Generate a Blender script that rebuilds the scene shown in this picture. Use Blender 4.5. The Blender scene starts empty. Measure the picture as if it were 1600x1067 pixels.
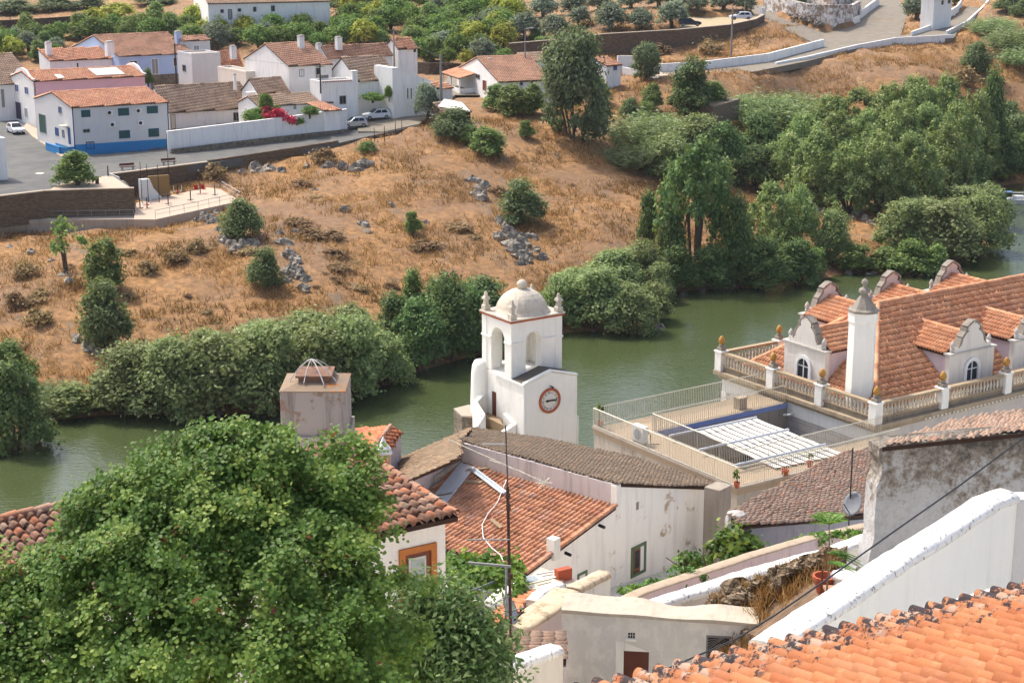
import bpy, math, random
import numpy as np
from mathutils import Vector, Matrix
R = math.radians
S = bpy.context.scene
# ------------------------------------------------ camera, sky, sun, exposure
FPX, PIT, CH = 2700.0, R(15), 48.0
cd = bpy.data.cameras.new('camera'); cam = bpy.data.objects.new('camera', cd); S.collection.objects.link(cam)
cd.sensor_width = 36; cd.lens = 36*FPX/1600; cd.clip_start = .5; cd.clip_end = 2000
cam.location = (0, 0, CH); cam.rotation_euler = (R(90)-PIT, 0, 0); S.camera = cam
SUN_EL, SUN_AZ = R(55), R(-47.5)          # azimuth measured from +Y towards +X
W = bpy.data.worlds.new('World'); S.world = W; W.use_nodes = True
_t = W.node_tree; _bg = _t.nodes['Background']
_sk = _t.nodes.new('ShaderNodeTexSky'); _sk.sky_type = 'NISHITA'; _sk.sun_disc = False
_sk.sun_elevation = SUN_EL; _sk.sun_rotation = SUN_AZ; _sk.air_density = .75; _sk.dust_density = 4.; _sk.ozone_density = .3
_t.links.new(_sk.outputs[0], _bg.inputs[0]); _bg.inputs[1].default_value = .15
sd = bpy.data.lights.new('sun', 'SUN'); sun = bpy.data.objects.new('sun', sd); S.collection.objects.link(sun)
sd.energy = 2.0; sd.angle = R(.5); sd.color = (1, .96, .89)
_s = Vector((math.sin(SUN_AZ)*math.cos(SUN_EL), math.cos(SUN_AZ)*math.cos(SUN_EL), math.sin(SUN_EL)))
sun.rotation_euler = _s.to_track_quat('Z', 'Y').to_euler()
S.view_settings.view_transform = 'Standard'; S.view_settings.look = 'None'
S.view_settings.exposure = 1.12; S.view_settings.gamma = 1
S.cycles.max_bounces = 7; S.cycles.diffuse_bounces = 5; S.cycles.glossy_bounces = 2
S.cycles.transmission_bounces = 3; S.cycles.transparent_max_bounces = 7; S.cycles.use_denoising = True
# ------------------------------------------------ where a point of the place lies
FW = np.array([0, math.cos(PIT), -math.sin(PIT)]); UP = np.array([0, math.sin(PIT), math.cos(PIT)]); RT = np.array([1., 0, 0])
CAM = np.array([0, 0, CH]); Z = np.array([0, 0, 1.])
def ray(px, py): return FW + RT*(px-800)/FPX + UP*(533.5-py)/FPX
def at(px, py, y): d = ray(px, py); return CAM + d*(y/d[1])          # at distance y
def atz(px, py, z): d = ray(px, py); return CAM + d*((z-CH)/d[2])     # on level z
def onpl(px, py, p, n): d = ray(px, py); return CAM + d*(np.dot(np.asarray(p)-CAM, n)/np.dot(d, n))
def proj(P):
    q = np.asarray(P)-CAM; z = q@FW; return 800+FPX*(q@RT)/z, 533.5-FPX*(q@UP)/z
def along(P, d, px):     # length along d from P until column px
    q = np.asarray(P)-CAM; k = (px-800)/FPX
    return -((q@RT)-k*(q@FW))/((d@RT)-k*(d@FW))
def up(P, py):
    q = np.asarray(P)-CAM; k = (533.5-py)/FPX
    return -((q@UP)-k*(q@FW))/((Z@UP)-k*(Z@FW))
def hd(deg): return np.array([math.sin(R(deg)), math.cos(R(deg)), 0.])
def pxm(P): return FPX/((np.asarray(P)-CAM)@FW)
def nrm(v): v = np.asarray(v, float); return v/np.linalg.norm(v)
# ------------------------------------------------ objects
def tag(o, label=None, cat=None, group=None, kind=None):
    for k, v in (('label', label), ('category', cat), ('group', group), ('kind', kind)):
        if v: o[k] = v
    return o
def link(o, parent=None):
    S.collection.objects.link(o)
    if parent: o.parent = parent
    return o
def thing(name, loc, label, cat, group=None):
    o = bpy.data.objects.new(name, None); o.empty_display_size = .3; o.location = [float(c) for c in loc]
    return tag(link(o), label, cat, group)
def wloc(o):
    v = np.zeros(3)
    while o: v = v+np.array(o.location); o = o.parent
    return v
def npmesh(name, V, faces, m, parent=None, attrs=None, smooth=False):
    V = np.asarray(V, float)
    if parent: V = V-wloc(parent)
    if not isinstance(faces, (list, tuple)): faces = [faces]
    faces = [np.asarray(f, np.int32) for f in faces if len(f)]
    me = bpy.data.meshes.new(name)
    me.vertices.add(len(V)); me.vertices.foreach_set('co', V.astype(np.float32).ravel())
    nl = sum(f.size for f in faces); npol = sum(len(f) for f in faces)
    me.loops.add(nl); me.loops.foreach_set('vertex_index', np.concatenate([f.ravel() for f in faces]))
    me.polygons.add(npol)
    tot = np.concatenate([np.full(len(f), f.shape[1], np.int32) for f in faces])
    me.polygons.foreach_set('loop_start', np.concatenate([[0], np.cumsum(tot)[:-1]]).astype(np.int32))
    try: me.polygons.foreach_set('loop_total', tot)
    except Exception: pass
    if smooth: me.polygons.foreach_set('use_smooth', np.ones(npol, bool))
    me.update(calc_edges=True); me.validate()
    for k, v in (attrs or {}).items():
        a = me.attributes.new(k, 'FLOAT', 'FACE'); a.data.foreach_set('value', np.asarray(v, np.float32))
    me.materials.append(m)
    return link(bpy.data.objects.new(name, me), parent)
class MB:
    def __init__(s): s.v = []; s.f = []
    def quad(s, *p): i = len(s.v); s.v += [np.asarray(q, float) for q in p]; s.f.append(tuple(range(i, i+len(p)))); return s
    def hexa(s, b, t):      # bottom and top rings, same count
        i = len(s.v); n = len(b); s.v += [np.asarray(q, float) for q in list(b)+list(t)]
        s.f.append(tuple(range(i+n-1, i-1, -1))); s.f.append(tuple(range(i+n, i+2*n)))
        for k in range(n): j = (k+1) % n; s.f.append((i+k, i+j, i+n+j, i+n+k))
        return s
    def box(s, c, u, v, du, dv, z0, z1):   # corner c (z ignored), spans
        c = np.array([c[0], c[1], 0.])
        b = [c, c+u*du, c+u*du+v*dv, c+v*dv]
        if (du < 0) != (dv < 0): b = b[::-1]
        if np.cross(u, v)[2] < 0: b = b[::-1]
        return s.hexa([p+Z*z0 for p in b], [p+Z*z1 for p in b])
    def slab(s, p, u, v, w, du, dv, dw):   # general box: centre p, half axes
        p = np.asarray(p, float); u = u*du/2; v = v*dv/2; w = w*dw/2
        return s.hexa([p-u-v-w, p+u-v-w, p+u+v-w, p-u+v-w], [p-u-v+w, p+u-v+w, p+u+v+w, p-u+v+w])
    def prism(s, poly, d):   # planar polygon pushed along d
        d = np.asarray(d, float); return s.hexa(poly, [np.asarray(p)+d for p in poly])
    def tube(s, pts, r, n=6, caps=True):
        pts = [np.asarray(p, float) for p in pts]; i0 = len(s.v); m = len(pts)
        rr = r if hasattr(r, '__len__') else [r]*m
        ref = np.array([0.31, .17, .93])
        for k, p in enumerate(pts):
            t = nrm(pts[min(k+1, m-1)]-pts[max(k-1, 0)])
            a = np.cross(t, ref)
            if np.linalg.norm(a) < .15: a = np.cross(t, [1., 0, 0])
            a = nrm(a); b = np.cross(t, a)
            for j in range(n): w = 2*math.pi*j/n; s.v.append(p+rr[k]*(a*math.cos(w)+b*math.sin(w)))
        for k in range(m-1):
            for j in range(n):
                j2 = (j+1) % n; s.f.append((i0+k*n+j, i0+k*n+j2, i0+(k+1)*n+j2, i0+(k+1)*n+j))
        if caps: s.f.append(tuple(i0+j for j in range(n-1, -1, -1))); s.f.append(tuple(i0+(m-1)*n+j for j in range(n)))
        return s
    def lathe(s, c, prof, n=10, sq=None):   # prof of (radius, z); sq = u gives a square section along u
        c = np.asarray(c, float); i0 = len(s.v); m = len(prof)
        if sq is not None:
            u = sq; v = np.array([-u[1], u[0], 0]); dirs = [-u-v, u-v, u+v, -u+v]; n = 4
        else: dirs = [np.array([math.cos(2*math.pi*j/n), math.sin(2*math.pi*j/n), 0]) for j in range(n)]
        for r, z in prof:
            for d in dirs: s.v.append(c+d*r+Z*z)
        for k in range(m-1):
            for j in range(n):
                j2 = (j+1) % n; s.f.append((i0+k*n+j, i0+k*n+j2, i0+(k+1)*n+j2, i0+(k+1)*n+j))
        s.f.append(tuple(i0+j for j in range(n-1, -1, -1))); s.f.append(tuple(i0+(m-1)*n+j for j in range(n)))
        return s
    def build(s, name, m, parent=None, smooth=False, bevel=0, sub=0):
        o_ = wloc(parent) if parent else np.zeros(3)
        me = bpy.data.meshes.new(name); me.from_pydata([tuple(p-o_) for p in s.v], [], s.f); me.validate(); me.materials.append(m)
        if smooth: me.polygons.foreach_set('use_smooth', np.ones(len(me.polygons), bool))
        o = link(bpy.data.objects.new(name, me), parent)
        if bevel: b = o.modifiers.new('bevel', 'BEVEL'); b.width = bevel; b.segments = 2; b.limit_method = 'ANGLE'
        return o
def copy_tree(o, parent=None):
    c = o.copy(); link(c, parent)
    for ch in o.children: copy_tree(ch, c)
    return c
# ------------------------------------------------ materials
def lin(c):
    if isinstance(c, str): c = [int(c[i:i+2], 16)/255 for i in (0, 2, 4)]; c = [x/12.92 if x < .04045 else ((x+.055)/1.055)**2.4 for x in c]
    return (*c, 1)
class NT:
    def __init__(s, name):
        s.m = bpy.data.materials.new(name); s.m.use_nodes = True; s.t = s.m.node_tree; s.b = s.t.nodes['Principled BSDF']; s.out = s.t.nodes['Material Output']
        s.b.inputs['Specular IOR Level'].default_value = .3; s.b.inputs['Roughness'].default_value = .85
    def n(s, ty, ins=None, **kw):
        n = s.t.nodes.new('ShaderNode'+ty)
        for k, v in kw.items(): setattr(n, k, v)
        for k, v in (ins or {}).items(): s.set(n.inputs[k], v)
        return n
    def set(s, sock, v):
        if isinstance(v, bpy.types.NodeSocket): s.t.links.new(v, sock)
        else: sock.default_value = v
    def pos(s, sc=(1, 1, 1)):
        g = s.n('NewGeometry'); mp = s.n('Mapping', {'Vector': g.outputs['Position'], 'Scale': sc}); return mp.outputs[0]
    def noise(s, scale, vec=None, detail=4, rough=.55): return s.n('TexNoise', {'Vector': vec if vec is not None else s.pos(), 'Scale': scale, 'Detail': detail, 'Roughness': rough}).outputs['Fac']
    def ramp(s, fac, stops):
        r = s.n('ValToRGB', {'Fac': fac}); e = r.color_ramp.elements
        while len(e) < len(stops): e.new(.5)
        for q, (p, c) in zip(e, stops): q.position = p; q.color = lin(c) if not isinstance(c, (int, float)) else (c, c, c, 1)
        return r.outputs[0]
    def mix(s, f, a, b, mode='MIX'):
        n = s.n('MixRGB', blend_type=mode); s.set(n.inputs[0], f); s.set(n.inputs[1], a if not isinstance(a, (tuple, str)) else lin(a)); s.set(n.inputs[2], b if not isinstance(b, (tuple, str)) else lin(b)); return n.outputs[0]
    def math(s, op, a, b=0.): n = s.n('Math', operation=op); s.set(n.inputs[0], a); s.set(n.inputs[1], b); return n.outputs[0]
    def attr(s, k): return s.n('Attribute', attribute_name=k).outputs['Fac']
    def bump(s, h, strength=.4, dist=.02): s.set(s.b.inputs['Normal'], s.n('Bump', {'Height': h, 'Strength': strength, 'Distance': dist}).outputs[0])
    def col(s, c): s.set(s.b.inputs['Base Color'], lin(c) if isinstance(c, (tuple, str)) else c); return s
    def rough(s, r): s.b.inputs['Roughness'].default_value = r; return s
MATS = {}
def plain(name, c, rough=.7, metal=0., var=.12, scale=6):
    if name in MATS: return MATS[name]
    t = NT(name); f = t.noise(scale)
    l = lin(c); t.col(t.mix(f, tuple(x*(1-var*2) for x in l[:3]), tuple(min(1, x*(1+var)) for x in l[:3])))
    t.rough(rough); t.b.inputs['Metallic'].default_value = metal
    MATS[name] = t.m; return t.m
def plaster(name, c, stain='6b6358', amt=.3, scale=.6, bump=.5, patch=None, pamt=.0, pscale=.8):
    if name in MATS: return MATS[name]
    t = NT(name); base = lin(c)[:3]
    big = t.noise(scale*.5, detail=5)
    cc = t.mix(big, tuple(x*.92 for x in base), tuple(min(1, x*1.08) for x in base))
    fine = t.noise(9, detail=3); cc = t.mix(t.math('MULTIPLY', fine, .2), cc, tuple(x*.8 for x in base))
    st = t.noise(1.3, t.pos((2.2, 2.2, .22)), 6, .65)
    sm = t.ramp(st, [(.5, 0.), (.78, 1.)]); cc = t.mix(t.math('MULTIPLY', sm, amt), cc, stain)
    if patch:
        pm = t.ramp(t.noise(pscale, detail=8, rough=.68), [(.60-pamt*.25, 0.), (.66-pamt*.2, 1.)]); cc = t.mix(pm, cc, patch)
    t.col(cc); t.rough(.9); t.bump(t.math('ADD', t.noise(3, detail=5), t.math('MULTIPLY', t.noise(24, detail=2), .3)), bump, .04)
    MATS[name] = t.m; return t.m
def tilemat(name, cols, dirt='3a332c', damt=.5, lich=None, lamt=.3, dscale=1.2):
    t = NT(name); r = t.attr('rnd'); n = len(cols)
    cc = t.ramp(r, [(i/(n-1) if n > 1 else 0, c) for i, c in enumerate(cols)])
    d = t.ramp(t.noise(dscale, detail=7, rough=.65), [(.44, 0.), (.68, 1.)])
    cc = t.mix(t.math('MULTIPLY', d, damt), cc, dirt)
    sp = t.ramp(t.noise(9, detail=4, rough=.7), [(.5, 0.), (.62, 1.)]); cc = t.mix(t.math('MULTIPLY', sp, damt*.5), cc, dirt)
    if lich: cc = t.mix(t.math('MULTIPLY', t.ramp(t.noise(4.5, detail=6, rough=.7), [(.55, 0.), (.64, 1.)]), lamt), cc, lich)
    e = t.attr('edge'); cc = t.mix(t.math('MULTIPLY', e, .75), cc, dirt)  # shade in tile channels and on lips painted in, borrowing the dirt colour
    t.col(cc); t.rough(.9); t.bump(t.noise(18, detail=3), .4, .02)
    MATS[name] = t.m; return t.m
def leafmat(name, c0, c1, c2, trans=.3, rough=.6, ov=.2):
    t = NT(name); r = t.attr('rnd')
    cc = t.ramp(r, [(0, c0), (.55, c1), (1, c2)])
    oi = t.n('ObjectInfo').outputs['Random']; hsv = t.n('HueSaturation', {'Color': cc, 'Value': t.math('ADD', t.math('MULTIPLY', oi, ov*2), 1-ov), 'Hue': t.math('ADD', t.math('MULTIPLY', oi, .03), .485)})
    cc = hsv.outputs[0]
    t.col(cc); t.rough(rough); t.b.inputs['Specular IOR Level'].default_value = .2
    tr = t.n('BsdfTranslucent', {'Color': t.mix(.22, cc, 'a0b03a')}); mx = t.n('MixShader', {0: trans, 1: t.b.outputs[0], 2: tr.outputs[0]})
    t.t.links.new(mx.outputs[0], t.out.inputs[0]); MATS[name] = t.m; return t.m
def stonemat(name, cs, mortar, scale=3., bump=1., zs=1.8):
    t = NT(name); p = t.pos((1, 1, zs))
    w = t.n('TexNoise', {'Vector': p, 'Scale': 2., 'Detail': 2.}); pv = t.n('VectorMath', {0: p, 1: w.outputs['Color']}, operation='ADD').outputs[0]
    v = t.n('TexVoronoi', {'Vector': pv, 'Scale': scale}); vd = t.n('TexVoronoi', {'Vector': pv, 'Scale': scale}, feature='DISTANCE_TO_EDGE')
    cc = t.ramp(t.n('SeparateColor', {0: v.outputs['Color']}).outputs[0], [(i/(len(cs)-1), c) for i, c in enumerate(cs)])
    e = t.ramp(vd.outputs['Distance'], [(.02, 0.), (.09, 1.)]); cc = t.mix(e, mortar, cc)
    cc = t.mix(t.math('MULTIPLY', t.noise(1., detail=6), .5), cc, mortar)
    t.col(cc); t.rough(.95); t.bump(t.math('ADD', e, t.noise(8)), bump, .05); MATS[name] = t.m; return t.m
# ------------------------------------------------ barrel-tile roofs
def tile_roof(name, O, a, d, poly, m, parent=None, pitch=.22, row=.36, h=.075, seg=4, lift=.028, jit=.01, seed=1, base=None, thick=.12, eave_over=.06, rough_rows=.0, vd=.55, ld=.5):
    """O: point on the plane, a: unit vector along the eave, d: unit vector down the slope, poly: outline in (a, d) metres."""
    rs = np.random.RandomState(seed); a = nrm(a); d = nrm(d); n = nrm(np.cross(a, d)); n = n if n[2] > 0 else -n
    poly = np.asarray(poly, float); lo = poly.min(0); hi = poly.max(0)
    nc = max(1, int((hi[0]-lo[0])/pitch)); nr = max(1, int(math.ceil((hi[1]-lo[1])/row)))
    pw = (hi[0]-lo[0])/nc
    ci, ri = np.meshgrid(np.arange(nc), np.arange(nr), indexing='ij'); ci = ci.ravel(); ri = ri.ravel()
    ca = lo[0]+(ci+.5)*pw; cdn = hi[1]-(ri+.5)*row
    ins = np.zeros(len(ca), bool); j = len(poly)-1
    for i in range(len(poly)):
        xi, yi = poly[i]; xj, yj = poly[j]
        c = ((yi > cdn) != (yj > cdn)) & (ca < (xj-xi)*(cdn-yi)/((yj-yi) if yj != yi else 1e-9)+xi); ins ^= c; j = i
    ca = ca[ins]; cdn = cdn[ins]; ci = ci[ins]; K = len(ca)
    # section across one pitch: channel then arch
    q = np.linspace(-.5, .5, 2*seg+1); sec = np.where(np.abs(q) < .32, h*np.sqrt(np.maximum(0, 1-(q/.32)**2)), -h*.15*np.ones_like(q))
    x = q*pw; ns = len(x)
    jd = rs.normal(0, jit, K); jl = rs.uniform(0, lift*.6+jit*.5, K); ja = rs.normal(0, jit*.6, K); tw = rs.normal(0, jit*1.2, K)
    cu = cdn-row/2+jd-(.05); cl = cdn+row/2+jd
    sag = rough_rows*np.sin(ca*1.3+seed)*np.cos(cdn*.9) if rough_rows else 0
    P = lambda aa, dd, zz: O+aa[..., None]*a+dd[..., None]*d+zz[..., None]*n
    A = ca[:, None]+x[None]+ja[:, None]
    U = P(A, np.repeat(cu[:, None], ns, 1), sec[None]*.86+0*A+(sag[:, None] if rough_rows else 0))
    L = P(A+tw[:, None], np.repeat(cl[:, None], ns, 1), sec[None]*1.1+lift+jl[:, None]+0*A+(sag[:, None] if rough_rows else 0))
    B = P(A+tw[:, None], np.repeat(cl[:, None], ns, 1), sec[None]*.8-.012+0*A+(sag[:, None] if rough_rows else 0))
    V = np.concatenate([U, L, B], 1).reshape(-1, 3); o = (np.arange(K)*3*ns)[:, None]; k = np.arange(ns-1)[None]
    top = np.stack([o+k, o+ns+k, o+ns+k+1, o+k+1], -1).reshape(-1, 4); lip = np.stack([o+ns+k, o+2*ns+k, o+2*ns+k+1, o+ns+k+1], -1).reshape(-1, 4)
    if np.dot(np.cross(d, a), n) < 0: top = top[:, ::-1]; lip = lip[:, ::-1]
    r = rs.beta(1.6, 1.6, K); r2 = np.repeat(r, ns-1)
    mid = .5*(q[:-1]+q[1:]); valley = np.tile(np.where(np.abs(mid) > .36, vd, 0.), K)  # channel faces marked for the painted shade
    o1 = npmesh(name, V, [top, lip], m, parent, {'rnd': np.concatenate([r2, r2*.8]), 'edge': np.concatenate([valley, np.full(len(lip), ld)])}, smooth=False)
    if seg >= 3:
        o1.data.polygons.foreach_set('use_smooth', np.concatenate([np.ones(len(top), bool), np.zeros(len(lip), bool)]))
    mb = MB(); ct = np.array([O+p[0]*a+p[1]*d-n*.03 for p in poly]); mb.hexa(list(ct-n*thick), list(ct)) if np.dot(np.cross(ct[1]-ct[0], ct[2]-ct[1]), n) > 0 else mb.hexa(list((ct-n*thick)[::-1]), list(ct[::-1]))
    if parent is not None:
        pl = mb.build('underlay', base or MATS['underlay'], o1)
    return o1
def ridge(name, p, q, m, parent, r=.11, seed=0, step=.42):
    rs = np.random.RandomState(seed); p = np.asarray(p, float); q = np.asarray(q, float); L = np.linalg.norm(q-p); n = max(1, int(L/step)); t = (q-p)/L
    s = nrm(np.cross(t, Z)); w = np.cross(s, t); V = []; F = []; rr = []
    for i in range(n):
        for e, (kk, sc) in enumerate(((i, .9), (i+1.12, 1.1))):
            c = p+t*(L*min(kk/n, 1.0))+w*(.01+rs.normal(0, .006))
            for j in range(6): an = math.pi*j/5; V.append(c+(s*math.cos(an)+w*(math.sin(an)))*r*sc-w*.03)
        b = i*12
        for j in range(5): F.append((b+j, b+j+1, b+6+j+1, b+6+j)); rr.append(0)
        x = rs.rand(); rr[-5:] = [x]*5
    return npmesh(name, V, np.array(F), m, parent, {'rnd': rr, 'edge': np.zeros(len(F))})
# ------------------------------------------------ leaf clouds
def leaves(pts, nor, size, rs, asp=1.5, jit=.9):
    K = len(pts); nn = nor+rs.normal(0, jit, (K, 3)); nn /= np.linalg.norm(nn, axis=1)[:, None]+1e-9
    t = np.cross(nn, rs.normal(0, 1, (K, 3))); t /= np.linalg.norm(t, axis=1)[:, None]+1e-9; b = np.cross(nn, t)
    s = size*rs.uniform(.6, 1.3, K)[:, None]
    V = np.stack([pts-t*s*asp*.5, pts+b*s*.5, pts+t*s*asp*.5, pts-b*s*.5], 1).reshape(-1, 3)
    return V, np.arange(K*4).reshape(-1, 4)
def cloud(blobs, n, size, seed, clump=.16, per=26, asp=1.5, shell=.5, up=.8):
    rs = np.random.RandomState(seed); blobs = np.asarray(blobs, float)
    w = (blobs[:, 3]*blobs[:, 4]*blobs[:, 5])**.72; w /= w.sum(); nc = max(4, n//per)
    bi = rs.choice(len(blobs), nc, p=w); dv = rs.normal(0, 1, (nc, 3)); dv /= np.linalg.norm(dv, axis=1)[:, None]
    dv[:, 2] = np.where(dv[:, 2] < -.45, -dv[:, 2]*.5, dv[:, 2])
    rad = rs.uniform(shell, 1.0, nc)**.7; B = blobs[bi]
    C = B[:, :3]+dv*B[:, 3:6]*rad[:, None]
    rp = rs.normal(0, 1, (nc, per, 3))*(clump*(.45+.8*rs.rand(nc)))[:, None, None]*np.minimum(B[:, 3:6], B[:, 3:6].mean())[:, None, :]*1.6
    pts = (C[:, None]+rp).reshape(-1, 3); nor = np.repeat(dv, per, 0)+.9*rp.reshape(-1, 3)/(np.abs(rp).max()+1e-6)+np.array([0, 0, up])
    V, F = leaves(pts, nor, size, rs, asp); rnd = np.clip(np.repeat(rs.beta(2, 2, nc), per)*.75+rs.rand(len(pts))*.35, 0, 1)
    return V, F, rnd
# ------------------------------------------------ base materials
WHITE = plaster('limewash', 'e4e2d8', '8d8578', .22)
WHITE2 = plaster('old limewash', 'dcd8cc', '7c7264', .5, bump=.8)
PINKW = plaster('pinkish limewash', 'c9bcb8', '6f665e', .55)
GREYW = plaster('grey weathered plaster', 'a8a49e', '5a554c', .6)
STONEC = plaster('grey cut stone', 'b3aea6', '6a645a', .4)
CONC = plaster('bare concrete', 'a09384', '5f564a', .5)
plain('underlay', '3d2a20', .95)
DARK = plain('dark opening', '17171a', .4); GLASS = plain('window glass', '2a333c', .12)
STEEL = plain('galvanised steel', '8d9092', .45, .6); RUST = plain('rusty steel', '4a342c', .7, .3); CREAMP = plain('cream painted steel', 'cfc8b4', .5)
WOOD = plain('brown wood', '5a2f20', .6); DGREEN = plain('dark green paint', '1d4a42', .5); DBLUE = plain('blue paint', '2c4c86', .5); WPAINT = plain('white paint', 'dcdcd8', .5)
TERRA = plain('terracotta', 'a5573a', .85)
STONEW = stonemat('schist stone wall', ['4a4036', '6b5d4c', '56483a', '7a6a55'], '453a2e', 2.6)
STONEL = stonemat('light rubble wall', ['6b6256', '8a7f70', '9a8e7c', '574c40'], '6a5f50', 2.6)
# ------------------------------------------------ terrain
def wl(px, py): return atz(px, py, 0.)
WLINE = [(-260, 900), (0, 716), (75, 660), (150, 648), (300, 648), (430, 642), (600, 605), (650, 580), (755, 553), (820, 535), (900, 515), (1000, 521), (1046, 497), (1052, 455), (1170, 452), (1285, 440), (1330, 424), (1400, 428), (1468, 425), (1485, 404), (1540, 393), (1572, 345), (1562, 318), (1545, 292), (1600, 286), (1700, 286), (1900, 290)]
ctl = []
for px, py in WLINE: p = wl(px, py); ctl.append(p); ctl.append(p-np.array([0, 9, 1.6]))
for px, py, z in [
    (0, 540, 3.6), (0, 450, 6.2), (0, 376, 7.6), (110, 420, 6.9), (120, 560, 3), (245, 375, 8.2), (245, 352, 7.9), (110, 350, 7.6), (0, 352, 7.5),
    (240, 500, 4.4), (300, 420, 6.6), (350, 350, 8.4), (385, 312, 9.4), (400, 270, 10.6), (300, 262, 11), (-150, 400, 7), (-150, 300, 11.3),
    (420, 500, 3.8), (470, 410, 6.6), (520, 340, 8.6), (560, 290, 10.2), (540, 258, 11.4), (450, 256, 11.2), (620, 220, 13), (600, 400, 6), (600, 480, 3.4), (720, 400, 5.4), (720, 300, 9), (720, 215, 13.2), (660, 260, 11.4),
    (820, 400, 4.6), (860, 320, 7.4), (860, 250, 10.6), (890, 215, 12.4), (980, 400, 4), (980, 330, 6.8), (1000, 260, 8.6), (940, 470, 1.6), (960, 180, 13.6), (1060, 380, 3.4), (1060, 300, 6.2), (1080, 230, 9.4), (1080, 170, 13),
    (1180, 400, 1.7), (1200, 320, 3.6), (1200, 250, 6), (1330, 350, 2.6), (1400, 360, 2.2), (1470, 405, .6), (1420, 300, 3), (1500, 330, 1.5), (1520, 360, .8), (1250, 180, 10), (1350, 160, 12), (1450, 120, 15.5), (1300, 240, 5.6), (1450, 230, 6.6), (1580, 240, 4), (1600, 200, 6.4), (1560, 110, 14.6), (1600, 60, 19), (1600, 0, 24), (1500, 60, 19.2),
    (0, 250, 11.6), (0, 200, 12), (100, 240, 11.6), (250, 240, 11.6), (540, 212, 13.2), (600, 190, 14.2), (680, 160, 15), (700, 120, 15.8), (300, 120, 13.6), (450, 110, 15), (600, 100, 15.4), (100, 100, 13.4), (800, 130, 15.6), (780, 150, 14.8),
    (930, 125, 15.6), (1000, 110, 16.4), (1100, 105, 17), (1050, 136, 15.7), (1130, 128, 16.3), (1205, 112, 16.9), (1200, 90, 17.7), (1300, 65, 18.7), (1440, 50, 19.6), (1400, 20, 21), (1150, 75, 18), (1000, 85, 17), (850, 100, 16.4), (1200, 35, 21.6), (1000, 50, 20.3), (1100, 40, 21.2), (1150, 30, 21.9), (900, 55, 19.6),
    (700, 70, 17.4), (560, 50, 18.2), (0, 60, 16.4), (200, 50, 17), (400, 40, 19), (700, 20, 20), (900, 15, 21.4), (1100, 5, 23.5), (0, 20, 19), (300, 15, 20.5), (500, 5, 21.4), (-200, 60, 16), (-200, 200, 12), (1800, 60, 20), (1800, 200, 8), (1300, 10, 22.4), (1500, 5, 22.8), (0, -60, 24), (800, -60, 26), (1600, -60, 29)]:
    ctl.append(atz(px, py, z))
for q in [(-250, 300, 13), (300, 420, 30), (0, 620, 50), (-300, 560, 42), (350, 600, 50), (-300, 160, 2), (330, 330, 6)]: ctl.append(np.array(q, float))
CT = np.array(ctl)
def _U(r2): return .5*r2*np.log(r2+1e-9)
def _fit(C):
    n = len(C); d2 = ((C[:, None, :2]-C[None, :, :2])**2).sum(-1)
    A = np.zeros((n+3, n+3)); A[:n, :n] = _U(d2)+np.eye(n)*18.; A[:n, n] = 1; A[:n, n+1:] = C[:, :2]; A[n:, :n] = A[:n, n:].T
    b = np.zeros(n+3); b[:n] = C[:, 2]; return np.linalg.solve(A, b)
_w = _fit(CT)
_wlx = np.array([wl(*p)[:2] for p in WLINE]); _wlx = _wlx[np.argsort(_wlx[:, 0])]
FLATS = []       # (polygon xy, level) where streets and terraces cut into the slope
def inpoly(x, y, poly):
    ins = np.zeros(np.shape(x), bool); j = len(poly)-1
    for i in range(len(poly)):
        xi, yi = poly[i][:2]; xj, yj = poly[j][:2]
        ins ^= ((yi > y) != (yj > y)) & (x < (xj-xi)*(y-yi)/((yj-yi) or 1e-9)+xi); j = i
    return ins
NEAR_Y = [0, 20, 40, 60, 80, 100, 112, 118, 130]; NEAR_Z = [36, 29, 25.5, 20, 16.5, 11.5, 5, -1, -2.5]
def ground(x, y):
    x = np.atleast_1d(np.asarray(x, float)); y = np.atleast_1d(np.asarray(y, float)); out = np.empty(x.shape)
    for i in range(0, len(x), 20000):
        xs, ys = x[i:i+20000], y[i:i+20000]
        d2 = (xs[:, None]-CT[None, :, 0])**2+(ys[:, None]-CT[None, :, 1])**2
        z = _U(d2)@_w[:-3]+_w[-3]+_w[-2]*xs+_w[-1]*ys
        sh = np.interp(xs, _wlx[:, 0], _wlx[:, 1])
        z = np.where(ys < sh-6, np.minimum(z, -.4), z); z = np.maximum(z, -3)
        ny = ys-np.interp(xs, [-60, -20, 0, 40, 90], [-14, -8, 3, 12, 45])*np.clip((ys-70)/40, 0, 1)
        zn = np.interp(ny, NEAR_Y, NEAR_Z)
        z = np.where(ys < 105, zn, np.where(ys < sh-14, np.maximum(zn, -2.6), z))
        out[i:i+20000] = z
    for poly, lv in FLATS:
        m = inpoly(x, y, poly)
        if m.any(): out[m] = np.minimum(out[m], (lv(x[m], y[m]) if callable(lv) else lv)-.8)
    return out
_TT = np.concatenate([np.arange(100, 200, .7), np.arange(200, 480, 1.)])
def hit(px, py):
    d = ray(px, py); P = CAM[None]+d[None]*(_TT/d[1])[:, None]; g = ground(P[:, 0], P[:, 1]); k = np.argmax(g >= P[:, 2])
    a, b = g[k-1]-P[k-1, 2], g[k]-P[k, 2]; f = a/(a-b) if k else 0
    q = P[k-1]+(P[k]-P[k-1])*f; q[2] = ground(q[0], q[1])[0]; return q
def plane3(a, b, c):
    n = np.cross(b-a, c-a); return lambda x, y: a[2]-(n[0]*(x-a[0])+n[1]*(y-a[1]))/n[2]
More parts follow.
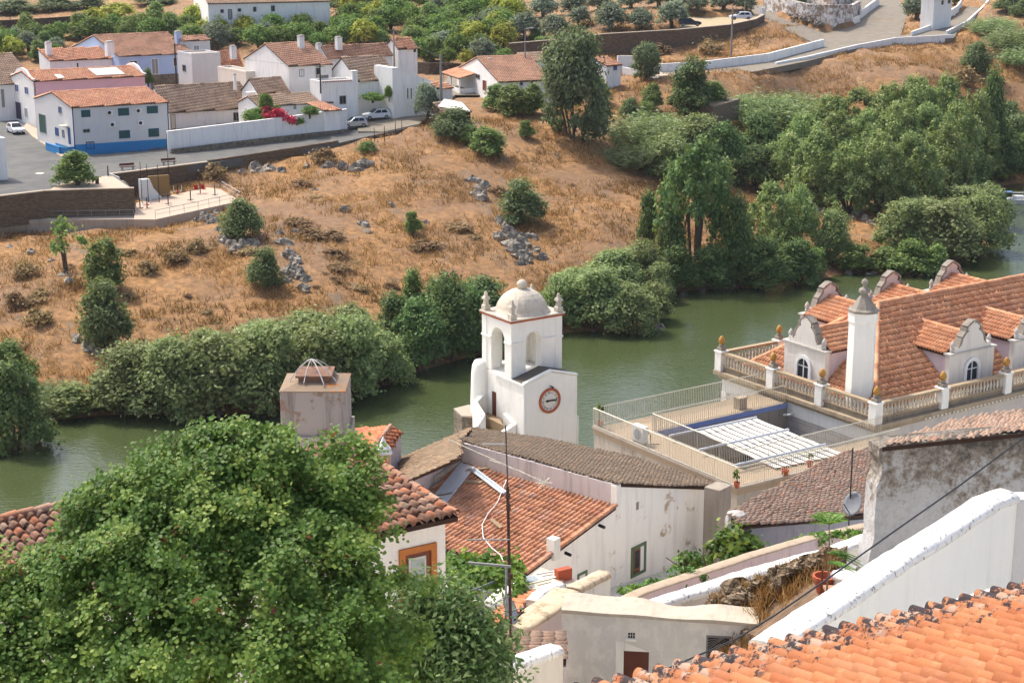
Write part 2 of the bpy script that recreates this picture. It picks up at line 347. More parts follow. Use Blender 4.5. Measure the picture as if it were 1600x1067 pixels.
# streets of the far village: outlines (pixel column, row, level)
def pix(L): return [atz(*q) for q in L]
STREET = pix([(-40, 312, 12), (70, 299, 12), (140, 296.5, 12), (208, 295, 12), (176, 272, 12), (325, 256, 12.1), (400, 243, 12.3), (528, 224, 12.9), (600, 208, 13.6), (655, 196, 14.2), (690, 166, 14.9), (712, 150, 15.2), (775, 150, 15.2), (760, 132, 15.6), (700, 118, 15.9), (690, 135, 15.5), (660, 168, 14.8), (600, 172, 14.6), (540, 196, 13.6), (400, 214, 12.7), (300, 232, 12.3), (110, 244, 12), (60, 212, 12.2), (-10, 160, 12.6), (-60, 200, 12.3)])
ROAD = pix([(1010, 126, 16.2), (1090, 120, 16.5), (1180, 112, 17), (1260, 96, 17.7), (1340, 76, 18.4), (1400, 64, 19), (1490, 60, 19.4), (1500, 44, 20.2), (1545, 10, 22.2), (1545, -8, 23.2), (1520, -8, 23.2), (1512, 12, 22.1), (1488, 30, 20.9), (1445, 50, 19.8), (1408, 56, 19.4), (1418, 20, 21.2), (1400, -8, 23), (1335, -8, 23), (1345, 20, 21.4), (1335, 40, 20.2), (1290, 52, 19.4), (1225, 30, 21.4), (1190, 8, 23), (1165, 10, 22.8), (1190, 30, 21.6), (1270, 66, 18.9), (1285, 72, 18.5), (1200, 96, 17.5), (1100, 108, 16.9), (1020, 112, 16.4)])
def parking(): return pix([(1060, 45, 20.9), (1070, 27, 21.8), (1150, 27, 21.9), (1192, 22, 22.2), (1190, 36, 21.4), (1150, 39, 21.2)])
PARK = parking()
GYM = pix([(209, 343, 9.1), (243, 343, 9.1), (376, 314, 9.5), (345, 296, 9.9), (325, 293, 9.9), (213, 317, 9.5)])
for sh in (STREET, ROAD, PARK, GYM):
    pl = np.array(sh); zf = (lambda c: (lambda x, y: np.full(np.shape(x), 1.)*np.array([c[np.argmin((c[:, 0]-a)**2+(c[:, 1]-b)**2), 2] for a, b in zip(np.ravel(x), np.ravel(y))])))(pl)
    FLATS.append((pl, zf))
gx = np.concatenate([np.arange(-260, -115, 12), np.arange(-115, 125, 1.5), np.arange(125, 330, 12)]); gy = np.concatenate([np.arange(-10, 126, 3.), np.arange(126, 360, 1.5), np.arange(360, 760, 14)])
GX, GY = np.meshgrid(gx, gy, indexing='ij'); GZ = ground(GX.ravel(), GY.ravel())
rs = np.random.RandomState(4); GZ = GZ+np.where((GY.ravel() > 130) & (GZ > .3), rs.normal(0, .10, GZ.shape)+.22*np.sin(GX.ravel()*.9+np.cos(GY.ravel()*.7)*2)*np.cos(GY.ravel()*.8), 0)
nx, ny = GX.shape; ix = np.arange(nx*ny).reshape(nx, ny); F = np.stack([ix[:-1, :-1], ix[1:, :-1], ix[1:, 1:], ix[:-1, 1:]], -1).reshape(-1, 4)
t = NT('dry hillside soil'); n1 = t.noise(.09, detail=6); n2 = t.noise(1.1, detail=9, rough=.75); n3 = t.noise(.3, t.pos((1, .6, 1)), 8, .7)
c = t.ramp(n2, [(.3, '563e28'), (.45, '826038'), (.58, 'a2784a'), (.75, 'b68e5e')]); c = t.mix(t.math('MULTIPLY', t.ramp(n1, [(.42, 0.), (.62, 1.)]), .65), c, '7a604a')
c = t.mix(t.ramp(n3, [(.56, 0.), (.68, .8)]), c, '6e6456'); c = t.mix(t.ramp(n3, [(.28, .7), (.4, 0.)]), c, 'c09a68')
sy = t.n('SeparateXYZ', {0: t.n('NewGeometry').outputs['Position']}).outputs[1]; c = t.mix(t.n('MapRange', {0: sy, 1: 108., 2: 116., 3: 1., 4: 0.}).outputs[0], c, 'aca69a'); c = t.mix(t.n('MapRange', {0: sy, 1: 82., 2: 90., 3: 1., 4: 0.}).outputs[0], c, 'e0d9cc')  # town ground greyed, then paled nearer in to bounce light onto the walls
t.col(c); t.bump(n2, 1., .3)
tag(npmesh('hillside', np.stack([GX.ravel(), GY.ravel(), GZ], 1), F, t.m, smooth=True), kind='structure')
def sheet(name, P, m, lift=.0, th=1., kind='structure'):
    import bmesh
    bm = bmesh.new(); vs = [bm.verts.new(tuple(p+Z*lift)) for p in P]; es = [bm.edges.new((vs[i], vs[(i+1) % len(vs)])) for i in range(len(vs))]
    bmesh.ops.triangle_fill(bm, use_beauty=True, use_dissolve=False, edges=es)
    r = bmesh.ops.extrude_face_region(bm, geom=bm.faces[:]); [setattr(v, 'co', v.co-Vector((0, 0, th))) for v in r['geom'] if isinstance(v, bmesh.types.BMVert)]
    bmesh.ops.recalc_face_normals(bm, faces=bm.faces[:])
    me = bpy.data.meshes.new(name); bm.to_mesh(me); bm.free(); me.materials.append(m); o = link(bpy.data.objects.new(name, me)); return tag(o, kind=kind)
t = NT('worn asphalt'); c = t.ramp(t.noise(.5, detail=8, rough=.65), [(.3, '50504d'), (.7, '63625d')]); c = t.mix(t.ramp(t.noise(.22, detail=4), [(.5, 0.), (.6, .5)]), c, '48494a'); t.col(c); ASPH = t.m
t = NT('pale cobbled road'); c = t.ramp(t.noise(.6, detail=8, rough=.7), [(.3, '6b6356'), (.7, '82796a')]); t.col(c); COBB = t.m
sheet('street', STREET, ASPH); sheet('road', ROAD, COBB); sheet('parking_yard', PARK, plain('pale dirt', 'a89878', .95)); sheet('exercise_terrace', GYM, plain('beige paving', 'b3a08c', .9), th=1.2)
# ------------------------------------------------ river
t = NT('green river water'); t.col(t.mix(t.noise(.05, detail=3), '3a4426', '454e30')); t.rough(.04); t.b.inputs['Specular IOR Level'].default_value = .5; t.b.inputs['IOR'].default_value = 1.33
wv = t.math('ADD', t.noise(1.9, t.pos((.8, 1.6, 1)), 3), t.math('MULTIPLY', t.noise(.35, t.pos((1, .6, 1)), 2), 1.6)); t.bump(wv, .45, .12)
tag(npmesh('river', [[-300, 90, 0], [380, 90, 0], [380, 340, 0], [-300, 340, 0]], np.array([[0, 1, 2, 3]]), t.m), kind='structure')
# ------------------------------------------------ near town: shared pieces
T_PAL = tilemat('palace tiles', ['c08058', 'cf936a', 'dba47c', 'c88860', 'd39e7c'], '664a3e', .38, '9a8a72', .3)
T_MID = tilemat('red brown tiles', ['b07a58', 'c68e6a', 'd29c78', 'bc8264', 'bfa08a'], '3d2c24', .5, '8d8270', .35)
T_OLD = tilemat('old mottled tiles', ['7d5a48', '9a745e', 'a98a74', 'b0704e', '8b6c5a', 'c08060'], '3a3029', .6, '9c917e', .45, 1.5)
T_BROWN = tilemat('lichen brown tiles', ['7c6a56', '917c64', '86725c', '99846a', 'a07e60'], '54483a', .45, '8c8472', .5, 1.2)
T_PINKB = tilemat('weathered pink brown tiles', ['917866', 'a68a74', '9a7e6a', 'ae947e', 'b07a5c'], '5a4c40', .4, '9c9080', .5, 1.1)
T_ORANGE = tilemat('weathered orange tiles', ['a0583a', 'bf7048', 'c98058', 'b06a4c'], '4f3a30', .45, '9a8c78', .35)
U, V = hd(56), hd(-34)
def roofpoly(name, p0, p1, p2, dvec, pts, m, parent, inset=0, **kw):
    n = nrm(np.cross(np.asarray(p1)-p0, np.asarray(p2)-p0)); n = n if n[2] > 0 else -n
    dv = np.asarray(dvec, float); dv = nrm(dv-n*np.dot(dv, n)); dv = dv if dv[2] <= 0 else -dv; a = np.cross(n, dv)
    return tile_roof(name, np.asarray(p0, float), a, dv, [(np.dot(q-p0, a), np.dot(q-p0, dv)) for q in pts], m, parent, **kw)
def arch_wall(mb, P, d, L, zb, zt, a0, a1, zs, sill, t, nin, seg=10):
    """Wall from P along d (length L) with one round-headed opening a0..a1, springing at zs."""
    P = np.array([P[0], P[1], 0.]); pt = lambda a, z: P+d*a+Z*z; th = nin*t; r = (a1-a0)/2; c = (a0+a1)/2
    for poly in ([pt(0, zb), pt(a0, zb), pt(a0, zt), pt(0, zt)], [pt(a1, zb), pt(L, zb), pt(L, zt), pt(a1, zt)]): mb.prism(poly, th)
    if sill > zb: mb.prism([pt(a0, zb), pt(a1, zb), pt(a1, sill), pt(a0, sill)], th)
    for k in range(seg):
        t0, t1 = math.pi*(1-k/seg), math.pi*(1-(k+1)/seg)
        mb.prism([pt(c+r*math.cos(t0), zs+r*math.sin(t0)), pt(c+r*math.cos(t1), zs+r*math.sin(t1)), pt(c+r*math.cos(t1), zt), pt(c+r*math.cos(t0), zt)], th)
def frame_on(P, d, n, a0, a1, z0, z1, w, t, mb=None):
    """Rectangular ring standing t proud of a wall plane (P, along d, outward n)."""
    mb = mb or MB(); P = np.array([P[0], P[1], 0.]); q = lambda a, z: P+d*a+Z*z
    for A in ((a0, a1, z1-w, z1), (a0, a1, z0, z0+w), (a0, a0+w, z0+w, z1-w), (a1-w, a1, z0+w, z1-w)):
        mb.prism([q(A[0], A[2]), q(A[1], A[2]), q(A[1], A[3]), q(A[0], A[3])], n*t)
    return mb
def wpx(P, d, n, px, py):      # pixel on a wall plane -> (along, level)
    h = onpl(px, py, P, n); return np.dot(h-np.array([P[0], P[1], 0.]), d), h[2]
def panel(P, d, n, a0, a1, z0, z1, t, mb=None):
    mb = mb or MB(); P = np.array([P[0], P[1], 0.]); return mb.prism([P+d*a0+Z*z0, P+d*a1+Z*z0, P+d*a1+Z*z1, P+d*a0+Z*z1], n*t)
# ------------------------------------------------ clock tower
Cb = at(818.9, 602.8, 97); LU = along(Cb, U, 902.5); tb = along(Cb, V, 799); N0 = Cb+V*tb
ze = Cb[2]; N0 = np.array([N0[0], N0[1], ze]); zbf = ze+up(N0, 590.6); ztop = ze+up(N0, 505.5); LV = along(N0, V, 753.9); LB = along(N0, U, 877.6)
tw = thing('clock_tower', (Cb[0], Cb[1], ze-6), 'white clock tower with an open arched belfry and grey dome standing above the river', 'clock tower')
b = MB(); zg = 9.
b.box(N0, U, V, LB, LV, zg, zbf-.02)
ap = Cb+U*(LU*.5); zap = ap[2]+up(ap, 579.5)-.06
pf = [Cb*[1, 1, 0]+Z*zg, (Cb+U*LU)*[1, 1, 0]+Z*zg, (Cb+U*LU)*[1, 1, 0]+Z*ze, ap*[1, 1, 0]+Z*zap, Cb*[1, 1, 0]+Z*ze]
b.prism(pf, V*(tb+.05))
b.box(Cb+U*(LU+.002)-V*.02, U, V, .12, tb*.9, zg, ze-2.55)
b.build('wall', WHITE, tw, bevel=.05)
b = MB(); sr = MB()      # gabled roof in front of the belfry with a white coping on its gable
for s0, s1 in ((0, .5), (.5, 1)):
    h0, h1 = (ze, zap) if s0 == 0 else (zap, ze)
    A, B = (Cb+U*(LU*s0))*[1, 1, 0]+Z*(h0+.03), (Cb+U*(LU*s1))*[1, 1, 0]+Z*(h1+.03)
    sr.prism([A+V*.22, B+V*.22, B+V*(tb-.02), A+V*(tb-.02)], Z*.05); b.prism([A-V*.06, B-V*.06, B+V*.22, A+V*.22], Z*.11)
sr.build('porch_roof', plain('dark roof cement', '5d564c', .95), tw); b.build('gable_coping', WHITE, tw, bevel=.03)
b = MB(); b.prism([Cb*[1, 1, 0]+Z*(ze-.06)-U*.09, Cb*[1, 1, 0]+Z*(ze-.06)+U*.02, Cb*[1, 1, 0]+Z*(ze+.06)+U*.02, Cb*[1, 1, 0]+Z*(ze+.06)-U*.09], V*(tb+LV*.55)); b.build('eave_band', WHITE, tw)
bf = MB(); th = .62
a0, a1 = along(N0, U, 821.4), along(N0, U, 846); Pz = N0*[1, 1, 0]; zs = ztop-1.28
arch_wall(bf, Pz, U, LB, zbf, ztop, a0, a1, zs, zbf+.12, th, V)
arch_wall(bf, Pz+V*(LV-th), U, LB, zbf, ztop, a0, a1, zs, zbf+.12, th, V)
l0, l1 = along(N0, V, 788.6), along(N0, V, 767.9)
arch_wall(bf, Pz+V*(th+.002), V, LV-2*th-.004, zbf, ztop, l0-th, l1-th, zs, zbf+.02, th, U)
arch_wall(bf, Pz+U*(LB-th)+V*(th+.002), V, LV-2*th-.004, zbf, ztop, l0-th, l1-th, zs, zbf+.02, th, U)
bf.build('belfry', WHITE, tw)
b = MB()      # string course at the springing, pilaster strips
for P, d, L, n, q0, q1 in ((Pz, U, LB, -V, a0, a1), (Pz, V, LV, -U, l0, l1)):
    for s0, s1 in ((-.05, q0), (q1, L+.04)): panel(P+d*0, d, n, s0, s1, zs-.06, zs+.06, .07, b)
    panel(P, d, n, L-.5, L-.02, zbf, ztop, .035, b)
b.build('string_course', WHITE, tw)
b = MB(); b.box(N0-U*.12-V*.12, U, V, LB+.24, LV+.24, ztop, ztop+.12); b.build('red_cornice', plain('red ochre paint', '9a4a2e', .8), tw)
b = MB(); b.box(N0-U*.14-V*.14, U, V, LB+.28, LV+.28, ztop+.12, ztop+.2)
cc = N0+U*LB/2+V*LV/2; hw = min(LB, LV)/2; zd = ztop+.2
DOMEM = plaster('weathered dome render', 'bdb3a2', '6c6458', .6, 1.5, .9); rad = hw*.93; dh = 1.38
ring = []
for k in range(9):
    f = k/8; r = rad*math.cos(f*math.pi/2)**.8 if k else rad*1.08; z = zd+dh*math.sin(f*math.pi/2)**1.15; sq = 1-f
    ring.append([cc*[1, 1, 0]+Z*z+(U*math.cos(w)+V*math.sin(w))*max(.16, r)*(1+.13*sq*(abs(math.sin(2*w))**2)) for w in [2*math.pi*j/24 for j in range(24)]])
i0 = len(b.v); b.v += [p for r_ in ring for p in r_]
for k in range(8):
    for j in range(24): j2 = (j+1) % 24; b.f.append((i0+k*24+j, i0+k*24+j2, i0+(k+1)*24+j2, i0+(k+1)*24+j))
dm = b.build('dome', DOMEM, tw)
b = MB(); b.lathe(cc*[1, 1, 0]+Z*(zd+dh-.08), [(.3, 0), (.27, .22), (.33, .3), (.3, .45), (.16, .58), (.05, .62)], 12); b.build('dome_knob', DOMEM, dm, True)
fin = None
for su, sv in ((0, 0), (1, 0), (0, 1), (1, 1)):
    p = N0*[1, 1, 0]+U*(.16+su*(LB-.32))+V*(.16+sv*(LV-.32))+Z*zd
    if fin is None:
        b = MB(); b.lathe(p, [(.2, 0), (.2, .3), (.13, .34), (.11, .62), (.2, .68), (.17, .8), (.1, .86), (.06, 1.12), (.02, 1.15)], sq=U); fin = b.build('finial', DOMEM, tw); p0 = p
    else: c_ = fin.copy(); link(c_, tw); c_.location = tuple(p-p0)
# clock
cp = onpl(858.6, 625.6, Cb, -V); ck = MB(); w_ = up(cp, 605.9); Ro = w_; ctr = cp*1.
def disc(mb, r0, r1, t, n=36):
    for k in range(n):
        A, B = 2*math.pi*k/n, 2*math.pi*(k+1)/n; f = lambda r, w: ctr+(U*math.cos(w)+Z*math.sin(w))*r
        mb.prism([f(r0, A), f(r1, A), f(r1, B), f(r0, B)], -V*t) if r0 else mb.prism([ctr, f(r1, A), f(r1, B)], -V*t)
    return mb
face = disc(MB(), 0, Ro*.78, .03).build('clock_face', plain('pale dial enamel', 'd2cfc6', .6), tw)
disc(MB(), Ro*.78, Ro, .06).build('clock_rim', plain('rust red ring', 'a0583c', .8), face)
b = MB()
ROM = ['XII', 'I', 'II', 'III', 'IIII', 'V', 'VI', 'VII', 'VIII', 'IX', 'X', 'XI']
for k, s in enumerate(ROM):
    an = math.pi/2-k*math.pi/6; er = U*math.cos(an)+Z*math.sin(an); et = U*math.sin(an)-Z*math.cos(an); x = -len(s)*.035
    for ch in s:
        for (x0, x1) in {'I': [(.0, .0)], 'V': [(-.03, 0), (.03, 0)], 'X': [(-.03, .03), (.03, -.03)]}[ch]:
            A, B = ctr+er*(Ro*.71)+et*(x+x0)-V*.034, ctr+er*(Ro*.55)+et*(x+x1)-V*.034; q = nrm(B-A); sd_ = np.cross(q, V)*.009
            b.prism([A-sd_, A+sd_, B+sd_, B-sd_], -V*.006)
        x += .035*2
    for j in (1,):
        a2 = an-math.pi/12; m_ = ctr+(U*math.cos(a2)+Z*math.sin(a2))*Ro*.62-V*.034; b.prism([m_+U*.02, m_+Z*.02, m_-U*.02, m_-Z*.02], -V*.006)
b.build('numeral', DARK, face)
b = MB(); e = -V*.045
b.prism([ctr-U*Ro*.42+e, ctr-U*Ro*.3+Z*.08+e, ctr+Z*.045+e, ctr+U*Ro*.2+Z*.05+e, ctr+U*Ro*.5+Z*.025+e, ctr+U*Ro*.5-Z*.07+e, ctr-Z*.05+e, ctr-U*Ro*.3-Z*.08+e], -V*.02)
b.prism([ctr+U*Ro*.48-Z*.05+e, ctr+U*Ro*.48+Z*.01+e, ctr+U*Ro*.68+Z*.09+e, ctr+U*Ro*.66+Z*.02+e], -V*.02); b.prism([ctr+U*Ro*.48-Z*.05+e, ctr+U*Ro*.48+Z*.0+e, ctr+U*Ro*.64-Z*.11+e, ctr+U*Ro*.58-Z*.13+e], -V*.02)
b.build('clock_hand', DARK, face)
lp = onpl(859.3, 602.8, Cb, -V); MB().tube([lp, lp-V*.22, lp-V*.3-Z*.05], [.03, .04, .09], 8).build('wall_lamp', DARK, tw)
# door in the side wall, stair parapets, landing
dp0 = onpl(775.3, 612, N0, -U); dl = np.dot(dp0-N0, V); zd0 = onpl(776, 650.5, N0, -U)[2]; zd1 = dp0[2]-.05
panel(Pz, V, -U, dl-.0, dl+.42, zd0, zd1, .012, ).build('door', WOOD, tw)
panel(Pz, V, -U, dl+.43, dl+1.0, zd0, zd1, .03).build('door_reveal', WHITE, tw)
b = MB()      # buttress lump at the back of the side wall
pb = onpl(757, 600, N0, -U); lb = np.dot(pb-N0, V)
for k in range(1): b.lathe((Pz+V*(lb+.25)-U*.12), [(.62, zg), (.62, zbf-2.2), (.56, zbf-.4), (.5, zbf+.1), (.36, zbf+.38), (.12, zbf+.46)], 14)
b.build('buttress', WHITE, tw, True)
zl = zd0; zw = zl+.95
def lowwall(name, pts, m, par=None, th=.3, zb=9., bevel=.05):
    b = MB()
    for p, r_ in zip(pts, pts[1:]):
        s_ = nrm(np.cross(r_-p, Z))*th/2; g = lambda q: np.array([q[0], q[1], zb]); b.hexa([g(p-s_), g(p+s_), g(r_+s_), g(r_-s_)][::-1], [p-s_, p+s_, r_+s_, r_-s_][::-1])
    return b.build(name, m, par, bevel=bevel)
b = MB(); lc = atz(787, 665, zl); l2 = atz(757, 650, zl); n_ = Pz+V*(dl+1.1)
b.hexa([np.array([*p[:2], zg]) for p in (lc, Pz+V*(dl-.3), n_, l2)], [p*[1, 1, 0]+Z*zl for p in (lc, Pz+V*(dl-.3), n_, l2)]); b.build('landing', plain('brown stone paving', '9a8468', .95), tw)
lowwall('stair_parapet', [Pz+V*(dl+1.15)+Z*(zw+.35)-U*.02, atz(742, 627, zw), atz(755, 648, zw-.1), atz(742, 668, zw-.75), atz(733, 690, zw-1.4)], WHITE, tw, .32)
lowwall('stair_parapet', [atz(784, 675, zl-.3), atz(805, 660, zl+.15), Pz+V*.6+Z*(zl+.5)], WHITE, tw, .4)
sp = [atz(x, y, zl-.2) for x, y in ((709, 640), (733, 634), (743, 641), (743, 652), (722, 652))]
b = MB(); b.hexa([np.array([*p[:2], zg-3]) for p in sp][::-1], sp[::-1]); sw = b.build('rubble_wall', STONEL); tag(sw, 'rubble masonry stub with a grey slab top behind the clock tower stairs', 'wall')
b = MB(); b.hexa([p+Z*.003 for p in sp][::-1], [p+Z*.09 for p in sp][::-1]); b.build('slab_top', CONC, sw)
# ------------------------------------------------ palace with balustrades
P0 = at(1367, 669, 88.5); zc = P0[2]        # near corner, underside line of the cornice
pal = thing('palace', (P0[0], P0[1], zc-7), 'pale two sided palace with orange tiled hip roof, stone balustrade and yellow pinecone finials', 'mansion')
LVp = along(P0, V, 1114); LUp = 26.
b = MB(); i_ = .42; b.box(P0+U*i_+V*i_, U, V, LUp, LVp-2*i_, 8, zc-.1); b.build('wall', plaster('palace wall', 'c6beb4', '82796c', .45), pal)
b = MB(); b.box(P0, U, V, LUp, LVp, zc-.12, zc+.1); b.box(P0+U*.2+V*.2, U, V, LUp, LVp-.4, zc-.34, zc-.12); b.build('cornice', plaster('ochre stained cornice', 'a09078', '5a4d3a', .7), pal)
b = MB(); b.box(P0+U*.28+V*.28, U, V, LUp, LVp-.56, zc+.1, zc+.42); b.build('balustrade_base', plaster('dark stained plinth', '857a6a', '453d33', .7, bump=.8), pal)
# left (terrace) facade: frieze, ashlar panel, pilasters, lunettes
Wl = P0+U*(i_)+V*i_; Lw = LVp-2*i_
panel(Wl, V, -U, 0, Lw, zc-1.15, zc-.36, .05).build('frieze', WHITE, pal)
t = NT('grey ashlar'); bk = t.n('TexBrick', {'Color1': lin('b4b0a8'), 'Color2': lin('c6c2ba'), 'Mortar': lin('7c766d'), 'Scale': 1., 'Mortar Size': .012, 'Brick Width': 1.1, 'Row Height': .42})
sx = t.n('SeparateXYZ', {0: t.n('NewGeometry').outputs['Position']}); dt = t.math('ADD', t.math('MULTIPLY', sx.outputs[0], float(V[0])), t.math('MULTIPLY', sx.outputs[1], float(V[1])))
t.set(bk.inputs['Vector'], t.n('CombineXYZ', {0: dt, 1: sx.outputs[2]}).outputs[0]); t.col(t.mix(t.math('MULTIPLY', t.noise(1.5, detail=6), .5), bk.outputs[0], '7d766c')); ASHLAR = t.m
panel(Wl, V, -U, 1.1, Lw-1.5, zc-5, zc-1.2, .03).build('ashlar_panel', ASHLAR, pal)
for s0, s1 in ((0, .35), (.55, .95), (Lw-1.3, Lw-.8), (Lw-.45, Lw)): panel(Wl, V, -U, s0, s1, zc-6, zc-1.17, .08).build('pilaster', WHITE, pal)
for px, py in ((1210, 660), (1263, 678)):
    a_, z_ = wpx(Wl, V, -U, px, py); b = MB()
    for k in range(12):
        A, B = math.pi*k/12, math.pi*(k+1)/12; f = lambda r, w: Wl*[1, 1, 0]+V*(a_+r*math.cos(w))+Z*(z_-.9+r*math.sin(w)); b.prism([f(.62, A), f(.85, A), f(.85, B), f(.62, B)], -U*.1)
    ar = b.build('arch_moulding', ASHLAR, pal)
    b = MB(); b.prism([Wl*[1, 1, 0]+V*(a_+.6*math.cos(math.pi*k/10))+Z*(z_-.9+.6*math.sin(math.pi*k/10)) for k in range(11)], -U*.045); b.build('lunette', DARK, ar)
a_, z_ = wpx(Wl, V, -U, 1241, 645); MB().tube([Wl*[1, 1, 0]+V*a_+Z*z_-U*.03, Wl*[1, 1, 0]+V*a_+Z*(z_-.05)-U*.35, Wl*[1, 1, 0]+V*(a_+.35)+Z*(z_-.12)-U*.5], .07, 8).build('wall_lamp', WPAINT, pal)
Wr = P0+U*i_+V*i_
panel(Wr, U, -V, 0, LUp-.5, zc-2.4, zc-2.2, .06).build('string_course', WHITE2, pal)
k_ = 0; b = MB()
while k_ < 60: b.box(P0+U*(4+k_*.32)+V*.12, U, V, .16, .2, zc-.28, zc-.14); k_ += 1
b.build('dentil_course', WHITE2, pal)
# balustrades: pedestals, rails, balusters
BAL = plaster('baluster stone', 'c2b7a4', '77694f', .6); RAILM = plaster('ochre lichen rail', '9c8a70', '6b5a44', .6); ped = pine = bal0 = None
zb0 = zc+.42; PEDW = .55
prof = [(.085, 0), (.085, .05), (.05, .08), (.085, .2), (.095, .27), (.07, .38), (.042, .5), (.045, .56), (.075, .6), (.075, .64)]
BP0 = P0+U*.33+V*.33
def balustrade(A, d, stops, off):
    global ped, pine, bal0
    nrm_ = np.cross(Z, d)
    for i, s in enumerate(stops):
        p = A*[1, 1, 0]+d*s
        if not (i == 0 and off):
            if ped is None:
                b = MB(); b.box(p-U*PEDW/2-V*PEDW/2, U, V, PEDW, PEDW, zc+.12, zb0+.84); b.box(p-U*(PEDW/2+.05)-V*(PEDW/2+.05), U, V, PEDW+.1, PEDW+.1, zb0+.84, zb0+.93); ped = b.build('pedestal', WHITE, pal, bevel=.02)
                b = MB(); b.box(p-U*.2-V*.2, U, V, .4, .4, zb0+.93, zb0+1.13); b.lathe(p+Z*(zb0+1.13), [(.12, 0), (.17, .12), (.09, .2)], 10); b.build('finial_base', plaster('dark lichen stone', '8a8276', '4a443b', .8), ped)
                b = MB(); b.lathe(p+Z*(zb0+1.32), [(.1, 0), (.18, .09), (.2, .2), (.17, .32), (.1, .43), (.03, .5)], 12); pine = b.build('pinecone', plain('yellow glazed ceramic', 'b08238', .45, 0, .35, 14), ped, True); balustrade.p0 = p
            else: c_ = copy_tree(ped, pal); c_.location = tuple(np.array(ped.location)+p-balustrade.p0)
        if i+1 < len(stops):
            s0, s1 = s+PEDW/2, stops[i+1]-PEDW/2; m = A*[1, 1, 0]
            b = MB(); 
            for z0, z1, w in ((0, .08, .13), (.72, .86, .16)): b.box(m+d*s0-nrm_*w, d, nrm_, s1-s0, 2*w, zb0+z0, zb0+z1)
            rl = b.build('balustrade', RAILM, pal)
            n_ = max(3, int((s1-s0)/.26)); st = (s1-s0)/n_
            for k in range(n_):
                p = m+d*(s0+st*(k+.5))+Z*(zb0+.08)
                if bal0 is None: b = MB(); b.lathe(p, prof, 8); bal0 = b.build('baluster', BAL, rl, True); bal0['w'] = [float(x) for x in p]; bw = p
                else: c_ = bal0.copy(); link(c_, rl); c_.location = tuple(p-np.array(list(bal0['w'])))
LVb = LVp-.66; LUb = 22
sv = [0]+[along(BP0+Z*0+Z*(zb0-BP0[2]), V, px) for px in (1283, 1207)]+[LVb]
su = [0]+[along(BP0+Z*(zb0-BP0[2]), U, px) for px in (1471, 1570)]; su.append(su[2]+su[2]-su[1]-.3)
balustrade(BP0, V, sv, False); balustrade(BP0, U, su, True); balustrade(BP0+V*LVb, U, [0, 4.6, 9.], True)
# roof
rz0 = zc+.45; E = P0+U*1.25+V*1.25; E = E*[1, 1, 0]+Z*rz0; Wd = LVp-2.5
mid = E+V*(Wd/2); ru = along(mid, U, 1372); 
for _ in range(6):
    pk = mid+U*ru; zr = pk[2]+up(pk, 474); pk2 = pk*[1, 1, 0]+Z*zr; kx = (1372-800)/FPX; q_ = pk2-CAM; ru -= ((q_@RT)-kx*(q_@FW))/((U@RT)-kx*(U@FW))
PK = mid*[1, 1, 0]+U*ru+Z*zr; LE = 24.
E1 = E+V*Wd; EF = E+U*LE; E1F = E1+U*LE; PKF = PK+U*LE
kw = dict(pitch=.235, row=.38, h=.085, seg=3, jit=.012, ld=1., lift=.034)
roof = roofpoly('roof', E, EF, PK, -V, [E, EF, PKF, PK], T_PAL, pal, seed=3, **kw)
for nm, a3, pts, dv in (('roof_hip', (E, E1, PK), [E, E1, PK], -U), ('roof_back', (E1, E1F, PK), [E1, E1F, PKF, PK], V)): roofpoly(nm, *a3, dv, pts, T_PAL, roof, seed=5, **kw)
for p, q in ((E, PK), (E1, PK), (PK, PKF)): ridge('ridge_tile', p+Z*.05, q+Z*.05, T_PAL, roof, .14, 2)
plaster('pinkish dormer wall', 'c8b9bc', '8a7d78', .3)
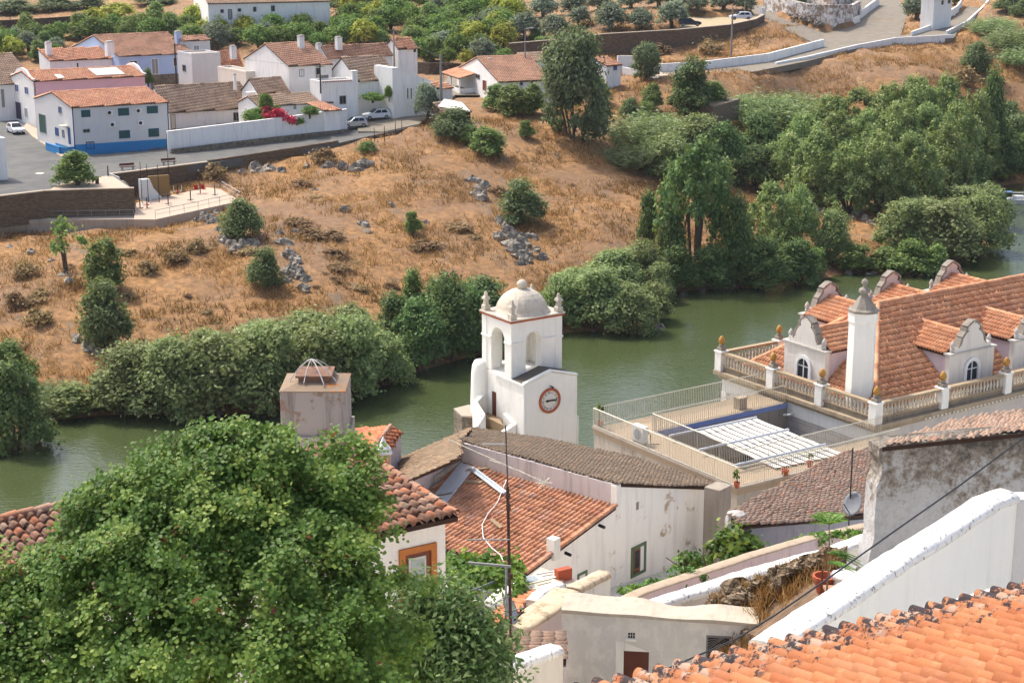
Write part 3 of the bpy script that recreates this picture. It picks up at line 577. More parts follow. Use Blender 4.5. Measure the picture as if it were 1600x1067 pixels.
def dormer(Bs, wdir, back, width, hw_, zb_, ridge_len, seed, win=True, rise=.95):
    """Bs: left foot of the front; wdir along the front; back into the roof."""
    n = -back; zt = zb_+hw_; B = Bs*[1, 1, 0]
    m = MATS['pinkish dormer wall']; dr = MB().box(B+wdir*.12+back*.1, wdir, back, width-.24, 5., zb_-1.2, zt-.05).build('dormer', m, pal)
    f = MB(); X = lambda s, z: B+wdir*(width/2+s)+Z*(zt+z); hwid = width/2
    f.box(B, wdir, back, width, .34, zb_-.6, zt); f.build('dormer_front', plaster('dormer stone', 'd0cac0', '8a8072', .4), dr)
    f = MB(); f.box(B-wdir*.12-back*.1, wdir, back, width+.24, .5, zt, zt+.1); f.build('dormer_cornice', STONEC, dr)
    g = MB(); pr = [(-hwid*.82, .1), (-hwid*.8, .42), (-hwid*.62, .34), (-hwid*.5, .5), (-hwid*.44, .85), (-hwid*.3, 1.15), (-hwid*.22, 1.2)]
    pr += [(-.26*hwid*math.cos(a), 1.3+.4*math.sin(a)) for a in np.linspace(0, math.pi, 8)]; pr += [(-x, z) for x, z in pr[6::-1]]
    g.prism([X(s, z) for s, z in pr], back*.36); g.build('pediment', plaster('dormer stone', 'd0cac0'), dr)
    for sg in (-1, 1): g = MB(); g.lathe(X(sg*hwid*.82, 0)+back*.17, [(.13, .1), (.13, .3), (.07, .36), (.16, .5), (.12, .62), (.03, .78)], 8); g.build('pediment_urn', STONEC, dr, True)
    g = MB(); lo = [(-hwid*.52, .1), (-hwid*.48, .5), (-hwid*.4, .92)]
    for sg in (-1, 1):
        pts = [X(sg*s, z) for s, z in ((hwid*.56, .3), (hwid*.46, .86), (hwid*.3, 1.17), (hwid*.28, 1.42), (0, 1.72))]
        for p, q in zip(pts, pts[1:]): s_ = nrm(np.cross(q-p, back))*.07*sg; g.prism([p, q, q-s_*2, p-s_*2] if sg > 0 else [p, q, q+s_*-2, p+s_*-2], back*.44)
    g.build('scroll_coping', plaster('dark lichen stone', '8a8276'), dr)
    if win:
        r = .46; zc_ = zb_+.95; f = lambda r_, w: B+wdir*(width/2+r_*math.cos(w))+Z*(zc_+r_*math.sin(w))
        g = MB(); g.prism([B+wdir*(width/2-r)+Z*(zb_-.3), B+wdir*(width/2+r)+Z*(zb_-.3)]+[f(r, w) for w in np.linspace(0, math.pi, 11)], n*.02)
        pn = g.build('window', GLASS, dr); g = MB()
        for k in range(12): A, C2 = math.pi*k/12, math.pi*(k+1)/12; g.prism([f(r, A), f(r+.2, A), f(r+.2, C2), f(r, C2)], n*.12)
        for sg in (-1, 1): panel(B, wdir, n, width/2+sg*(r+.1)-.1, width/2+sg*(r+.1)+.1, zb_-.4, zc_, .12, g)
        panel(B, wdir, n, width/2-.03, width/2+.03, zb_-.3, zc_+r-.02, .05, g)
        for zz in (zb_+.25, zc_): panel(B, wdir, n, width/2-r, width/2+r, zz-.025, zz+.025, .045, g)
        g.build('window_frame', WPAINT, pn)
    zr_ = zt+rise; rp = B+wdir*(width/2)+back*.36+Z*zr_
    for sg in (-1, 1):
        ev = B+wdir*(width/2+sg*(width/2+.12))+back*.36+Z*(zt+.06)
        roofpoly('dormer_roof', ev, ev+back, rp, wdir*sg, [ev, ev+back*ridge_len, rp+back*ridge_len, rp], T_PAL, dr, seed=seed+sg, pitch=.22, row=.34, h=.08, seg=3, jit=.006)
    ridge('dormer_ridge', rp+Z*.05, rp+back*ridge_len+Z*.05, T_PAL, dr, .12, seed)
zdm = rz0+.15
def slope_depth(z): return (z-rz0)/(zr-rz0)
fB = P0+V*1.5; fB = fB*[1, 1, 0]+Z*zdm
sA, sB_ = along(fB, U, 1481), along(fB, U, 1550); wD = sB_-sA; hD = -zdm+(fB+U*sA)[2]+up(fB+U*sA, 556)
sC = along(fB, U, 1581)
rl_ = (Wd/2)*((zdm+hD+.95-rz0)/(zr-rz0))
dormer(fB+U*sA, U, V, wD, hD, zdm, rl_, 11); dormer(fB+U*sC, U, V, wD, hD, zdm, rl_, 21)
fL = P0+U*1.5; fL = fL*[1, 1, 0]+Z*zdm; sL0, sL1 = along(fL, V, 1287), along(fL, V, 1224); hL = up(fL+V*sL0, 552)
dormer(fL+V*sL1, -V, U, sL1-sL0, hL, zdm, ru*((zdm+hL+.95-rz0)/(zr-rz0)), 31)
fK = P0+V*(LVp-1.5); fK = fK*[1, 1, 0]+Z*zdm
for k, px in enumerate((1311, 1407, 1499)):      # river-side dormers, seen from behind
    zt_ = zdm+hD; s_ = along(fK+Z*hD, U, px); dormer(fK+U*(s_+wD*.2), -U, -V, wD*1.08, hD+.5, zdm, rl_+1., 41+k, False)
# chimney on the palace
cb = (P0+U*1.6)*[1,1,0]+Z*(zc+.9); cb = cb+V*along(cb, V, 1342)
cz0 = cb[2]; rc = .5*42/pxm(cb)*1.06; zt1 = cz0+up(cb, 503); zt2 = cz0+up(cb, 486); zt3 = cz0+up(cb, 462)
b = MB(); b.lathe(cb*[1, 1, 0], [(rc, rz0-1), (rc*.97, zt1), (rc*1.04, zt1+.05), (rc*1.04, zt2)], 8); ch = b.build('chimney', WHITE, pal)
b = MB(); b.lathe(cb*[1, 1, 0], [(rc*1.12, zt2), (rc*1.12, zt2+.12), (rc*.9, zt2+.2), (rc*.45, zt3-.15), (rc*.3, zt3), (rc*.2, zt3+.1), (rc*.42, zt3+.22), (rc*.4, zt3+.36), (rc*.14, zt3+.48), (rc*.14, zt3+.62), (rc*.26, zt3+.7), (rc*.22, zt3+.85), (.02, zt3+.98)], 8); b.build('chimney_cap', plaster('dark lichen stone', '8a8276'), ch)
# ------------------------------------------------ roof terrace beside the palace
T0 = at(1152, 765, 80); zt0 = T0[2]; Lt = along(T0, V, 927); Ut = along(T0+V*Lt, U, 1127); UtF = along(T0, U, 1300)
ter = thing('terrace_house', (T0[0], T0[1], zt0-5), 'flat roofed house with a beige roof terrace, cream railings and a slatted pergola opening', 'house')
a = lambda px, py: (lambda h: (np.dot(h-T0, U), np.dot(h-T0, V)))(atz(px, py, zt0))
o0, o1, o2, o3 = a(1033, 672), a(1170, 645), a(1160, 733), a(1290, 700)
ou0, ov1 = o2[0], o0[1]; ov0 = o2[1]; PAVE = plaster('beige terrace screed', '9c8a72', '6f5f4a', .4, 1.2)
UW = float(np.dot(P0+U*i_-T0, U))-.06    # reaches the palace wall
b = MB()
for u0, u1, v0, v1 in ((0, ou0, 0, Lt), (ou0, UW, 0, ov0), (ou0, UW, ov1, Lt)): b.box(T0+U*u0+V*v0, U, V, u1-u0, v1-v0, zt0-.3, zt0)
b.build('terrace_floor', PAVE, ter)
b = MB(); 
for u0, u1, v0, v1 in ((0.03, ou0-.03, .03, Lt-.03), (ou0-.03, UW, .03, ov0-.03), (ou0-.03, UW, ov1+.03, Lt-.03)): b.box(T0+U*u0+V*v0, U, V, u1-u0, v1-v0, 6, zt0-.3)
b.build('wall', plaster('stained grey stone wall', 'a89e90', '5c5244', .8, bump=1.), ter)
b = MB(); b.box(T0+U*ou0+V*(ov1-.02), U, V, UW-ou0, .03, zt0-.3, zt0-.02); b.build('blue_parapet', plain('pale blue paint', '8fa0d2', .7), ter)
b = MB(); b.box(T0+U*(ou0-.05)+V*ov0, U, V, UW-ou0, ov1-ov0, zt0-3, zt0-2.6); b.build('patio_floor', plain('dark patio', '5a5048', .9), ter)
b = MB(); b.box(T0-U*.06-V*.06, U, V, UW, .3, zt0, zt0+.1); b.box(T0-U*.06+V*.25, U, V, .3, Lt-.2, zt0, zt0+.1); b.build('kerb', CONC, ter)
def railing(p, q, h=1.05, sp=.125, nm='railing', par=None):
    d = q-p; L = np.linalg.norm(d); d = d/L; b = MB(); n_ = int(L/sp)
    for z in (.08, h): b.tube([p+Z*z, q+Z*z], .03 if z > .5 else .022, 4)
    for k in range(n_+1): w = .024 if k % 14 == 0 else .017; b.tube([p+d*(L*k/n_), p+d*(L*k/n_)+Z*h], w, 4, False)
    return b.build(nm, CREAMP, par or ter)
zk = Z*.1
railing(T0+zk, T0+V*Lt+zk); railing(T0+V*Lt+zk, T0+V*Lt+U*(UW-.3)+zk); railing(T0+zk, T0+U*(UW-1)+zk)
railing(T0+U*ou0+V*ov0, T0+U*ou0+V*ov1); railing(T0+U*ou0+V*ov1, T0+U*UW+V*ov1, sp=.14); railing(T0+U*ou0+V*ov0, T0+U*UW+V*ov0)
pg = MB()
for (px, py), (qx, qy) in (((1046, 681), (1182, 652)), ((1092, 703), (1232, 671)), ((1148, 727), (1290, 694))):
    p, q = atz(px, py, zt0+.35), atz(qx, qy, zt0+.35); pg.tube([p, q], .07, 6)
pgo = pg.build('pergola_beam', plain('pale grey steel', 'c4c6c8', .5, .2), ter)
v0_, v1_ = ov0+1.2, ov1-.5; us = np.linspace(ou0+1.5, UW-.3, 12)
c0 = [atz(*p, zt0+.15) for p in ((1090, 673), (1180, 650), (1322, 707), (1212, 730))]
SL = plain('white awning canvas', 'd8d4c8', .8); aw = MB(); n_ = 9
for k in range(n_):
    f0, f1 = k/n_, (k+.86)/n_; A = c0[0]+(c0[1]-c0[0])*f0; A2 = c0[0]+(c0[1]-c0[0])*f1; B = c0[3]+(c0[2]-c0[3])*f0; B2 = c0[3]+(c0[2]-c0[3])*f1; prev = None
    for j in range(13):
        s = j/12; sg = -.035*math.sin(math.pi*((s*3) % 1))-.04; x, y = A+(B-A)*s+Z*sg, A2+(B2-A2)*s+Z*(sg-.03)
        if prev is not None: aw.prism([prev[0], prev[1], y, x], Z*.02)
        prev = (x, y)
awn = tag(aw.build('awning', SL), 'white slatted canvas awning drawn across the patio opening of the terrace', 'awning')
def crate_box():
    b = MB(); p = at(1155, 640, 89); z = zt0; a_ = a(1155, 641); q = T0+U*a_[0]+V*a_[1]
    b.box(q, U, V, .55, .5, z, z+.62); b.box(q-U*.05-V*.05, U, V, .65, .6, z+.62, z+.7); return b.build('wooden_box', plain('weathered beige wood', 'a2907a', .9))
tag(crate_box(), 'beige wooden box by the railing at the far end of the roof terrace', 'box')
# air conditioner on the terrace
q_ = a(1004, 697); p = T0+U*q_[0]+V*q_[1]; ac = thing('air_conditioner', p, 'white air conditioner unit standing on the roof terrace floor', 'air conditioner')
b = MB(); b.box(p, U, V, .38, .95, zt0+.1, zt0+1.); b.build('casing', WPAINT, ac, bevel=.03)
b = MB(); b.lathe(np.zeros(3), [(.01, 0), (.3, 0), (.3, .02), (.01, .02)], 16); b.v = [p-U*.02+V*(.42)+Z*(zt0-p[2]+.56)+V*x[0]+Z*x[1]-U*x[2] for x in b.v]; b.build('fan_grille', plain('grey grille', '8a8d90', .6), ac)
b = MB(); b.box(p+V*.1, U, V, .38, .1, zt0, zt0+.1); b.box(p+V*.75, U, V, .38, .1, zt0, zt0+.1); b.build('foot', STEEL, ac)
b = MB(); b.tube([p+U*.38+V*.1+Z*(.7+zt0-p[2]), p+U*.6+V*.1+Z*(.5+zt0-p[2]), p+U*.55+V*0+Z*(.02+zt0-p[2]), p+U*.9-V*.3+Z*(.03+zt0-p[2])], .025, 6); b.build('pipe', DARK, ac)
LGREEN = leafmat('potted green', '2c3f16', '4a6424', '7a8c3a')
def pot_plant(px, py, z, r, hplant, label, dry=False, n=160):
    p = atz(px, py, z); t_ = thing('potted_plant', p, label, 'potted plant', None)
    b = MB(); b.lathe(p, [(r*.7, 0), (r, r*1.7), (r*1.12, r*1.7), (r*1.12, r*2), (r*.85, r*2), (r*.8, r*1.6)], 12); b.build('pot', TERRA, t_)
    if hplant:
        Vv, Ff, rn = cloud([[0, 0, hplant*.55, r*1.1, r*1.1, hplant*.5]], n, r*.5, int(px)); npmesh('foliage', Vv+p+Z*r*2, Ff, MATS['potted green'], t_, {'rnd': rn})
        MB().tube([p+Z*r*1.5, p+Z*(r*2+hplant*.6)], .012, 5).build('stem', WOOD, t_)
pot_plant(937, 667, zt0, .16, 1.0, 'tall thin plant in a terracotta pot at the far corner of the terrace railing'); pot_plant(1151, 762, zt0+.1, .15, .75, 'straggly plant in a terracotta pot at the near corner of the terrace railing')
pot_plant(1226, 745, zt0, .2, .0, 'empty terracotta pot behind the front railing of the roof terrace'); pot_plant(1265, 730, zt0, .17, .35, 'terracotta pot with a small bush beside the weathered tile roof edge')
# ------------------------------------------------ long brown roof, red tiled roof and white house between them
Xd = hd(40); Yd = hd(-50)
B0 = at(970, 756, 70); LA = along(B0, Yd, 719); A0 = B0+Yd*LA; A0 = A0+Z*up(A0, 687)
Lc = along(B0, Xd, 1125); C0 = B0+Xd*Lc; C0 = C0+Z*up(C0, 760.5)
hs = thing('white_house', (B0[0], B0[1], 17), 'white walled house with green framed window, long brown roof and lower red tiled roof', 'house')
nb = nrm(np.cross(A0-B0, C0-B0)); nb = nb if nb[2] > 0 else -nb
D0 = onpl(736, 669.5, B0, nb)
roofpoly('roof', B0+Z*.02, A0+Z*.02, C0+Z*.02, C0-B0, [B0+Z*.02-Xd*.12, A0+Z*.02-Xd*.12, D0, onpl(850, 686, B0, nb), onpl(1000, 719, B0, nb), C0+Xd*.15-Yd*.1], T_BROWN, hs, pitch=.2, row=.33, h=.07, seg=3, jit=.018, seed=8, rough_rows=.03)
for _k in (0,): pass
w = MB(); zf = 14.
xy = lambda p, z: np.array([p[0], p[1], z])
w.hexa([xy(B0, zf), xy(C0, zf), xy(C0+Yd*.5, zf), xy(B0+Yd*.5, zf)], [B0-Z*.1, C0-Z*.1, C0+Yd*.5-Z*.1, B0+Yd*.5-Z*.1])
# parapet wall between the two roofs, pinkish
pa = MB(); pa.hexa([xy(B0-Xd*.02, zf), xy(A0-Xd*.02, zf), xy(A0-Xd*.3, zf), xy(B0-Xd*.3, zf)][::-1], [B0+Z*.02-Xd*.02, A0+Z*.02-Xd*.02, A0+Z*.02-Xd*.3, B0+Z*.02-Xd*.3][::-1])
pa.build('parapet', plaster('pink stained plaster', 'c4bab4', '6f655c', .6), hs)
# red tiled lower roof
B1p = B0-Xd*.3; R1 = B1p+Z*up(B1p, 790.5); R0 = (A0-Xd*.3); R0 = R0+Z*up(R0, 722)
R2 = onpl(820, 897, B0, Yd); 
nr = nrm(np.cross(R0-R1, R2-R1)); nr = nr if nr[2] > 0 else -nr
poly = [R1, R2, onpl(700, 858, R1, nr), onpl(690, 800, R1, nr), onpl(655, 779, R1, nr), onpl(716, 723, R1, nr)]
roofpoly('lower_roof', R1, R2, R0, R2-R1, poly, T_MID, hs, pitch=.235, row=.46, h=.1, seg=4, jit=.006, seed=12, lift=.012, vd=1., ld=.15)
ridge('verge_tile', R1+Z*.05, R2+Z*.05, T_MID, hs, .11, 5)
# gable wall in the plane of the white front, under the verge
w.hexa([xy(R2-Xd*3, zf), xy(R2, zf), xy(R2+Yd*.5, zf), xy(R2-Xd*3+Yd*.5, zf)], [xy(R2-Xd*3, R2[2]-.9), R2-Z*.14, R2-Z*.14+Yd*.5, xy(R2-Xd*3+Yd*.5, R2[2]-.9)])
w.hexa([xy(R2, zf), xy(B0-Xd*.3, zf), xy(B0-Xd*.3+Yd*.5, zf), xy(R2+Yd*.5, zf)], [R2-Z*.14, R1-Z*.14, R1-Z*.14+Yd*.5, R2-Z*.14+Yd*.5])
w.hexa([xy(B0-Xd*.32-Yd*.02, zf), xy(B0-Yd*.02, zf), xy(B0+Yd*.3, zf), xy(B0-Xd*.32+Yd*.3, zf)], [xy(B0-Xd*.32-Yd*.02, B0[2]+.0), xy(B0-Yd*.02, B0[2]+.0), xy(B0+Yd*.3, B0[2]), xy(B0-Xd*.32+Yd*.3, B0[2])])
w.build('wall', plaster('peeling white plaster', 'f0eadd', 'a39684', .35, patch='b7a183', pamt=.0), hs, bevel=.03)
nw = -Yd
(wa0, wz1), (wa1, _) = wpx(B0, Xd, nw, 986, 856), wpx(B0, Xd, nw, 1009, 845); wz0 = wpx(B0, Xd, nw, 986, 903)[1]
fr = frame_on(B0, Xd, nw, wa0, wa1, wz0, wz1, .13, .05).build('window_frame', plain('sage green trim', '5d7250', .7), hs)
rv = panel(B0, Xd, nw, wa0+.13, wa1-.13, wz0+.13, wz1-.13, .008).build('window', plain('red brown reveal', '6a4230', .8), hs)
s0 = wa0+.2; s1 = wa1-.42
frame_on(B0, Xd, nw, s0, s1, wz0+.28, wz1-.16, .07, .03).build('sash', plain('varnished wood', '8a5a34', .6), rv)
pn = panel(B0, Xd, nw, s0+.07, s1-.07, wz0+.35, wz1-.23, .014).build('pane', GLASS, rv)
panel(B0, Xd, nw, s1+.01, wa1-.14, wz0+.14, wz1-.14, .02).build('shutter_reveal', WHITE, rv)
(ha, hz) = wpx(B0, Xd, nw, 996, 790); panel(B0, Xd, nw, ha-.1, ha+.1, hz-.18, hz+.18, .006).build('niche', plain('grey niche', '8c867e', .9), hs)
(ha, hz) = wpx(B0, Xd, nw, 909, 897); frame_on(B0, Xd, nw, ha-.3, ha+.35, hz-.8, hz+.1, .1, .04).build('window_frame', MATS['sage green trim'], hs)
for px, py in ((936, 820), (883, 863)):
    ha, hz = wpx(B0, Xd, nw, px, py); p = xy(B0+Xd*ha, hz); MB().tube([p+Yd*.1, p-Yd*.3-Z*.04], .07, 8).build('rain_spout', DARK, hs)
# chimney stub on the red roof, loose boards, white corrugated sheets, gutter, plank
q = onpl(865, 862, R1, nr); b = MB(); b.box(q-Xd*.2-Yd*.2, Xd, Yd, .4, .42, q[2]-.3, q[2]+.62); b.box(q-Xd*.13-Yd*.13, Xd, Yd, .26, .28, q[2]+.62, q[2]+.64); b.build('roof_chimney', WHITE2, hs, bevel=.02)
dn = nrm(R2-R1); al = nrm(R0-R1)
b = MB()
for k in range(9):
    f = k/9; p = onpl(721-1.5*0+f*22, 727+f*7, R1, nr)+nr*.11; e = onpl(681+f*18, 776+f*14, R1, nr)+nr*.11; b.tube([p, e], .05, 6)
sh_ = b.build('corrugated_sheet', plain('white corrugated sheeting', 'd2d0cc', .6)); tag(sh_, 'white corrugated sheets patching the upper corner of the red tiled roof', 'roof sheet')
b = MB(); p, e = onpl(740, 739, R1, nr)+nr*.16, onpl(789, 776, R1, nr)+nr*.16; s_ = nrm(np.cross(e-p, nr))*.1
for o in (-1, 0, 1): b.tube([p+s_*o+nr*(.04 if o else 0), e+s_*o+nr*(.04 if o else 0)], .06, 6)
tag(b.build('metal_gutter', plain('silver zinc', 'a9b2bb', .4, .5)), 'silver zinc channel lying down the slope of the red tiled roof', 'gutter')
for i, (px, py, l_, wd, lab) in enumerate(((776, 822, .95, .2, 'weathered board lying midway on the red tiled roof'), (774, 872, .8, .22, 'short board lying near the eave of the red tiled roof'), (741, 757, .8, .25, 'dark broken board beside the white corrugated sheets'), (748, 737, 1.1, .2, 'broken tiles and board at the top of the white corrugated sheets'), (691, 778, .9, .2, 'brown board at the foot of the white corrugated sheets'))):
    p = onpl(px, py, R1, nr)+nr*.15; b = MB(); b.slab(p, nrm(al*(1 if i != 1 else .8)+dn*.4*(i-1)), nrm(np.cross(nr, al)), nr, l_, wd, .04); tag(b.build('loose_board', plain('weathered board', '8f7a60', .9)), lab, 'board')
wv = MB(); pts = []
for px, py in ((792, 755), (778, 790), (763, 808), (754, 825), (756, 845), (770, 862), (783, 872), (788, 884)): pts.append(onpl(px, py, R1, nr)+nr*.17)
tag(wv.tube(pts, .022, 6).build('white_cable', WPAINT), 'white cable snaking down the red tiled roof beside the mast', 'cable')
# roof continuing down towards the river at the far end, with its side walls
n2 = nrm(np.cross(D0-A0, at(629, 716, 77)-A0)); 
hip = thing('lean_to_house', at(660, 760, 76), 'low house end with brown lichen roof sloping to the river and a bare parapet wall', 'house')
q0 = at(736, 669.5, D0[1]); q1 = at(719, 686, A0[1]+.1); q2 = at(627, 716, 79); q3 = at(640, 748, 71.8); n2 = nrm(np.cross(q3-q1, q2-q1)); n2 = n2 if n2[2] > 0 else -n2; q0 = onpl(736, 669.5, q1, n2)
roofpoly('roof', q0, q1, q2, q2-q0, [q0, q1, onpl(719, 714, q0, n2), onpl(640, 748, q0, n2), onpl(626, 748, q0, n2), q2], T_BROWN, hip, pitch=.2, row=.33, h=.07, seg=3, jit=.018, seed=9, rough_rows=.03)
e0, e1 = onpl(721, 725, R1, nr), onpl(661, 771, R1, nr); s_ = hd(-150)*0+nrm(np.cross(Z, e1-e0))*-.24
e0 = e0+Z*up(e0, 718); e1 = e1+Z*up(e1, 756); e2 = e1+(e1-e0)*.5; b = MB(); b.hexa([xy(e0, 12), xy(e2, 12), xy(e2+s_, 12), xy(e0+s_, 12)], [e0, e2, e2+s_, e0+s_]); b.build('parapet', plaster('streaked beige parapet', 'b8ac9e', '5a5148', .8), hip)
b = MB(); b.hexa([xy(p, 10) for p in (q0, q1, q3, q2)], [p-Z*.25 for p in (q0, q1, q3, q2)]); b.build('wall', PINKW, hip)
# grey support wall at the terrace corner and the brown roofed house below the palace
b = MB(); c0 = at(1124, 765, 73); b.box(c0, Xd, Yd, 1., .8, 12, c0[2]-.05); tag(b.build('rubble_pier', plaster('mottled rubble pier', '9a8f80', '5a5146', .7, bump=1.2)), 'narrow rubble pier between the white house and the terrace corner', 'wall')
br = thing('brown_roofed_house', at(1250, 840, 64), 'grey plastered house with a broad weathered pink brown tile roof below the palace', 'house')
p1, p2 = at(1159, 819, 62), at(1364, 803, 68); p3 = at(1376, 701, 80); n3 = nrm(np.cross(p2-p1, p3-p1)); n3 = n3 if n3[2] > 0 else -n3
roofpoly('roof', p1, p2, p3, p2-p1, [p1-(p3-p2)*.02, p2+(p2-p1)*.08, p3+(p2-p1)*.15, p3, onpl(1320, 706, p1, n3), onpl(1278, 725, p1, n3), onpl(1172, 783, p1, n3), onpl(1137, 802, p1, n3)], T_PINKB, br, pitch=.2, row=.32, h=.07, seg=3, jit=.025, seed=14, rough_rows=.04)
b = MB(); hp = [p1, p2, p3, onpl(1137, 800, p1, n3)]; b.hexa([xy(p, 14) for p in hp], [p-Z*.2 for p in hp]); b.build('wall', plaster('blue grey shaded plaster', '9c9da0', '5f5c58', .6, bump=.9), br)
q = onpl(1150, 806, p1, n3); b = MB(); b.lathe(q*[1, 1, 0], [(.42, 15), (.42, q[2]-.1), (.36, q[2]+.12), (.15, q[2]+.2)], 10); b.build('corner_post', GREYW, br)
# satellite dish on its pole
dp = at(1327, 806, 66.); ds = thing('satellite_dish', dp, 'grey satellite dish on a thin pole at the eave of the brown roof', 'satellite dish')
zt_ = dp[2]+up(dp, 700); MB().tube([dp-Z*.4, dp*[1, 1, 0]+Z*zt_], .03, 6).build('pole', DARK, ds)
def dish(c, n, r, par, m):
    u_ = nrm(np.cross(n, Z)); v_ = np.cross(u_, n); b = MB(); i0 = 0; K = 18
    for k, (f, o) in enumerate(((.02, 0), (.4, .03), (.75, .1), (1, .18), (1, .16), (.75, .08), (.02, -.02))): b.v += [c+(u_*math.cos(2*math.pi*j/K)*.92+v_*math.sin(2*math.pi*j/K))*r*f+n*r*o for j in range(K)]
    for k in range(6):
        for j in range(K): j2 = (j+1) % K; b.f.append((k*K+j, k*K+j2, (k+1)*K+j2, (k+1)*K+j))
    o_ = b.build('dish', m, par, True); MB().tube([c-v_*r*.8, c+n*r*1.1-v_*r*.25], .02, 5).build('feed_arm', DARK, par); return o_
pz = dp*[1, 1, 0]+Z*(dp[2]+up(dp, 784)); dish(pz+np.array([.1, -.25, 0]), nrm(np.array([-.75, -.5, .45])), .52, ds, plain('grey dish', '74777a', .5))
MB().tube([pz-Z*.05, pz+np.array([.1, -.2, -.05])], .04, 6).build('bracket', DARK, ds)
# ragged grey wall house near the frame's edge
rg = thing('ragged_house', at(1480, 860, 46), 'tall weathered grey white house wall with ragged broken edge and black lichen', 'house')
G0 = at(1374, 704, 46); gd = hd(78); Lg = 16.
t = NT('flaking lime wall'); nbig = t.noise(.9, detail=9, rough=.7); nf = t.noise(5, detail=8, rough=.75); sxyz = t.n('SeparateXYZ', {0: t.n('NewGeometry').outputs['Position']})
hgt = t.n('MapRange', {0: sxyz.outputs[2], 1: G0[2]-4., 2: G0[2]+.4, 3: -.10, 4: .2}).outputs[0]; f = t.math('ADD', t.math('MULTIPLY', t.math('ADD', nbig, nf), .5), hgt)
c = t.ramp(nf, [(.3, 'a9a8a6'), (.6, 'c6c4c0'), (.75, 'b3b0ab')]); c = t.mix(t.ramp(f, [(.54, 0.), (.62, 1.)]), c, '8c8274'); c = t.mix(t.ramp(f, [(.62, 0.), (.72, .92)]), c, '45413a')
t.col(c); t.bump(t.math('ADD', nf, nbig), 1., .08); FLAKE = t.m
rs = np.random.RandomState(3); b = MB(); n_ = 16
edge = [(1374, 700), (1373, 715), (1379, 728), (1376, 748), (1370, 760), (1368, 790), (1366, 815), (1366, 840), (1358, 870), (1354, 895), (1352, 930), (1350, 1050)]
el = [onpl(px, py, G0, np.cross(gd, Z)) for px, py in edge]
top = [(1374, 700), (1400, 694), (1440, 690), (1500, 684), (1560, 679), (1620, 675), (1900, 660)]
tp = [onpl(px, py, G0, np.cross(gd, Z)) for px, py in top]
ol = el[::-1]+tp[1:]+[xy(tp[-1], el[-1][2])]
b.prism(ol, np.cross(Z, gd)*.0+hd(-12)*.75)
b.build('wall', FLAKE, rg)
r1, r2, r3 = onpl(1378, 698, G0, np.cross(gd, Z))+Z*.02, tp[-2]+Z*.05, at(1482, 656, 49.5); r4 = at(1640, 660, 51)
roofpoly('roof', r1, r2, r3, r3-r1*[1, 1, 1]-Z*3, [r1, r2+gd*2, r4+gd*2, r3], T_PINKB, rg, pitch=.17, row=.3, h=.04, seg=3, jit=.03, seed=15, rough_rows=.05)
# ------------------------------------------------ house under the big tree, water-tank chimney, small pink house, ornate chimney
h0 = thing('old_tiled_house', at(520, 900, 42), 'white house with orange framed window and mottled tile roof behind the big tree', 'house')
e1 = at(713, 806, 40); ed = hd(58); e0 = e1-ed*14; n_ = None
kk = at(548, 694, 44.5); nh = nrm(np.cross(e0-e1, kk-e1)); nh = nh if nh[2] > 0 else -nh
g0 = onpl(-60, 826, e1, nh); g1 = onpl(110, 785, e1, nh)
rgd = nrm(kk-onpl(470, 706, e1, nh)); roofpoly('roof', e1, e0, kk, e1-kk, [e1+ed*.05, kk, g1, g0, g0-ed*4+(e1-kk)*.8, e0-ed*6], T_OLD, h0, pitch=.245, row=.4, h=.095, seg=5, jit=.016, seed=21, rough_rows=.03)
ridge('ridge_tile', g0+Z*.05, kk+Z*.05, T_OLD, h0, .13, 8); ridge('verge_tile', kk+Z*.04, e1+Z*.06, T_OLD, h0, .12, 6); 
ew = e1-ed*.12+hd(-32)*.35; nH = -hd(-32); b = MB(); b.box(ew, ed, hd(-32), -14, 6, 10, e1[2]-.12); b.build('wall', plaster('warm white plaster', 'e2dad0', 'a0968a', .3), h0)
wx0, wz1 = wpx(ew, ed, nH, 681, 846); wx1, wz0 = wx0-1.05, wz1-2.1
fr = frame_on(ew, ed, nH, wx1, wx0, wz0, wz1, .16, .06).build('window_frame', plain('ochre orange trim', 'b06a34', .75), h0)
panel(ew, ed, nH, wx1+.16, wx0-.16, wz0+.16, wz1-.16, .01).build('window', plain('dark red brown sash', '6b3422', .5), h0)
frame_on(ew, ed, nH, wx1+.26, wx0-.3, wz0+.25, wz1-.28, .05, .04).build('sash', plain('light sash', 'b9b2a8', .6), fr)
panel(ew, ed, nH, wx1+.31, wx0-.35, wz0+.3, wz1-.33, .02).build('pane', plain('pale curtain glass', '9aa09c', .2), fr)
# tank-like chimney
tk = at(490, 684, 46.5); w_ = 101/pxm(tk); tz0 = tk[2]-1.2; tz1 = tk[2]+up(tk, 613); fx = RT*1.; fy = np.array([0, 1., 0]); ox = at(439.5, 684, 46.5)
big = thing('square_chimney', (tk[0], tk[1], tz0), 'big square pinkish stained chimney with rusty cap and white pipe crown', 'chimney')
b = MB(); b.box(ox, fx, fy, w_, w_, tz0-2, tz1); b.build('shaft', plaster('rust stained pink plaster', '968d86', '4e4238', 1., 1.6, 1., patch='80695a', pamt=.25, pscale=2.2), big, bevel=.02)
b = MB(); b.box(ox-fx*.08-fy*.08, fx, fy, w_+.16, w_+.16, tz0-2, tz0+1.25); b.build('base', plaster('rust stained pink plaster', ''), big)
RUSTC = plaster('rust orange cement', '85735f', '6b5c4c', .6, 2., .5, patch='a5642f', pamt=.2, pscale=1.5)
b = MB(); c4 = [ox+fx*(.5*w_)+fy*(.5*w_)]; cc = c4[0]*[1, 1, 0]; b.lathe(cc, [(w_*.51, tz1), (w_*.51, tz1+.03), (w_*.2, tz1+.2)], sq=fx); b.build('cap', RUSTC, big)
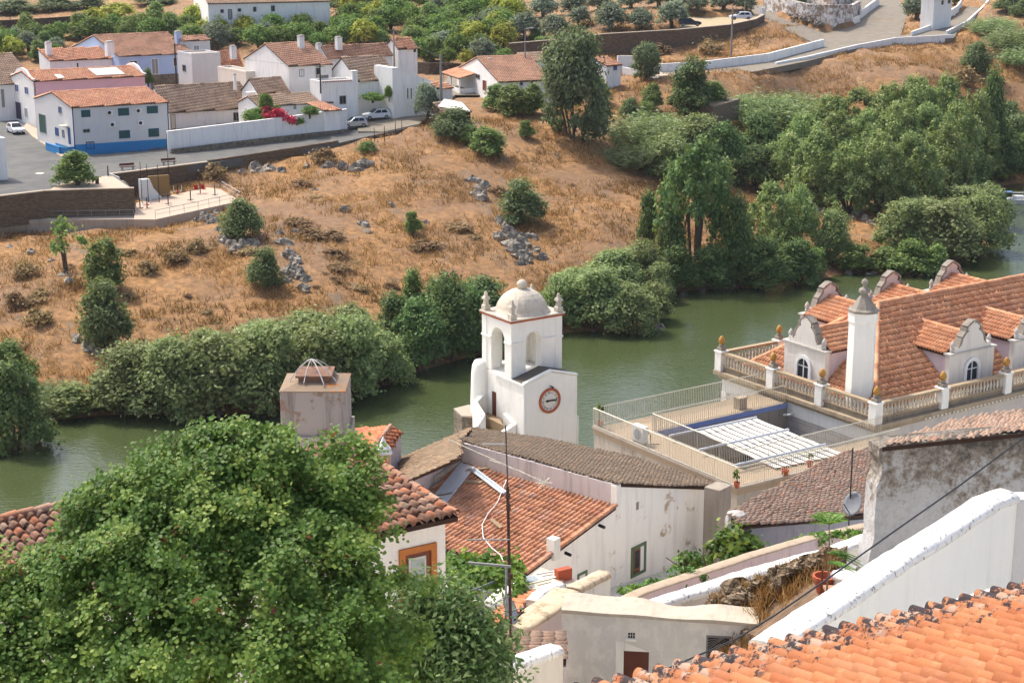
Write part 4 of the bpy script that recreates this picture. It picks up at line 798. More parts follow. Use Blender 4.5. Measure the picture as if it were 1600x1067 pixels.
b = MB(); b.box(cc-fx*w_*.24-fy*w_*.24, fx, fy, w_*.48, w_*.48, tz1+.1, tz1+.3); b.box(cc-fx*w_*.28-fy*w_*.28, fx, fy, w_*.56, w_*.56, tz1+.3, tz1+.36); b.build('cowl', plain('dull brown clay', '7c5e4c', .9), big)
pc = cc+Z*(tz1+.72)-fx*.1
for dx, dy in ((-.78, -.3), (-.62, .45), (-.3, -.72), (.35, -.8), (.72, -.5), (.62, .5), (-.2, .7)):
    e = cc+fx*w_*.5*dx*.95+fy*w_*.5*dy*.95+Z*(tz1+.1); md = pc+(e-pc)*.55+Z*.14; MB().tube([pc, pc+(md-pc)*.5+Z*.03, md, e+Z*.1, e], .016, 6).build('pipe', plain('white bent pipe', 'b8b4b0', .5), big)
# small pink house with a hipped roof
pk_ = thing('pink_house', at(590, 730, 76), 'small pinkish house with a hipped orange brown roof at the waterside', 'house')
c1 = at(628, 676, 78); ud, vd = hd(52), hd(-38); zt_ = c1[2]; nA = at(566, 706, 70.5)
bk_ = hd(-38); dv_ = nrm((nA-c1)*[1, 1, 0]); E0, E1 = c1, c1+dv_*6; R0_, R1_ = E0+bk_*.75+Z*.3-dv_*-.0, E1+bk_*.75+Z*.3; K0_, K1_ = R0_+bk_*3.6-Z*1.2, R1_+bk_*3.6-Z*1.2
roofpoly('roof', E0, E1, R0_, E0-R0_, [E0, E1, R1_, R0_+dv_*.5], T_ORANGE, pk_, pitch=.2, row=.3, h=.07, seg=4, jit=.015, seed=23)
roofpoly('roof_far_slope', R0_, R1_, K0_, K0_-R0_, [R0_+dv_*.5, R1_, K1_, K0_+dv_*.2], T_ORANGE, pk_, pitch=.2, row=.3, h=.07, seg=4, jit=.015, seed=24)
ridge('ridge_tile', R1_+Z*.04, R0_+dv_*.5+Z*.04, T_OLD, pk_, .1, 7)
w4 = [c1+bk_*.08, c1+dv_*6+bk_*.08, c1+dv_*6+bk_*4.1, c1+bk_*4.1]; b = MB(); b.hexa([xy(p, 8) for p in w4], [w4[0]-Z*.1, w4[1]-Z*.1, w4[2]-Z*1.05, w4[3]-Z*1.05]); b.build('wall', PINKW, pk_)
# ornate chimney with painted tiles
oc = at(600, 734, 44.5); orn = thing('ornate_chimney', oc, 'small white chimney with pagoda cap, ochre stripe and blue patterned tiles', 'chimney')
r_ = 10.5/pxm(oc); zz = lambda py: oc[2]+up(oc, py); ou, ov = hd(72), hd(-18)
b = MB(); b.lathe(oc*[1, 1, 0], [(r_, oc[2]-1.2), (r_, zz(708))], sq=nrm(ou)*.8); b.build('shaft', WPAINT, orn)
b = MB(); b.lathe(oc*[1, 1, 0], [(r_*1.15, zz(708)), (r_*1.25, zz(706)), (r_*1.25, zz(703)), (r_*.95, zz(702)), (r_*1.15, zz(699)), (r_*.55, zz(693)), (r_*.3, zz(688)), (r_*.26, zz(686)), (.01, zz(682))], sq=ou*.85); b.build('cap', WPAINT, orn)
t = NT('blue patterned tile'); t.col(t.ramp(t.n('TexVoronoi', {'Vector': t.pos(), 'Scale': 14.}).outputs['Distance'], [(.28, '2b3f7d'), (.36, 'd5d4d0')])); BT = t.m
for d_, n_ in ((ou, -ov), (ov, -ou)):
    P = oc-ou*r_*.8-ov*r_*.8; wd = r_*1.6; b = MB(); panel(P, d_, n_, .03, wd-.03, oc[2]-.1, zz(709), .012, b); tp_ = b.build('tile_panel', BT, orn)
    b = MB(); panel(P, d_, n_, wd*.34, wd*.66, oc[2]-.1, zz(711), .03, b); b.build('ochre_stripe', plain('ochre paint', 'c58a2e', .7), tp_)
    frame_on(P, d_, n_, .02, wd-.02, oc[2]-.12, zz(709)+.02, .035, .028).build('ochre_border', plain('ochre paint', ''), tp_)
# ------------------------------------------------ lane walls, garden, door building, near white wall
def copewall(name, tops, th, zb, mw, mc, label, cat='wall', r=None, face=None, depth_dir=None, cope=True, ch=.22):
    """A wall whose near top edge runs through the world points in tops; coping rounded."""
    o = thing(name, (tops[0][0], tops[0][1], zb), label, cat)
    b = MB(); c = MB(); rs = np.random.RandomState(len(label))
    for i, (p, q) in enumerate(zip(tops, tops[1:])):
        s_ = nrm(np.cross(Z, (q-p)*[1, 1, 0])); s_ = s_ if s_[1] > 0 else -s_; s_ = s_*th
        b.hexa([xy(p, zb), xy(q, zb), xy(q+s_, zb), xy(p+s_, zb)], [p-Z*ch, q-Z*ch, q+s_-Z*ch, p+s_-Z*ch])
    b.build('wall_body', mw, o)
    if cope:
        P = []; L = [0]
        for p, q in zip(tops, tops[1:]):
            m = max(2, int(np.linalg.norm(q-p)/.35)); P += [p+(q-p)*k/m for k in range(m)]
        P.append(tops[-1]); i0 = 0; K = 9
        for i, p in enumerate(P):
            d = nrm((P[min(i+1, len(P)-1)]-P[max(i-1, 0)])*[1, 1, 0]); s_ = nrm(np.cross(Z, d)); s_ = s_ if s_[1] > 0 else -s_
            for k in range(K):
                w = math.pi*k/(K-1); y = -math.cos(w); e = abs(y)**.8*(1 if y > 0 else -1); h = math.sin(w)**.6
                c.v.append(p+s_*(th/2+e*(th/2+.05))+Z*(-ch+ch*h*(1+rs.normal(0, .05)))+s_*rs.normal(0, .008))
        for i in range(len(P)-1):
            for k in range(K): k2 = (k+1) % K; c.f.append((i*K+k, i*K+k2, (i+1)*K+k2, (i+1)*K+k))
        c.f.append(tuple(range(K))); c.f.append(tuple((len(P)-1)*K+k for k in range(K)))
        c.build('coping', mc, o, True)
    return o
COPE = plaster('speckled white coping', 'e4e1db', '55504a', .2, bump=1., patch='8f8a82', pamt=.2, pscale=8.)
BIGW = plaster('bright limewash', 'ece9de', 'a49c90', .18, .4, .4)  # one even pale whitewash tone
copewall('pink_lane_wall', [at(960, 948, 52.5), at(1010, 924, 53.6), at(1185, 866, 58.5), at(1275, 840, 61.5), at(1362, 820, 64)], .4, 14, plaster('mauve plaster', 'c4b3b4', '8a7c74', .4), plaster('earthy wall top', 'a5947e', '6e6250', .6), 'pinkish lane wall with an earthy top in front of the white house', ch=.06)
copewall('white_lane_wall', [at(955, 970, 49.5), at(1012, 948, 50.3), at(1185, 893, 53.5), at(1275, 868, 56), at(1364, 850, 58)], .55, 12, plaster('beige grey plaster', 'c9c0b5', '8d8376', .35), COPE, 'lane wall with speckled white rounded coping and beige face behind the garden', ch=.25)
copewall('white_garden_wall', [at(1300, 888, 44), at(1330, 897, 42.5), at(1362, 912, 41)], .5, 12, WHITE, COPE, 'short curved white wall closing the garden beside the ragged house', ch=.3)
copewall('low_white_wall', [at(1300, 862, 52), at(1365, 838, 53)], .5, 12, WHITE, COPE, 'low white wall under the creeper near the ragged house', ch=.25)
copewall('stepped_white_wall', [at(1215, 1010, 30), at(1240, 992, 30.4), at(1330, 933, 32.3), at(1420, 872, 34.4), at(1500, 822, 36.2), at(1560, 782, 37.8), at(1592, 770, 38.4)], .62, 10, BIGW, COPE, 'big bright white wall with thick rounded coping rising behind the near orange roof', ch=.22)
w2 = at(1592, 770, 38.4); b = MB(); b.box(w2-hd(40)*.05+hd(-50)*.0, hd(86), hd(-4), 7, .5, 10, w2[2]-.15); tag(b.build('white_wall', plaster('dull limewash', 'cbc8c2', '8c857a', .4)), 'dull white wall at the frame edge behind the thick white coping', 'wall')
b = MB(); p, q = at(1425, 972, 23.6), at(1576, 925, 25.4); s_ = nrm(np.cross(Z, q-p)); s_ = s_ if s_[1] > 0 else -s_; b.hexa([xy(p, 30), xy(q, 30), xy(q+s_*.3, 30), xy(p+s_*.3, 30)], [p, q, q+s_*.3, p+s_*.3]); tag(b.build('parapet', BIGW, bevel=.04), 'short bright white parapet just above the near orange roof', 'wall')
# building with the brown door
S0 = at(877.5, 951, 46); sd_ = hd(97); sn = -hd(7); Ls = along(S0, sd_, 1186)
db = thing('door_building', (S0[0], S0[1], S0[2]-3), 'grey white washed building with brown door, lattice window and flat sandy top', 'house')
GW = plaster('brushed grey limewash', 'd6d4ca', '8f8a82', .4, 1.2, 1.2, patch='c8c6be', pamt=.6, pscale=1.6)
S1 = S0+sd_*Ls; zE = S1[2]+up(S1, 972)-S0[2]
b = MB(); bk = hd(7)*.9
b.hexa([xy(S0, 10), xy(S1, 10), xy(S1+bk, 10), xy(S0+bk, 10)], [S0-Z*.12, S1+Z*(zE-.12), S1+bk+Z*(zE-.12), S0+bk-Z*.12]); 
b.build('wall', GW, db)
b = MB(); n_ = 24; rs = np.random.RandomState(5)
for k in range(n_):
    f0, f1 = k/n_, (k+1)/n_; h = lambda f: .03*math.sin(f*9)+.05*math.sin(f*17+1)-.0
    A, B = S0+sd_*(Ls*f0)+Z*(zE*f0-.12), S0+sd_*(Ls*f1)+Z*(zE*f1-.12); o = sn*.05
    e = lambda f: hd(7)*(.95+.15*math.sin(f*7))
    b.hexa([A+o, B+o, B+e(f1), A+e(f0)], [A+o+Z*(.1+h(f0)*.3), B+o+Z*(.1+h(f1)*.3), B+e(f1)+Z*(.16+h(f1)), A+e(f0)+Z*(.16+h(f0))])
b.build('wall_top', plaster('sandy cement top', 'b2a998', '83765e', .5, 2.), db)
ends = S1+hd(7)*.2; b = MB(); b.box(S1-sd_*.02, sd_, hd(7), 1.7, .9, 10, S1[2]+zE-.75); b.build('side_block', GREYW, db)
(da0, dz1), (da1, dz1b) = wpx(S0, sd_, sn, 976, 1004), wpx(S0, sd_, sn, 1014, 1018); dzb = dz1-2.
panel(S0, sd_, sn, da0-.02, da1, dzb, dz1b, .012).build('door', WOOD, db)
b = MB(); b.prism([xy(S0+sd_*da0, dz1b)+sn*.0, xy(S0+sd_*da1, dz1b), xy(S0+sd_*da0, dz1+.02)], sn*.012); panel(S0, sd_, sn, da0-.25, da0-.02, dzb, dz1+.05, .03, b); b.build('door_reveal', WHITE, db)
va, vz = wpx(S0, sd_, sn, 987, 992); vb = MB()
for i in range(3):
    for j in range(2): panel(S0, sd_, sn, va-.1+i*.07, va-.05+i*.07, vz-.08+j*.09, vz-.01+j*.09, .01, vb)
vb.build('vent', DARK, db); panel(S0, sd_, sn, va-.18, va+.14, vz-.16, vz-.1, .08).build('vent_sill', WHITE, db)
(la0, lz1), (la1, lz1b) = wpx(S0, sd_, sn, 1106, 989), wpx(S0, sd_, sn, 1140, 1004)
pn = panel(S0, sd_, sn, la0, la1, lz1-.85, lz1-.1, .015).build('lattice_window', DARK, db); b = MB()
for k in range(9):
    f = k/8; q = xy(S0+sd_*la0, lz1-.85); w_, h_ = la1-la0, .75
    for (x0, y0, x1, y1) in ((f*w_, 0, min(w_, f*w_+.4), min(h_, .4*1.2)), (0, f*h_, min(w_, .5), min(h_, f*h_+.4))): b.tube([q+sd_*x0+Z*y0+sn*.03, q+sd_*x1+Z*y1+sn*.03], .012, 4)
frame_on(S0, sd_, sn, la0-.04, la1+.04, lz1-.9, lz1-.06, .05, .04, b); b.build('lattice', plain('grey lattice', '76726c', .7), pn)
# garden: rubble bank, dry weeds, pot, sapling
def rock(name, p, r, rs, m, label=None, group=None, sq=(1, .8, .7), cat='rock'):
    b = MB(); K = 9; M = 6; ph = rs.rand(6)*6
    for i in range(M+1):
        t_ = math.pi*i/M
        for j in range(K):
            a_ = 2*math.pi*j/K; f = 1+.28*math.sin(2*a_+ph[0]+t_)+.2*math.sin(3*t_+ph[1]+a_*2)+rs.normal(0, .09)
            b.v.append(p+np.array([math.cos(a_)*math.sin(t_)*sq[0], math.sin(a_)*math.sin(t_)*sq[1], math.cos(t_)*sq[2]])*r*f)
    for i in range(M):
        for j in range(K): j2 = (j+1) % K; b.f.append((i*K+j, (i+1)*K+j, (i+1)*K+j2, i*K+j2))
    o = b.build(name, m); return tag(o, label, cat, group)
t = NT('garden earth'); t.col(t.ramp(t.noise(2.5, detail=8, rough=.7), [(.3, '46382a'), (.55, '6b5540'), (.75, '8a7454')])); t.bump(t.noise(6), 1., .06); EARTH = t.m
gp = [at(*q) for q in ((1100, 960, 47.6), (1190, 905, 50), (1310, 880, 47.5), (1345, 905, 42), (1230, 985, 38), (1180, 985, 44.5))]
gz = min(p[2] for p in gp); gp[0] = at(1100, 955, 47.8)
b = MB(); b.hexa([xy(p, 12) for p in gp][::-1], [p-Z*.15 for p in gp][::-1]); tag(b.build('garden_bed', EARTH), kind='structure')
rs = np.random.RandomState(11); SCH = stonemat('garden schist', ['6a5b48', '8a7860', '77664f', '9c8a70'], '4d4032', 3.5)
wl_ = [at(1115, 945, 47.3), at(1160, 928, 47), at(1205, 910, 46.8), at(1250, 893, 46.6), at(1288, 878, 46.4), at(1310, 868, 46.2)]
b = MB()
for p, q in zip(wl_, wl_[1:]):
    s_ = nrm(np.cross(Z, q-p)); s_ = s_ if s_[1] > 0 else -s_; b.hexa([xy(p, 12), xy(q, 12), xy(q+s_*.8, 12), xy(p+s_*.8, 12)], [p-Z*.05, q-Z*.05, q+s_*.8+Z*.05, p+s_*.8+Z*.05])
tag(b.build('dry_stone_wall', SCH), 'crumbling dry stone bank with straw weeds below the white lane wall', 'wall')
for k in range(26):
    f = rs.rand(); i = min(4, int(f*5)); g = f*5-i; p = wl_[i]+(wl_[i+1]-wl_[i])*g; rr = rs.uniform(.14, .36) if k > 3 else .42
    rock('garden_stone', p+np.array([0, rs.uniform(-.2, .7), rs.uniform(-.12, .1)]), rr, rs, SCH, 'loose brown stone on top of the crumbling garden bank', 'stones on the garden bank', (1.2, .9, .55), 'stone')
rock('garden_boulder', at(1213, 913, 46.6)+Z*.15, .38, rs, SCH, 'largest upright boulder on the crumbling garden bank', None, (.8, .8, 1), 'stone')
def blades(name, pts, hgt, wid, m, seed, spread=.35, parent=None, per=1):
    rs = np.random.RandomState(seed); pts = np.repeat(pts, per, 0); K = len(pts); an = rs.rand(K)*6.283; d = np.stack([np.cos(an), np.sin(an), np.zeros(K)], 1)
    h = hgt*rs.uniform(.5, 1.25, K); ln = np.stack([rs.normal(0, spread, K), rs.normal(0, spread, K), np.ones(K)], 1); ln /= np.linalg.norm(ln, axis=1)[:, None]
    base = pts+np.stack([rs.normal(0, wid*2, K), rs.normal(0, wid*2, K), np.zeros(K)], 1)-Z*.05; w = (wid*rs.uniform(.6, 1.3, K))[:, None]
    Vv = np.stack([base-d*w*.5, base+d*w*.5, base+ln*h[:, None]], 1).reshape(-1, 3)
    return npmesh(name, Vv, np.arange(K*3).reshape(-1, 3), m, parent, {'rnd': rs.rand(K)})
DRYM = leafmat('dry straw', '7d5a34', 'a67f4c', 'c4a269', .25, .8, .05)
gpts = []
for k in range(560):
    f, g = rs.rand(), rs.rand(); A = wl_[0]+(wl_[-1]-wl_[0])*f; gpts.append(A+np.array([rs.normal(0, .1), (.5-g*4.4), .05-g*1.7*.6]))
tag(blades('dry_weeds', np.array(gpts), .38, .035, DRYM, 6, .45, per=9), kind='stuff')
pp = at(1287, 925, 44); pt_ = thing('flower_pot', pp, 'large empty terracotta pot standing in the weedy garden', 'flower pot')
b = MB(); b.lathe(pp, [(.2, 0), (.29, .42), (.33, .42), (.33, .5), (.27, .5), (.2, .15), (.01, .12)], 18); b.build('pot', TERRA, pt_)
b = MB(); b.slab(at(1310, 925, 42.5), nrm([1, .2, -.1]), nrm([-.2, 1, .3]), nrm([0, -.2, 1]), .7, .5, .08); tag(b.build('clay_slab', plain('pale clay', 'b0886c', .9)), 'flat pale clay slab lying on the garden soil beside the terracotta pot', 'slab')
FERN = leafmat('feathery green', '33501c', '557a2c', '84a048', .35)
def sapling():
    p = at(1289, 942, 41.5); o = thing('sapling', p, 'slender young jacaranda-like sapling with feathery leaves tied to a stake in the garden', 'young tree')
    top = p*[1, 1, 0]+Z*(p[2]+up(p, 812)); MB().tube([p-Z*.4, p+(top-p)*.5+RT*.06, top], [.03, .022, .012], 6).build('trunk', plain('grey bark', '6a5f52', .9), o)
    MB().tube([p-RT*.12-Z*.3, p-RT*.1+Z*.95], .03, 6).build('stake', WOOD, o)
    rs = np.random.RandomState(2); Vs = []; Fs = []; n0 = 0
    fr = [(top-Z*.1, nrm([math.cos(a), math.sin(a), .5+.4*rs.rand()]), .55+.2*rs.rand()) for a in np.linspace(0, 6, 11)]+[(p+(top-p)*.62, nrm([.9, -.2, .25-.12*i]), .75+.1*i) for i in range(4)]+[(p+(top-p)*.5, nrm([.8, .3-.2*i, -.05]), .9) for i in range(3)]
    for st, d, L in fr:
        for k in range(26):
            f = k/26; c = st+d*L*f-Z*(.35*L*f*f)
            for sg in (-1, 1):
                s_ = nrm(np.cross(d, Z))*sg; w = .16*(1-abs(f-.45)*1.2); a_ = c+s_*.02; e = c+s_*w+d*.05-Z*.02; q = d*.018
                Vs += [a_-q, a_+q, e+q*.4, e-q*.4]; Fs.append([n0, n0+1, n0+2, n0+3]); n0 += 4
    npmesh('crown', np.array(Vs), np.array(Fs), FERN, o, {'rnd': np.random.RandomState(1).rand(len(Fs))})
sapling()
# shrubs against the white house, creeper on the lane wall
GLOSSY = leafmat('glossy shrub green', '24421a', '456a26', '86983a', .25, .4)
def shrub(name, p, blobs, n, size, m, label, cat='shrub', seed=1, group=None, stem=True, per=22, clump=.2):
    o = thing(name, p, label, cat, group); Vv, Ff, rn = cloud(blobs, n, size, seed, clump, per); npmesh('foliage', Vv+p, Ff, m, o, {'rnd': rn})
    if stem:
        b = MB(); h = max(c[2] for c in blobs)
        for k in range(4): a_ = k*1.6+seed; b.tube([p-Z*.4, p+np.array([math.cos(a_)*.1, math.sin(a_)*.1, h*.5]), p+np.array([math.cos(a_)*.35, math.sin(a_)*.35, h])], [.05, .03, .01], 5)
        b.build('stem', plain('grey bark', ''), o)
    return o
p = at(1147, 880, 61.5); shrub('fig_bush', p, [[0, 0, .5, 1., .8, .8], [.55, .1, .2, .6, .6, .6], [-.5, 0, .15, .6, .6, .5]], 1500, .2, GLOSSY, 'rounded yellow green bush between the white house and the lane wall', seed=3)
p = at(1076, 897, 58.5); shrub('leafy_shrub', p, [[0, 0, .3, .5, .5, .5], [.3, .1, 0, .4, .4, .4]], 500, .15, GLOSSY, 'small dark leafy shrub against the foot of the white house wall', seed=4)
p = at(1020, 922, 55.5); shrub('low_shrub', p, [[0, 0, .05, .7, .4, .35], [.9, .3, .12, .6, .4, .4], [-.7, -.2, 0, .5, .4, .25], [1.5, .6, .2, .5, .4, .35]], 900, .13, GLOSSY, 'low trailing shrub along the top of the pink lane wall', seed=5)
p = at(1290, 842, 62); shrub('creeper', p, [[0, 0, .05, .7, .4, .25], [-.9, -.2, -.1, .7, .3, .22], [-1.7, -.5, -.3, .6, .3, .15], [1., .2, .1, .9, .3, .2]], 900, .12, leafmat('creeper green', '2f4f1c', '4f7a2c', '93a04a'), 'green creeper spilling over the end of the pink lane wall', 'creeper', seed=6, stem=False)
for i, (a_, b_, y_, lab) in enumerate((((1074, 918), (1068, 873), 55.8, 'rusty bent stake leaning from the pink lane wall, nearer the low shrub'), ((1108, 906), (1099, 869), 57, 'rusty stake leaning from the pink lane wall beside the yellow green bush'), ((1057, 882), (1041, 871), 56, 'thin dark rod sticking out of the leafy shrub'))):
    tag(MB().tube([at(*a_, y_), at(*b_, y_+.2)], .03 if i < 2 else .018, 5).build('stake', RUST), lab, 'stake')
b = MB(); q = at(1187, 950, 46.3)
for k in range(8): a_ = 2*math.pi*k/8; b.tube([q+np.array([.13*math.cos(a_), .13*math.sin(a_), .35]), q+np.array([.13*math.cos(a_+.785), .13*math.sin(a_+.785), .35])], .012, 4)
for k in range(3): a_ = 2.1*k; e = q+np.array([.13*math.cos(a_), .13*math.sin(a_), 0]); b.tube([e-Z*.0, e+Z*.35], .012, 4)
tag(b.build('wire_ring', RUST), 'small rusty wire ring on legs standing on the sandy wall top', 'wire stand')
# ------------------------------------------------ near orange roof
T_NEW = tilemat('bright orange tiles', ['925634', '9c603a', 'a56d46', '985a37', 'a97550', '925636'], '4a342c', .2, 'c09068', .3, .8)
def pixdir(px, py, base_dir, slope):    # dip angle that gives a line along base_dir this slope in the picture
    p = at(px, py, 17.5); best = None
    for k in range(-200, 600): 
        fi = R(k*.1); d = base_dir*math.cos(fi)-Z*math.sin(fi); x0, y0 = proj(p); x1, y1 = proj(p+d*.05); s_ = (y1-y0)/(x1-x0)
        if best is None or abs(s_-slope) < best[0]: best = (abs(s_-slope), d, fi)
    return best[1]
nd_ = pixdir(1300, 1000, hd(-27), .185); nq0 = at(965, 1069, 16.6); nq1d = hd(63.5)
nr0 = thing('near_roof', nq0, 'bright orange barrel tile roof with black lichen along its eave closest to the viewer', 'roof')
pN = nq0; aN = nq1d; L1 = along(pN, aN, 1640)
kwn = dict(pitch=.245, row=.37, h=.1, seg=7, jit=.004, lift=.012, vd=.3, ld=.2)
rf = roofpoly('tiles', pN, pN+aN, pN-nd_, nd_, [pN-aN*.6, pN+aN*(L1+3), pN+aN*(L1+3)-nd_*7, pN-aN*.6-nd_*7], T_NEW, nr0, seed=33, thick=.2, **kwn)
tn = T_NEW.node_tree; ntl = NT.__new__(NT); ntl.m = T_NEW; ntl.t = tn; ntl.b = tn.nodes['Principled BSDF']
g = ntl.n('NewGeometry'); dd = ntl.n('VectorMath', {0: g.outputs['Position'], 1: tuple(nd_)}, operation='DOT_PRODUCT').outputs['Value']; d0 = float(np.dot(pN, nd_))
edge_ = ntl.n('MapRange', {0: dd, 1: d0-1.5, 2: d0-.1}).outputs[0]
msk = ntl.ramp(ntl.math('ADD', ntl.noise(5.5, detail=7, rough=.75), ntl.math('MULTIPLY', edge_, .14)), [(.61, 0.), (.64, 1.)]); msk = ntl.math('MULTIPLY', msk, ntl.ramp(edge_, [(.0, 0.), (.2, 1.)]))
old = ntl.b.inputs['Base Color'].links[0].from_socket
c = ntl.mix(ntl.math('MULTIPLY', ntl.ramp(ntl.math('ADD', ntl.noise(3.3, detail=5), ntl.math('MULTIPLY', edge_, .12)), [(.6, 0.), (.68, .8)]), ntl.ramp(edge_, [(.3, 0.), (.6, 1.)])), old, '9a8878'); c = ntl.mix(msk, c, '2e2628'); ntl.col(c)
hl = hd(-27); wallN = MB(); pb = pN-nd_*.45; 
wallN.hexa([xy(pb-aN*.5, 20), xy(pb+aN*(L1+3), 20), xy(pb+aN*(L1+3)-hl*7, 20), xy(pb-aN*.5-hl*7, 20)], [pb-aN*.5-Z*.25, pb+aN*(L1+3)-Z*.25, pb+aN*(L1+3)-nd_*6.3-Z*.25, pb-aN*.5-nd_*6.3-Z*.25]); wallN.build('wall', WHITE, nr0)
# ------------------------------------------------ bottom centre: white coping wall, small roof, sandy diagonal wall, courtyard, trellis, masts
copewall('white_alley_wall', [at(740, 1075, 37), at(790, 1042, 38.2), at(880, 1010, 40)], .5, 10, plaster('pale plaster', 'd5cdc0', '9a9082', .3), COPE, 'white coped wall at the bottom edge beside the door building', ch=.22)
sr_ = thing('small_brown_roof', at(830, 1010, 43), 'small low brown tiled roof between the big tree and the door building', 'roof')
p1, p2, p3 = at(770, 985, 45), at(885, 990, 45.5), at(885, 1030, 42)
roofpoly('tiles', p1, p2, p3, hd(95)-Z*.25, [p1-RT*.5, p2, p3, at(745, 1050, 41.5)], T_PINKB, sr_, pitch=.21, row=.35, h=.075, seg=4, jit=.02, seed=41)
b = MB(); b.hexa([xy(q, 10) for q in (p1, p2, p3, at(745, 1050, 41.5))][::-1], [q-Z*.2 for q in (p1, p2, p3, at(745, 1050, 41.5))][::-1]); b.build('wall', PINKW, sr_)
dg = [at(775, 995, 45.5), at(800, 975, 46.2), at(850, 940, 48), at(890, 912, 49.8), at(912, 905, 50.5)]
copewall('sandy_wall', [at(790, 1003, 45.6), at(815, 986, 46.4), at(880, 944, 48.3), at(905, 922, 49.6)], .85, 10, plaster('rosy plaster', 'd0bbb2', '9c8a80', .3), plaster('sandy lichen coping', 'c2ae92', '8d8068', .6, 2.5, 1., patch='97876c', pamt=.3, pscale=3.), 'diagonal wall with a broad sandy lichen coping and pinkish face', ch=.14)
copewall('white_stub_wall', [at(905, 918, 50.5), at(930, 905, 52), at(954, 893, 53.2)], .5, 10, WHITE2, plaster('sandy lichen coping', ''), 'white wall stub with crumbly grey top standing against the white house', ch=.2)
copewall('curved_white_wall', [at(838, 938, 48.6), at(850, 925, 49.3), at(866, 915, 49.9), at(884, 912, 50.3)], .35, 10, WHITE2, COPE, 'short curved peeling white wall beside the terrace with stored slabs', ch=.2)
# little terrace with stored tiles and slabs
ct = [at(*q) for q in ((793, 930, 51.5), (842, 884, 57), (905, 905, 55), (840, 948, 49.5))]; zt_ = np.mean([p[2] for p in ct])
ct = [atz(*q, zt_) for q in ((786, 934), (845, 886), (908, 908), (838, 950))]
b = MB(); b.hexa([xy(p, 12) for p in ct], [p for p in ct]); tag(b.build('small_terrace', plain('pale rosy paving', 'c9b49c', .9)), 'small sunny terrace littered with slabs below the red tiled roof', 'terrace')
rs = np.random.RandomState(9)
for i, (px, py, w_, l_, c_, lab) in enumerate(((825, 925, .9, .7, 'd9d2bc', 'cream concrete slab lying nearest the vine on the small terrace'), (850, 913, 1., .6, 'd4ccb4', 'cream slab with a hollow in the middle of the small terrace'), (855, 900, .8, .5, 'd9d3c4', 'white frame like slab at the back of the small terrace'), (838, 938, .7, .5, 'cfc4a8', 'cream slab at the front edge of the small terrace'), (833, 905, .5, .45, '8f9aa0', 'grey metal sheet among the slabs on the small terrace'), (853, 924, .3, .25, 'a8714e', 'round brown stone on the small terrace'), (872, 908, .35, .3, 'a5806a', 'brown tile lying beside the upright brick block'))):
    p = atz(px, py, zt_+.06+.03*(i % 3)); an = rs.rand()*3; b = MB(); b.slab(p, hd(50+i*9), hd(-40+i*9), Z, w_, l_, .07)
    if i < 4: b.slab(p+Z*.05, hd(50+i*9), hd(-40+i*9), Z, w_*.5, .08, .05); b.slab(p+Z*.05+hd(-40+i*9)*.2, hd(50+i*9), hd(-40+i*9), Z, w_*.8, .06, .05)
    tag(b.build('stone_slab', plain('slab '+c_, c_, .9)), lab, 'slab')
b = MB(); p = atz(884, 907, zt_); b.box(p-hd(60)*.3, hd(60), hd(-30), .55, .25, zt_, zt_+.4); tag(b.build('brick_block', plain('red hollow brick', 'a8553c', .9)), 'red hollow brick block standing on the small terrace', 'brick')
# courtyard
b = MB(); cp_ = [atz(*q, zt_-2.2) for q in ((690, 985), (705, 925), (800, 955), (790, 1000))]; b.hexa([xy(p, 12) for p in cp_][::-1], cp_[::-1]); tag(b.build('courtyard', plain('grey courtyard floor', '8d8b86', .9)), kind='structure')
b = MB(); p, q = at(706, 925, 54), at(790, 955, 51.5); s_ = nrm(np.cross(Z, q-p))*.25; s_ = s_ if s_[1] > 0 else -s_; b.hexa([xy(p, 12), xy(q, 12), xy(q+s_, 12), xy(p+s_, 12)], [p, q, q+s_, p+s_]); tag(b.build('courtyard_wall', plaster('grey rough render', '8f8c88', '55514c', .5)), 'grey rendered courtyard wall with white edge under the vine', 'wall')
b = MB(); b.tube([p+Z*.05, q+Z*.05], .07, 6); tag(b.build('white_edge', WPAINT), 'bright white edging strip along the top of the grey courtyard wall', 'edging')
rr_ = [at(748, 972, 47), at(795, 945, 49), at(830, 925, 51.), at(838, 935, 50), at(790, 968, 46.5), at(755, 985, 46)]
cr = thing('lean_to_roof', rr_[0], 'narrow strip of sunlit orange tiles above the courtyard beside the sandy wall', 'roof')
roofpoly('tiles', rr_[0], rr_[2], rr_[4], hd(140)-Z*.2, rr_, T_ORANGE, cr, pitch=.22, row=.34, h=.08, seg=4, jit=.02, seed=44)
VINEM = leafmat('vine green', '34501e', '54702c', '8a9a44', .35, .6)
vt = at(760, 918, 52); tr = thing('vine_trellis', vt, 'leafy vine trained over a steel trellis frame above the courtyard', 'vine')
bl = [[*(at(px, py, y)-vt), rx, .7, rz] for px, py, y, rx, rz in ((720, 880, 53.5, .7, .4), (745, 890, 53, .8, .5), (775, 885, 53, .8, .45), (765, 905, 52, .8, .45), (735, 910, 52, .6, .4), (795, 895, 53, .5, .4), (716, 945, 50, .35, .8), (808, 915, 51.5, .25, .6), (812, 930, 51, .18, .45))]
Vv, Ff, rn = cloud(bl, 2300, .17, 8, .2, 20, 1.2); npmesh('foliage', Vv+vt, Ff, VINEM, tr, {'rnd': rn})
b = MB()
for a_, b_ in (((706, 936, 50), (775, 907, 51.5)), ((732, 878, 53), (792, 886, 53)), ((706, 905, 52), (760, 925, 50.8)), ((820, 898, 52), (820, 925, 52)), ((790, 886, 53), (820, 898, 52))): b.tube([at(*a_), at(*b_)], .04, 6)
b.build('trellis_frame', plain('grey green steel', '66706c', .6, .3), tr)
